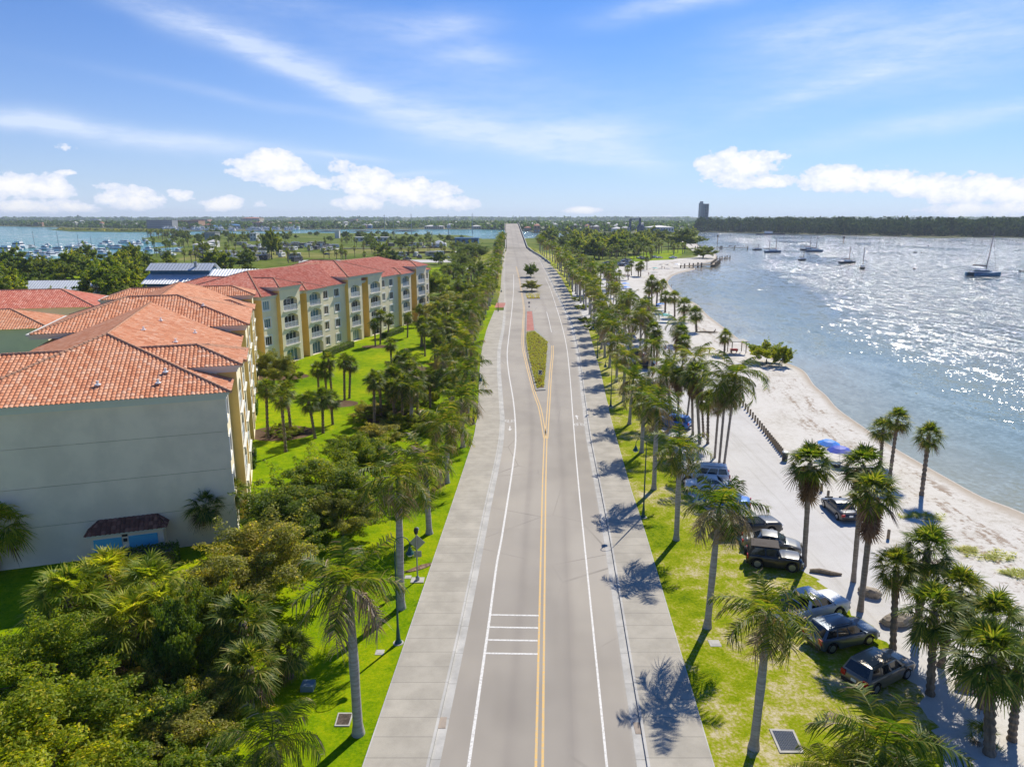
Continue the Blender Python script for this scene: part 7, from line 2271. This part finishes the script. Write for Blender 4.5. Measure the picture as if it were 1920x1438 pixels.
def canopy(name, pts, m_, label, leaves=90, seed=1, tall=1.0):
    """woodland read as one mass: pts = (x, y, z0, radius, height)"""
    R = np.random.default_rng(seed); pts = np.array(pts, float)
    n = len(pts) * leaves
    k_ = np.repeat(np.arange(len(pts)), leaves)
    d = R.normal(size=(n, 3)); d /= np.linalg.norm(d, axis=1)[:, None]
    rr = R.uniform(.55, 1.0, n)[:, None]
    P = pts[k_, :3] + d * rr * np.stack([pts[k_, 3], pts[k_, 3], pts[k_, 4] * .5], 1) + np.stack([np.zeros(n), np.zeros(n), pts[k_, 4] * .5], 1)
    nn = d + R.normal(size=(n, 3)) * .5; nn /= np.linalg.norm(nn, axis=1)[:, None]
    t1 = np.cross(nn, R.normal(size=(n, 3))); t1 /= np.linalg.norm(t1, axis=1)[:, None]; t2 = np.cross(nn, t1)
    s_ = (pts[k_, 3] * .34 * R.uniform(.6, 1.3, n))[:, None]
    V = np.stack([P - t1 * s_, P - t2 * s_ * .6, P + t1 * s_, P + t2 * s_ * .6], 1).reshape(-1, 3)
    tag(link(name, np_mesh(name, V, np.arange(4 * n).reshape(n, 4), M[m_])), label, kind='stuff')


def strip(px0, px1, front, depth, n, rad, hgt, jitter=.3, hmin=.75):
    out = []
    for _ in range(n):
        px_ = random.uniform(px0, px1); t_ = random.random()
        X, Y = G(px_, front(px_)); s_ = 1 + t_ * depth / Y
        r_ = rad * random.uniform(.7, 1.3)
        out.append((X * s_, Y * s_, 0, r_, hgt * random.uniform(hmin, 1.2)))
    return out


lerp = lambda xs, ys: (lambda x: float(np.interp(x, xs, ys)))
canopy('wood', strip(1308, 2150, lerp([1308, 1500, 1700, 1920, 2200], [434.6, 439, 443.2, 445.4, 449]), 330, 1200, 8, 26, hmin=.55), 'casuarina', 'blue-green wood along the whole far side of the glittering water', 90, 2)
mainf = lerp([-400, 0, 95, 300, 560, 900, 1000, 1240, 1330], [422.5, 424, 425.5, 431.5, 430, 429.8, 434.8, 436, 431])
canopy('far_wood', strip(-350, 1340, mainf, 1800, 3000, 13, 17, hmin=.45) + strip(-350, 2100, lambda x: 416.5, 3300, 1900, 34, 33, hmin=.5), 'broad_dark', 'tree-covered mainland along the horizon across the channel', 45, 3)
canopy('spit_scrub', strip(110, 320, lerp([88, 200, 330], [430.5, 433.4, 434.9]), 30, 160, 7, 4), 'broad_olive', 'low scrub on the spit in front of the far shore', 40, 4)
# low ridge that closes the horizon
RV, RF = [], []
for i in range(121):
    x = -6900 + 13800 * i / 120; hh = 27 + 9 * sin(i * .37) + 7 * sin(i * .11 + 1) + random.uniform(-2.5, 2.5)
    RV += [(x, 6600, 0), (x, 7000, hh), (x, 7700, hh), (x, 8600, 0)]
for i in range(120):
    for j in range(3): RF.append((4 * i + j, 4 * i + 4 + j, 4 * i + 5 + j, 4 * i + 1 + j))
mb = MB(); mb.add(RV, RF); tag(mb.build('hills', mfar), kind='structure')

# ------------------------------------------------------------------ far buildings
walls = [mat('far_wall_cream', (.52, .45, .35), .8), mat('far_wall_white', (.64, .63, .6), .8), mat('far_wall_tan', (.42, .25, .15), .8), mat('far_wall_blue', (.10, .22, .38), .8), mat('far_wall_grey', (.30, .31, .32), .8), mat('far_wall_pink', (.5, .32, .25), .8)]
roofs = [mat('far_roof_white', (.62, .60, .57), .7), mat('far_roof_red', (.40, .15, .09), .8), mat('far_roof_grey', (.30, .31, .32), .7), mat('far_roof_blue', (.08, .22, .42), .6)]
FB = {}


def fbuild(px, py, wpx, hgt, dp, wm, rm, label, name='house', cat='house', group=None, pitched=True, storeys=1):
    X, Y = G(px, py); Lw = wpx * (Y * cP + H * sP) / F
    r = thing(name, label, cat, (X, Y + dp / 2, 0), 0, group)
    mb = MB(); mb.box(0, 0, hgt / 2, Lw, dp, hgt); mb.build('wall', walls[wm], r)
    mb = MB(); e = hgt
    if pitched:
        rh = min(hgt * .4, dp * .28, 3.5); a, b_ = Lw / 2 + .6, dp / 2 + .6; c_ = max(0, Lw / 2 - dp / 2)
        mb.add([(-a, -b_, e), (a, -b_, e), (a, b_, e), (-a, b_, e), (-c_, 0, e + rh), (c_, 0, e + rh)], [(0, 1, 5, 4), (1, 2, 5), (2, 3, 4, 5), (3, 0, 4), (0, 3, 2, 1)])
    else: mb.box(0, 0, e + .3, Lw + .8, dp + .8, .6)
    mb.build('roof', roofs[rm], r)
    if storeys:
        for s_ in range(storeys):
            mb = MB(); zc = hgt * (s_ + .55) / storeys; n_ = max(2, int(Lw / 5))
            for i in range(n_): mb.box(-Lw / 2 + Lw * (i + .5) / n_, -dp / 2 - .04, zc, Lw / n_ * .5, .1, hgt / storeys * .42)
            mb.build('window_row', mglass, r)
    return r


fbuild(338, 430, 70, 20, 40, 2, 1, 'long terracotta apartment building across the channel, the biggest on that shore', 'apartment_building', 'building', None, False, 5)
fbuild(300, 431, 48, 22, 30, 4, 2, 'shaded blue-grey wing at the left end of the terracotta building', 'apartment_building', 'building', None, False, 5)
fbuild(375, 424, 30, 22, 40, 5, 1, 'tan apartment building right of the big terracotta one', 'apartment_building', 'building', None, False, 4)
fbuild(470, 424, 34, 26, 50, 0, 1, 'cream hotel with a pale orange roof on the rise', 'hotel', 'building', None, True, 3)
fbuild(503, 428, 62, 15, 30, 5, 1, 'long low arcaded building beside the cream hotel', 'building', 'building', None, False, 2)
fbuild(545, 428, 24, 13, 30, 0, 1, 'orange-walled building right of the arcaded one', 'building', 'building')
fbuild(247, 427, 28, 9, 20, 0, 0, 'white-roofed pavilion left of the shaded wing', 'building', 'building', None, True, 1)
fbuild(172, 421, 24, 18, 25, 4, 2, 'dark modern block with glazed top across the water', 'office_building', 'building', None, False, 3); fbuild(182, 420.5, 9, 22, 20, 1, 0, 'white framed cube at the end of the dark modern block', 'office_building', 'building', None, False, 1)
fbuild(138, 424, 36, 9, 20, 3, 2, 'low blue-green hall beside the dark modern block', 'hall', 'building', None, False, 1); fbuild(72, 424.5, 14, 10, 18, 2, 1, 'red-roofed villa on the far shore at the left', 'villa', 'house')
fbuild(430, 430, 36, 9, 22, 3, 3, 'blue-roofed boat shed in the far marina', 'boat_shed', 'building'); fbuild(396, 430, 14, 8, 20, 3, 3, 'smaller blue-roofed shed left of the big boat shed', 'boat_shed', 'building')
fbuild(660, 421, 18, 22, 30, 2, 1, 'brown apartment tower rising from the trees across the channel', 'apartment_building', 'building', None, False, 5); fbuild(640, 428, 34, 8, 18, 1, 0, 'white-roofed house row on the far shore below the brown tower', 'house', 'house')
fbuild(814, 430, 36, 7, 22, 0, 0, 'wide pale-roofed pavilion on the far shore left of the bridge', 'pavilion', 'building'); fbuild(893, 430, 18, 7, 18, 0, 0, 'pale pavilion on the far shore next to the bridge', 'pavilion', 'building')
fbuild(990, 433.5, 14, 7, 20, 2, 1, 'orange-roofed house on the far shore just right of the bridge', 'house', 'house'); fbuild(1007, 436.5, 12, 13, 20, 2, 1, 'two-storey orange gabled house on the wharf right of the bridge', 'house', 'house', None, True, 2)
fbuild(1240, 436.5, 46, 10, 50, 1, 0, 'big white-roofed warehouse near the boat yard', 'warehouse', 'warehouse', None, True, 1); fbuild(1020, 421.5, 28, 18, 40, 1, 0, 'long white-roofed hall among the trees right of the bridge', 'hall', 'building', None, False, 1)
fbuild(1158, 437, 18, 8, 20, 1, 0, 'white shed left of the boat lift', 'shed', 'shed'); fbuild(1174, 437, 14, 9, 20, 0, 2, 'grey-roofed shed just left of the boat lift', 'shed', 'shed')
for k_ in range(80):
    px_ = random.choice([random.uniform(20, 320), random.uniform(270, 580), random.uniform(560, 900), random.uniform(985, 1150), random.uniform(985, 1300)])
    py_ = mainf(px_) - random.uniform(.4, 7)
    fbuild(px_, max(417, py_), random.uniform(5, 13), random.uniform(7, 15), 14, random.randrange(6), random.choice([0, 0, 1, 2, 0]), 'one of the pale houses scattered among the trees of the far shore', 'house', 'house', 'houses scattered on the far shore', True, 0)
# apartment tower, boat lift, wharf crane
X, Y = G(1316.5, 433.6); r = thing('tower_block', 'lone grey tower block rising above the wood', 'tower', (X, Y, 0), .1); ht = ZAT(Y, 382.5); wd = 14.5 * (Y * cP) / F
mb = MB(); mb.box(wd * .1, 0, ht / 2, wd * .86, wd, ht); mb.build('wall', walls[4], r); mb = MB(); mb.box(-wd * .38, -1, ht / 2 + 1, wd * .3, wd * .8, ht + 2); mb.build('lift_shaft', M['grey_metal'], r)
for i in range(3):
    mb = MB()
    for k_ in range(18): mb.box(wd * (-.1 + .2 * i), -wd / 2 - .1, ht * (k_ + .6) / 18.5, wd * .12, .3, ht / 18 * .55)
    mb.build('window_column', mglass, r)
mb = MB(); mb.box(-wd * .3, 0, ht + 3, wd * .3, wd * .4, 4); mb.build('plant_room', M['grey_metal'], r)
X, Y = G(1190, 437); r = thing('boat_lift', 'tall dark blue boat lift gantry in the boat yard', 'boat lift', (X, Y, 0)); ht = ZAT(Y, 410.5)
mlift = mat('lift_paint', (.02, .06, .13), .5)
for s_ in (-1, 1):
    mb = MB()
    for y_ in (-6, 6): mb.box(s_ * 9, y_, ht / 2, 2.2, 2.0, ht)
    mb.box(s_ * 9, 0, ht - 1, 2, 14, 2); mb.build('leg', mlift, r)
mb = MB(); mb.box(0, 0, ht - .8, 20, 1.8, 1.8); mb.build('beam', mlift, r)
mb = MB(); mb.box(9, 0, ht + 1, 3, 3, 2); mb.build('hoist', mlift, r)
X, Y = G(1233, 437.6, WZ); r = thing('ship', 'dark blue ship moored below the white-roofed warehouse', 'ship', (X, Y, WZ)); child('hull', hull_mesh(22, 8, 6, mh['blue']), r); mb = MB(); mb.box(-2, 0, 8.5, 9, 6, 4, 0, 0, .8); mb.build('deckhouse', mh['blue'], r)
X, Y = G(1201, 436.8); r = thing('storage_tank', 'dark blue round tank beside the boat lift', 'tank', (X, Y, 0)); mb = MB(); mb.lathe([(7, 0), (7, 12), (5, 15), (0, 16)], 16); mb.build('shell', mlift, r)
# tall power poles across the field
for k_, (px_, by, ty) in enumerate([(722, 447, 402), (739, 449, 409), (772, 441, 401), (841, 443, 402), (886, 439, 400), (803, 450, 432), (810, 450, 433)]):
    X, Y = G(px_, by); hz = ZAT(Y, ty)
    r = thing('power_pole', 'tall thin steel power pole, ' + ['leftmost of the row', 'second from the left', 'third from the left and darkest', 'fourth from the left', 'closest to the bridge', 'short one, left of a close pair', 'short one, right of a close pair'][k_] + ' beyond the campground', 'power pole', (X, Y, 0))
    mb = MB(); mb.lathe([(.6, 0), (.28, hz)], 8); mb.build('pole', M['grey_metal'], r)
    mb = MB()
    for i in range(3): mb.box(0, 0, hz * .93 - i * 2.2, 3.4, .25, .25)
    mb.build('crossarm', M['grey_metal'], r)
# ------------------------------------------------------------------ campground: caravans, motorhomes, cars, sheds, trees
mrv = [mat('rv_white', (.66, .66, .65), .4), mat('rv_tan', (.45, .40, .33), .5), mat('rv_dark', (.07, .065, .07), .5)]


def rv_proto(i):
    r = {}
    mb = MB(); mb.box(0, 0, 1.9, 9.0, 2.5, 2.7, 0, 0, .96); mb.box(4.1, 0, 1.2, 1.6, 2.4, 1.2); r['body'] = mesh_only(mb, 'body', mrv[i], False)
    mb = MB(); mb.box(0, -1.26, 2.2, 5.5, .06, .7); mb.box(0, 1.26, 2.2, 5.5, .06, .7); mb.box(4.48, 0, 2.3, .08, 2.0, .8); r['window'] = mesh_only(mb, 'window', M['carglass'], False)
    mb = MB()
    for x in (-2.5, 2.8):
        for y in (-1.1, 1.1): mb.tube([(x, y - .12, .42), (x, y + .12, .42)], .42, 10)
    r['wheels'] = mesh_only(mb, 'wheel_set', M['tyre'], False)
    mb = MB(); mb.box(-.5, 0, 3.4, 1.1, .8, .35); mb.box(2, .4, 3.35, .6, .6, .2); r['ac'] = mesh_only(mb, 'roof_unit', mrv[0], False)
    return r


RVP = [rv_proto(i) for i in range(3)]
def rv(px, py, i, ang, label, group):
    X, Y = G(px, py); r = thing('motorhome', label, 'motorhome', (X, Y, 0), ang, group)
    child('body', RVP[i]['body'], r); child('window', RVP[i]['window'], r); child('wheel_set', RVP[i]['wheels'], r); child('roof_unit', RVP[i]['ac'], r)


for k_ in range(100):
    a = random.random()
    if a < .45: px_, py_ = random.uniform(440, 640), random.uniform(459, 472)
    elif a < .7: px_, py_ = random.uniform(690, 830), random.choice([random.uniform(461, 464), random.uniform(479, 482)])
    else: px_, py_ = random.uniform(360, 560), random.uniform(476, 492)
    rv(px_, py_, random.choice([0, 0, 1, 2]), radians(random.choice([0, 90, 20, 70])), 'one of the motorhomes parked across the campground behind the blocks', 'motorhomes in the campground')
for k_ in range(40):
    px_, py_ = random.choice([(random.uniform(380, 640), random.uniform(462, 490)), (random.uniform(700, 890), random.uniform(461, 466)), (random.uniform(740, 860), random.uniform(480, 488))])
    X, Y = G(px_, py_); car(random.choice(['sedan', 'suv', 'pickup']), X, Y, radians(random.uniform(0, 360)), random.choice(cols), 'one of the cars parked among the campground motorhomes', 'parked_car', 'cars in the campground')
X, Y = G(823, 463); r = thing('marquee', 'white peaked tent at the end of the campground', 'tent', (X, Y, 0)); mb = MB(); mb.box(0, 0, 1.5, 14, 9, 3, 0, 0, .99); mb.build('side_wall', mrv[0], r); mb = MB(); mb.add([(-7.3, -4.8, 3), (7.3, -4.8, 3), (7.3, 4.8, 3), (-7.3, 4.8, 3), (0, 0, 6.4)], [(0, 1, 4), (1, 2, 4), (2, 3, 4), (3, 0, 4)]); mb.build('roof', M['white'], r)
fbuild(696, 453, 62, 4.5, 14, 1, 0, 'long pale shed across the campground field', 'shed', 'shed', None, False, 1); fbuild(875, 458, 44, 6, 18, 3, 3, 'blue-walled shed beside the road embankment', 'shed', 'shed', None, False, 1)
fbuild(375, 470, 26, 5, 16, 1, 0, 'white-roofed marina building with a green gable', 'marina_building', 'building'); fbuild(396, 464, 14, 5, 12, 1, 0, 'white peaked pavilion next to the marina building', 'pavilion', 'building'); fbuild(394, 450, 20, 9, 16, 4, 2, 'grey block among palms by the channel', 'building', 'building', None, False, 1); fbuild(475, 452, 12, 9, 12, 1, 0, 'small white tower house by the channel palms', 'house', 'house', None, False, 2)
fbuild(453, 490, 10, 4, 8, 3, 2, 'blue-grey cabin in the near part of the campground', 'cabin', 'cabin', None, False, 1); fbuild(632, 447, 8, 10, 8, 1, 0, 'white blank block above the campground trees', 'building', 'building', None, False, 0)
# pale service roads and dry fields
mfield, _, _, _ = ground_mat('dry_field', [(.36, (.11, .14, .02)), (.5, (.20, .20, .045)), (.64, (.32, .29, .12))], .03, .3, 3, .5)
for nm, pts, m_ in (('field', [(600, 476), (860, 476), (838, 464), (640, 466)], mfield), ('field', [(330, 488), (470, 484), (640, 484), (640, 476), (520, 472), (360, 478)], mfield), ('service_road', [(560, 494), (880, 492), (880, 487), (560, 488)], mlot), ('service_road', [(600, 468), (830, 465.5), (830, 464), (600, 466)], mlot), ('service_road', [(700, 476), (880, 474), (880, 471), (700, 473)], mlot),
                    ('service_road', [(880, 510), (905, 500), (925, 478), (915, 476), (890, 492), (870, 508)], mlot), ('lawn', [(-200, 590), (20, 552), (160, 535), (280, 520), (250, 512), (100, 520), (-200, 545)], mlawn), ('lawn', [(1190, 490), (1262, 487), (1280, 478), (1285, 468), (1210, 473), (1180, 482)], mlawn), ('lawn', [(760, 520), (850, 512), (850, 500), (760, 505)], mlawn)):
    sheet(nm, [G(*p) for p in pts], .008, m_)
# trees of the left middle distance
LBL = {'a': ('round green tree scattered between the marina and the apartment blocks', 'trees between the marina and the blocks'), 'p': ('one of the palms dotted about the campground and marina', 'palms about the campground and marina'), 'c': ('one of the trees along the channel bank beyond the campground', 'trees along the channel bank')}
for k_ in range(125):
    px_, py_ = random.uniform(-60, 470), random.uniform(500, 575)
    if 20 < px_ < 175 and 533 < py_ < 585: continue
    if 270 < px_ and py_ > 515: continue
    if px_ < 130 and py_ > 560 and px_ > 0: pass
    X, Y = G(px_, py_); s_ = random.uniform(1.2, 2.1)
    tree(random.choice(['far_a', 'far_b', 'far_y', 'far_a']), X, Y, LBL['a'][0], s_, s_ * random.uniform(.85, 1.1), group=LBL['a'][1])
for px_, py_, s_, kd, lb in [(160, 500, 2.2, 'far_a', 'large tree left of the dark conifer by the marina'), (250, 497, 2.4, 'far_b', 'tall dark tree standing by the marina boats'), (92, 598, 1.5, 'broad_d', 'dark bushy tree between the two low tiled roofs'), (40, 645, 1.5, 'broad_b', 'grey-green tree at the left edge behind the orange roof'), (10, 640, 1.6, 'broad_d', 'dark tree at the left edge beside the block roof'), (64, 634, 1.2, 'broad_d', 'dark tree below the orange roof, between it and the block'), (112, 622, 1.1, 'broad_a', 'small green tree at the right end of the orange roof'), (70, 548, 1.6, 'far_b', 'round dark tree on the lawn behind the shed'), (300, 548, 1.8, 'far_a', 'bushy tree in front of the blue house'), (365, 542, 1.0, 'far_a', 'small tree hiding the eave of the blue house'),
                         (275, 515, 2.0, 'far_b', 'wide tree behind the blue house, left'), (240, 535, 2.0, 'far_a', 'wide tree between the shed and the blue house'), (185, 560, 1.9, 'far_a', 'spreading tree at the right end of the shed'), (510, 486, 2.4, 'far_b', 'tall narrow dark tree in the middle of the campground')]:
    X, Y = G(px_, py_); tree(kd, X, Y, lb, s_, s_ * (1.7 if 'narrow' in lb else 1.0))
for k_ in range(180):
    px_, py_ = random.uniform(250, 900), random.uniform(452, 500)
    if px_ > 560 and py_ > 493: continue
    X, Y = G(px_, py_); palm('sabal_far', X, Y, 0, random.uniform(4, 8), LBL['p'][0], LBL['p'][1], 0, 1.15)
for k_ in range(105):
    px_, py_ = random.uniform(290, 880), random.uniform(440, 498)
    if random.random() < .5: py_ = random.uniform(440, 456)
    if 420 < px_ < 660 and 457 < py_ < 493: continue
    X, Y = G(px_, py_); s_ = random.uniform(1.0, 2.1)
    tree(random.choice(['far_b', 'far_b', 'far_a']), X, Y, LBL['c'][0], s_, group=LBL['c'][1])
for k_ in range(26):
    px_ = random.uniform(275, 330); X, Y = G(px_, random.uniform(443, 450)); palm('sabal_far', X, Y, 0, random.uniform(7, 11), 'one of the palms on the small spit by the marina entrance', 'palms on the marina spit', 0, 1.5)
# wood on the point to the right of the bridge
wood = []
for k_ in range(130):
    px_, py_ = random.uniform(1005, 1302), random.uniform(447, 487)
    lim = np.interp(px_, [1005, 1060, 1130, 1200, 1260, 1302], [452, 478, 488, 478, 466, 462])
    if py_ > lim or (px_ > 1225 and 466 < py_): continue
    X, Y = G(px_, py_)
    if X < xat(RS, min(Y, 880)) + 9 or (Y > 452 and X < BR(Y, 6.7).x + 10): continue
    s_ = random.uniform(2.0, 3.1)
    tree(random.choice(['far_b', 'far_a', 'far_a', 'far_b']), X, Y, 'one of the broad trees of the wood on the point right of the bridge', s_, s_ * .95, group='wood on the point')
X, Y = G(1109, 474); tree('far_y', X, Y, 'bright yellow-green tree in the middle of the wood on the point', 3.0, 2.6)
X, Y = G(1284, 466); tree('far_b', X, Y, 'huge dark round tree at the tip of the wooded point', 4.6, 3.6)
X, Y = G(1318, 484); tree('broad_a', X, Y, 'low green bush at the seaward tip by the dock', 3.0, 1.6)
for k_ in range(48):
    px_, py_ = random.uniform(1120, 1290), random.uniform(476, 489)
    if px_ > 1225: py_ = random.uniform(470, 479)
    X, Y = G(px_, py_); palm('sabal_far', X, Y, 0, random.uniform(5, 9), 'one of the palms along the front of the wood on the point', 'palms in front of the wood', 0, 1.3)
for k_ in range(70):
    px_, py_ = random.uniform(1030, 1165), random.uniform(480, 560)
    if px_ < np.interp(py_, [480, 505, 560], [1022, 1052, 1082]) + 2: continue
    if px_ > np.interp(py_, [480, 505, 560], [1090, 1120, 1160]): continue
    X, Y = G(px_, py_); palm(random.choice(['royal_far', 'sabal_far', 'royal_far']), X, Y, 0, random.uniform(6, 9.5), 'one of the palms massed beyond the car park beside the right-hand row', 'palms massed beyond the car park', 0, 1.1)

# air between the camera and the horizon
hz = MB(); hz.box(0, 4400, 40, 13700, 9000, 100)
mhz = bpy.data.materials.new('haze_air'); mhz.use_nodes = True
t = NT(mhz.node_tree); mhz.node_tree.nodes.clear()
pv = t.n('ShaderNodeVolumePrincipled'); pv.inputs['Color'].default_value = (.72, .84, 1, 1); pv.inputs['Density'].default_value = .000085; pv.inputs['Anisotropy'].default_value = .2
ou = t.n('ShaderNodeOutputMaterial'); t.link(pv.outputs[0], ou.inputs['Volume'])
tag(hz.build('haze', mhz), kind='stuff')
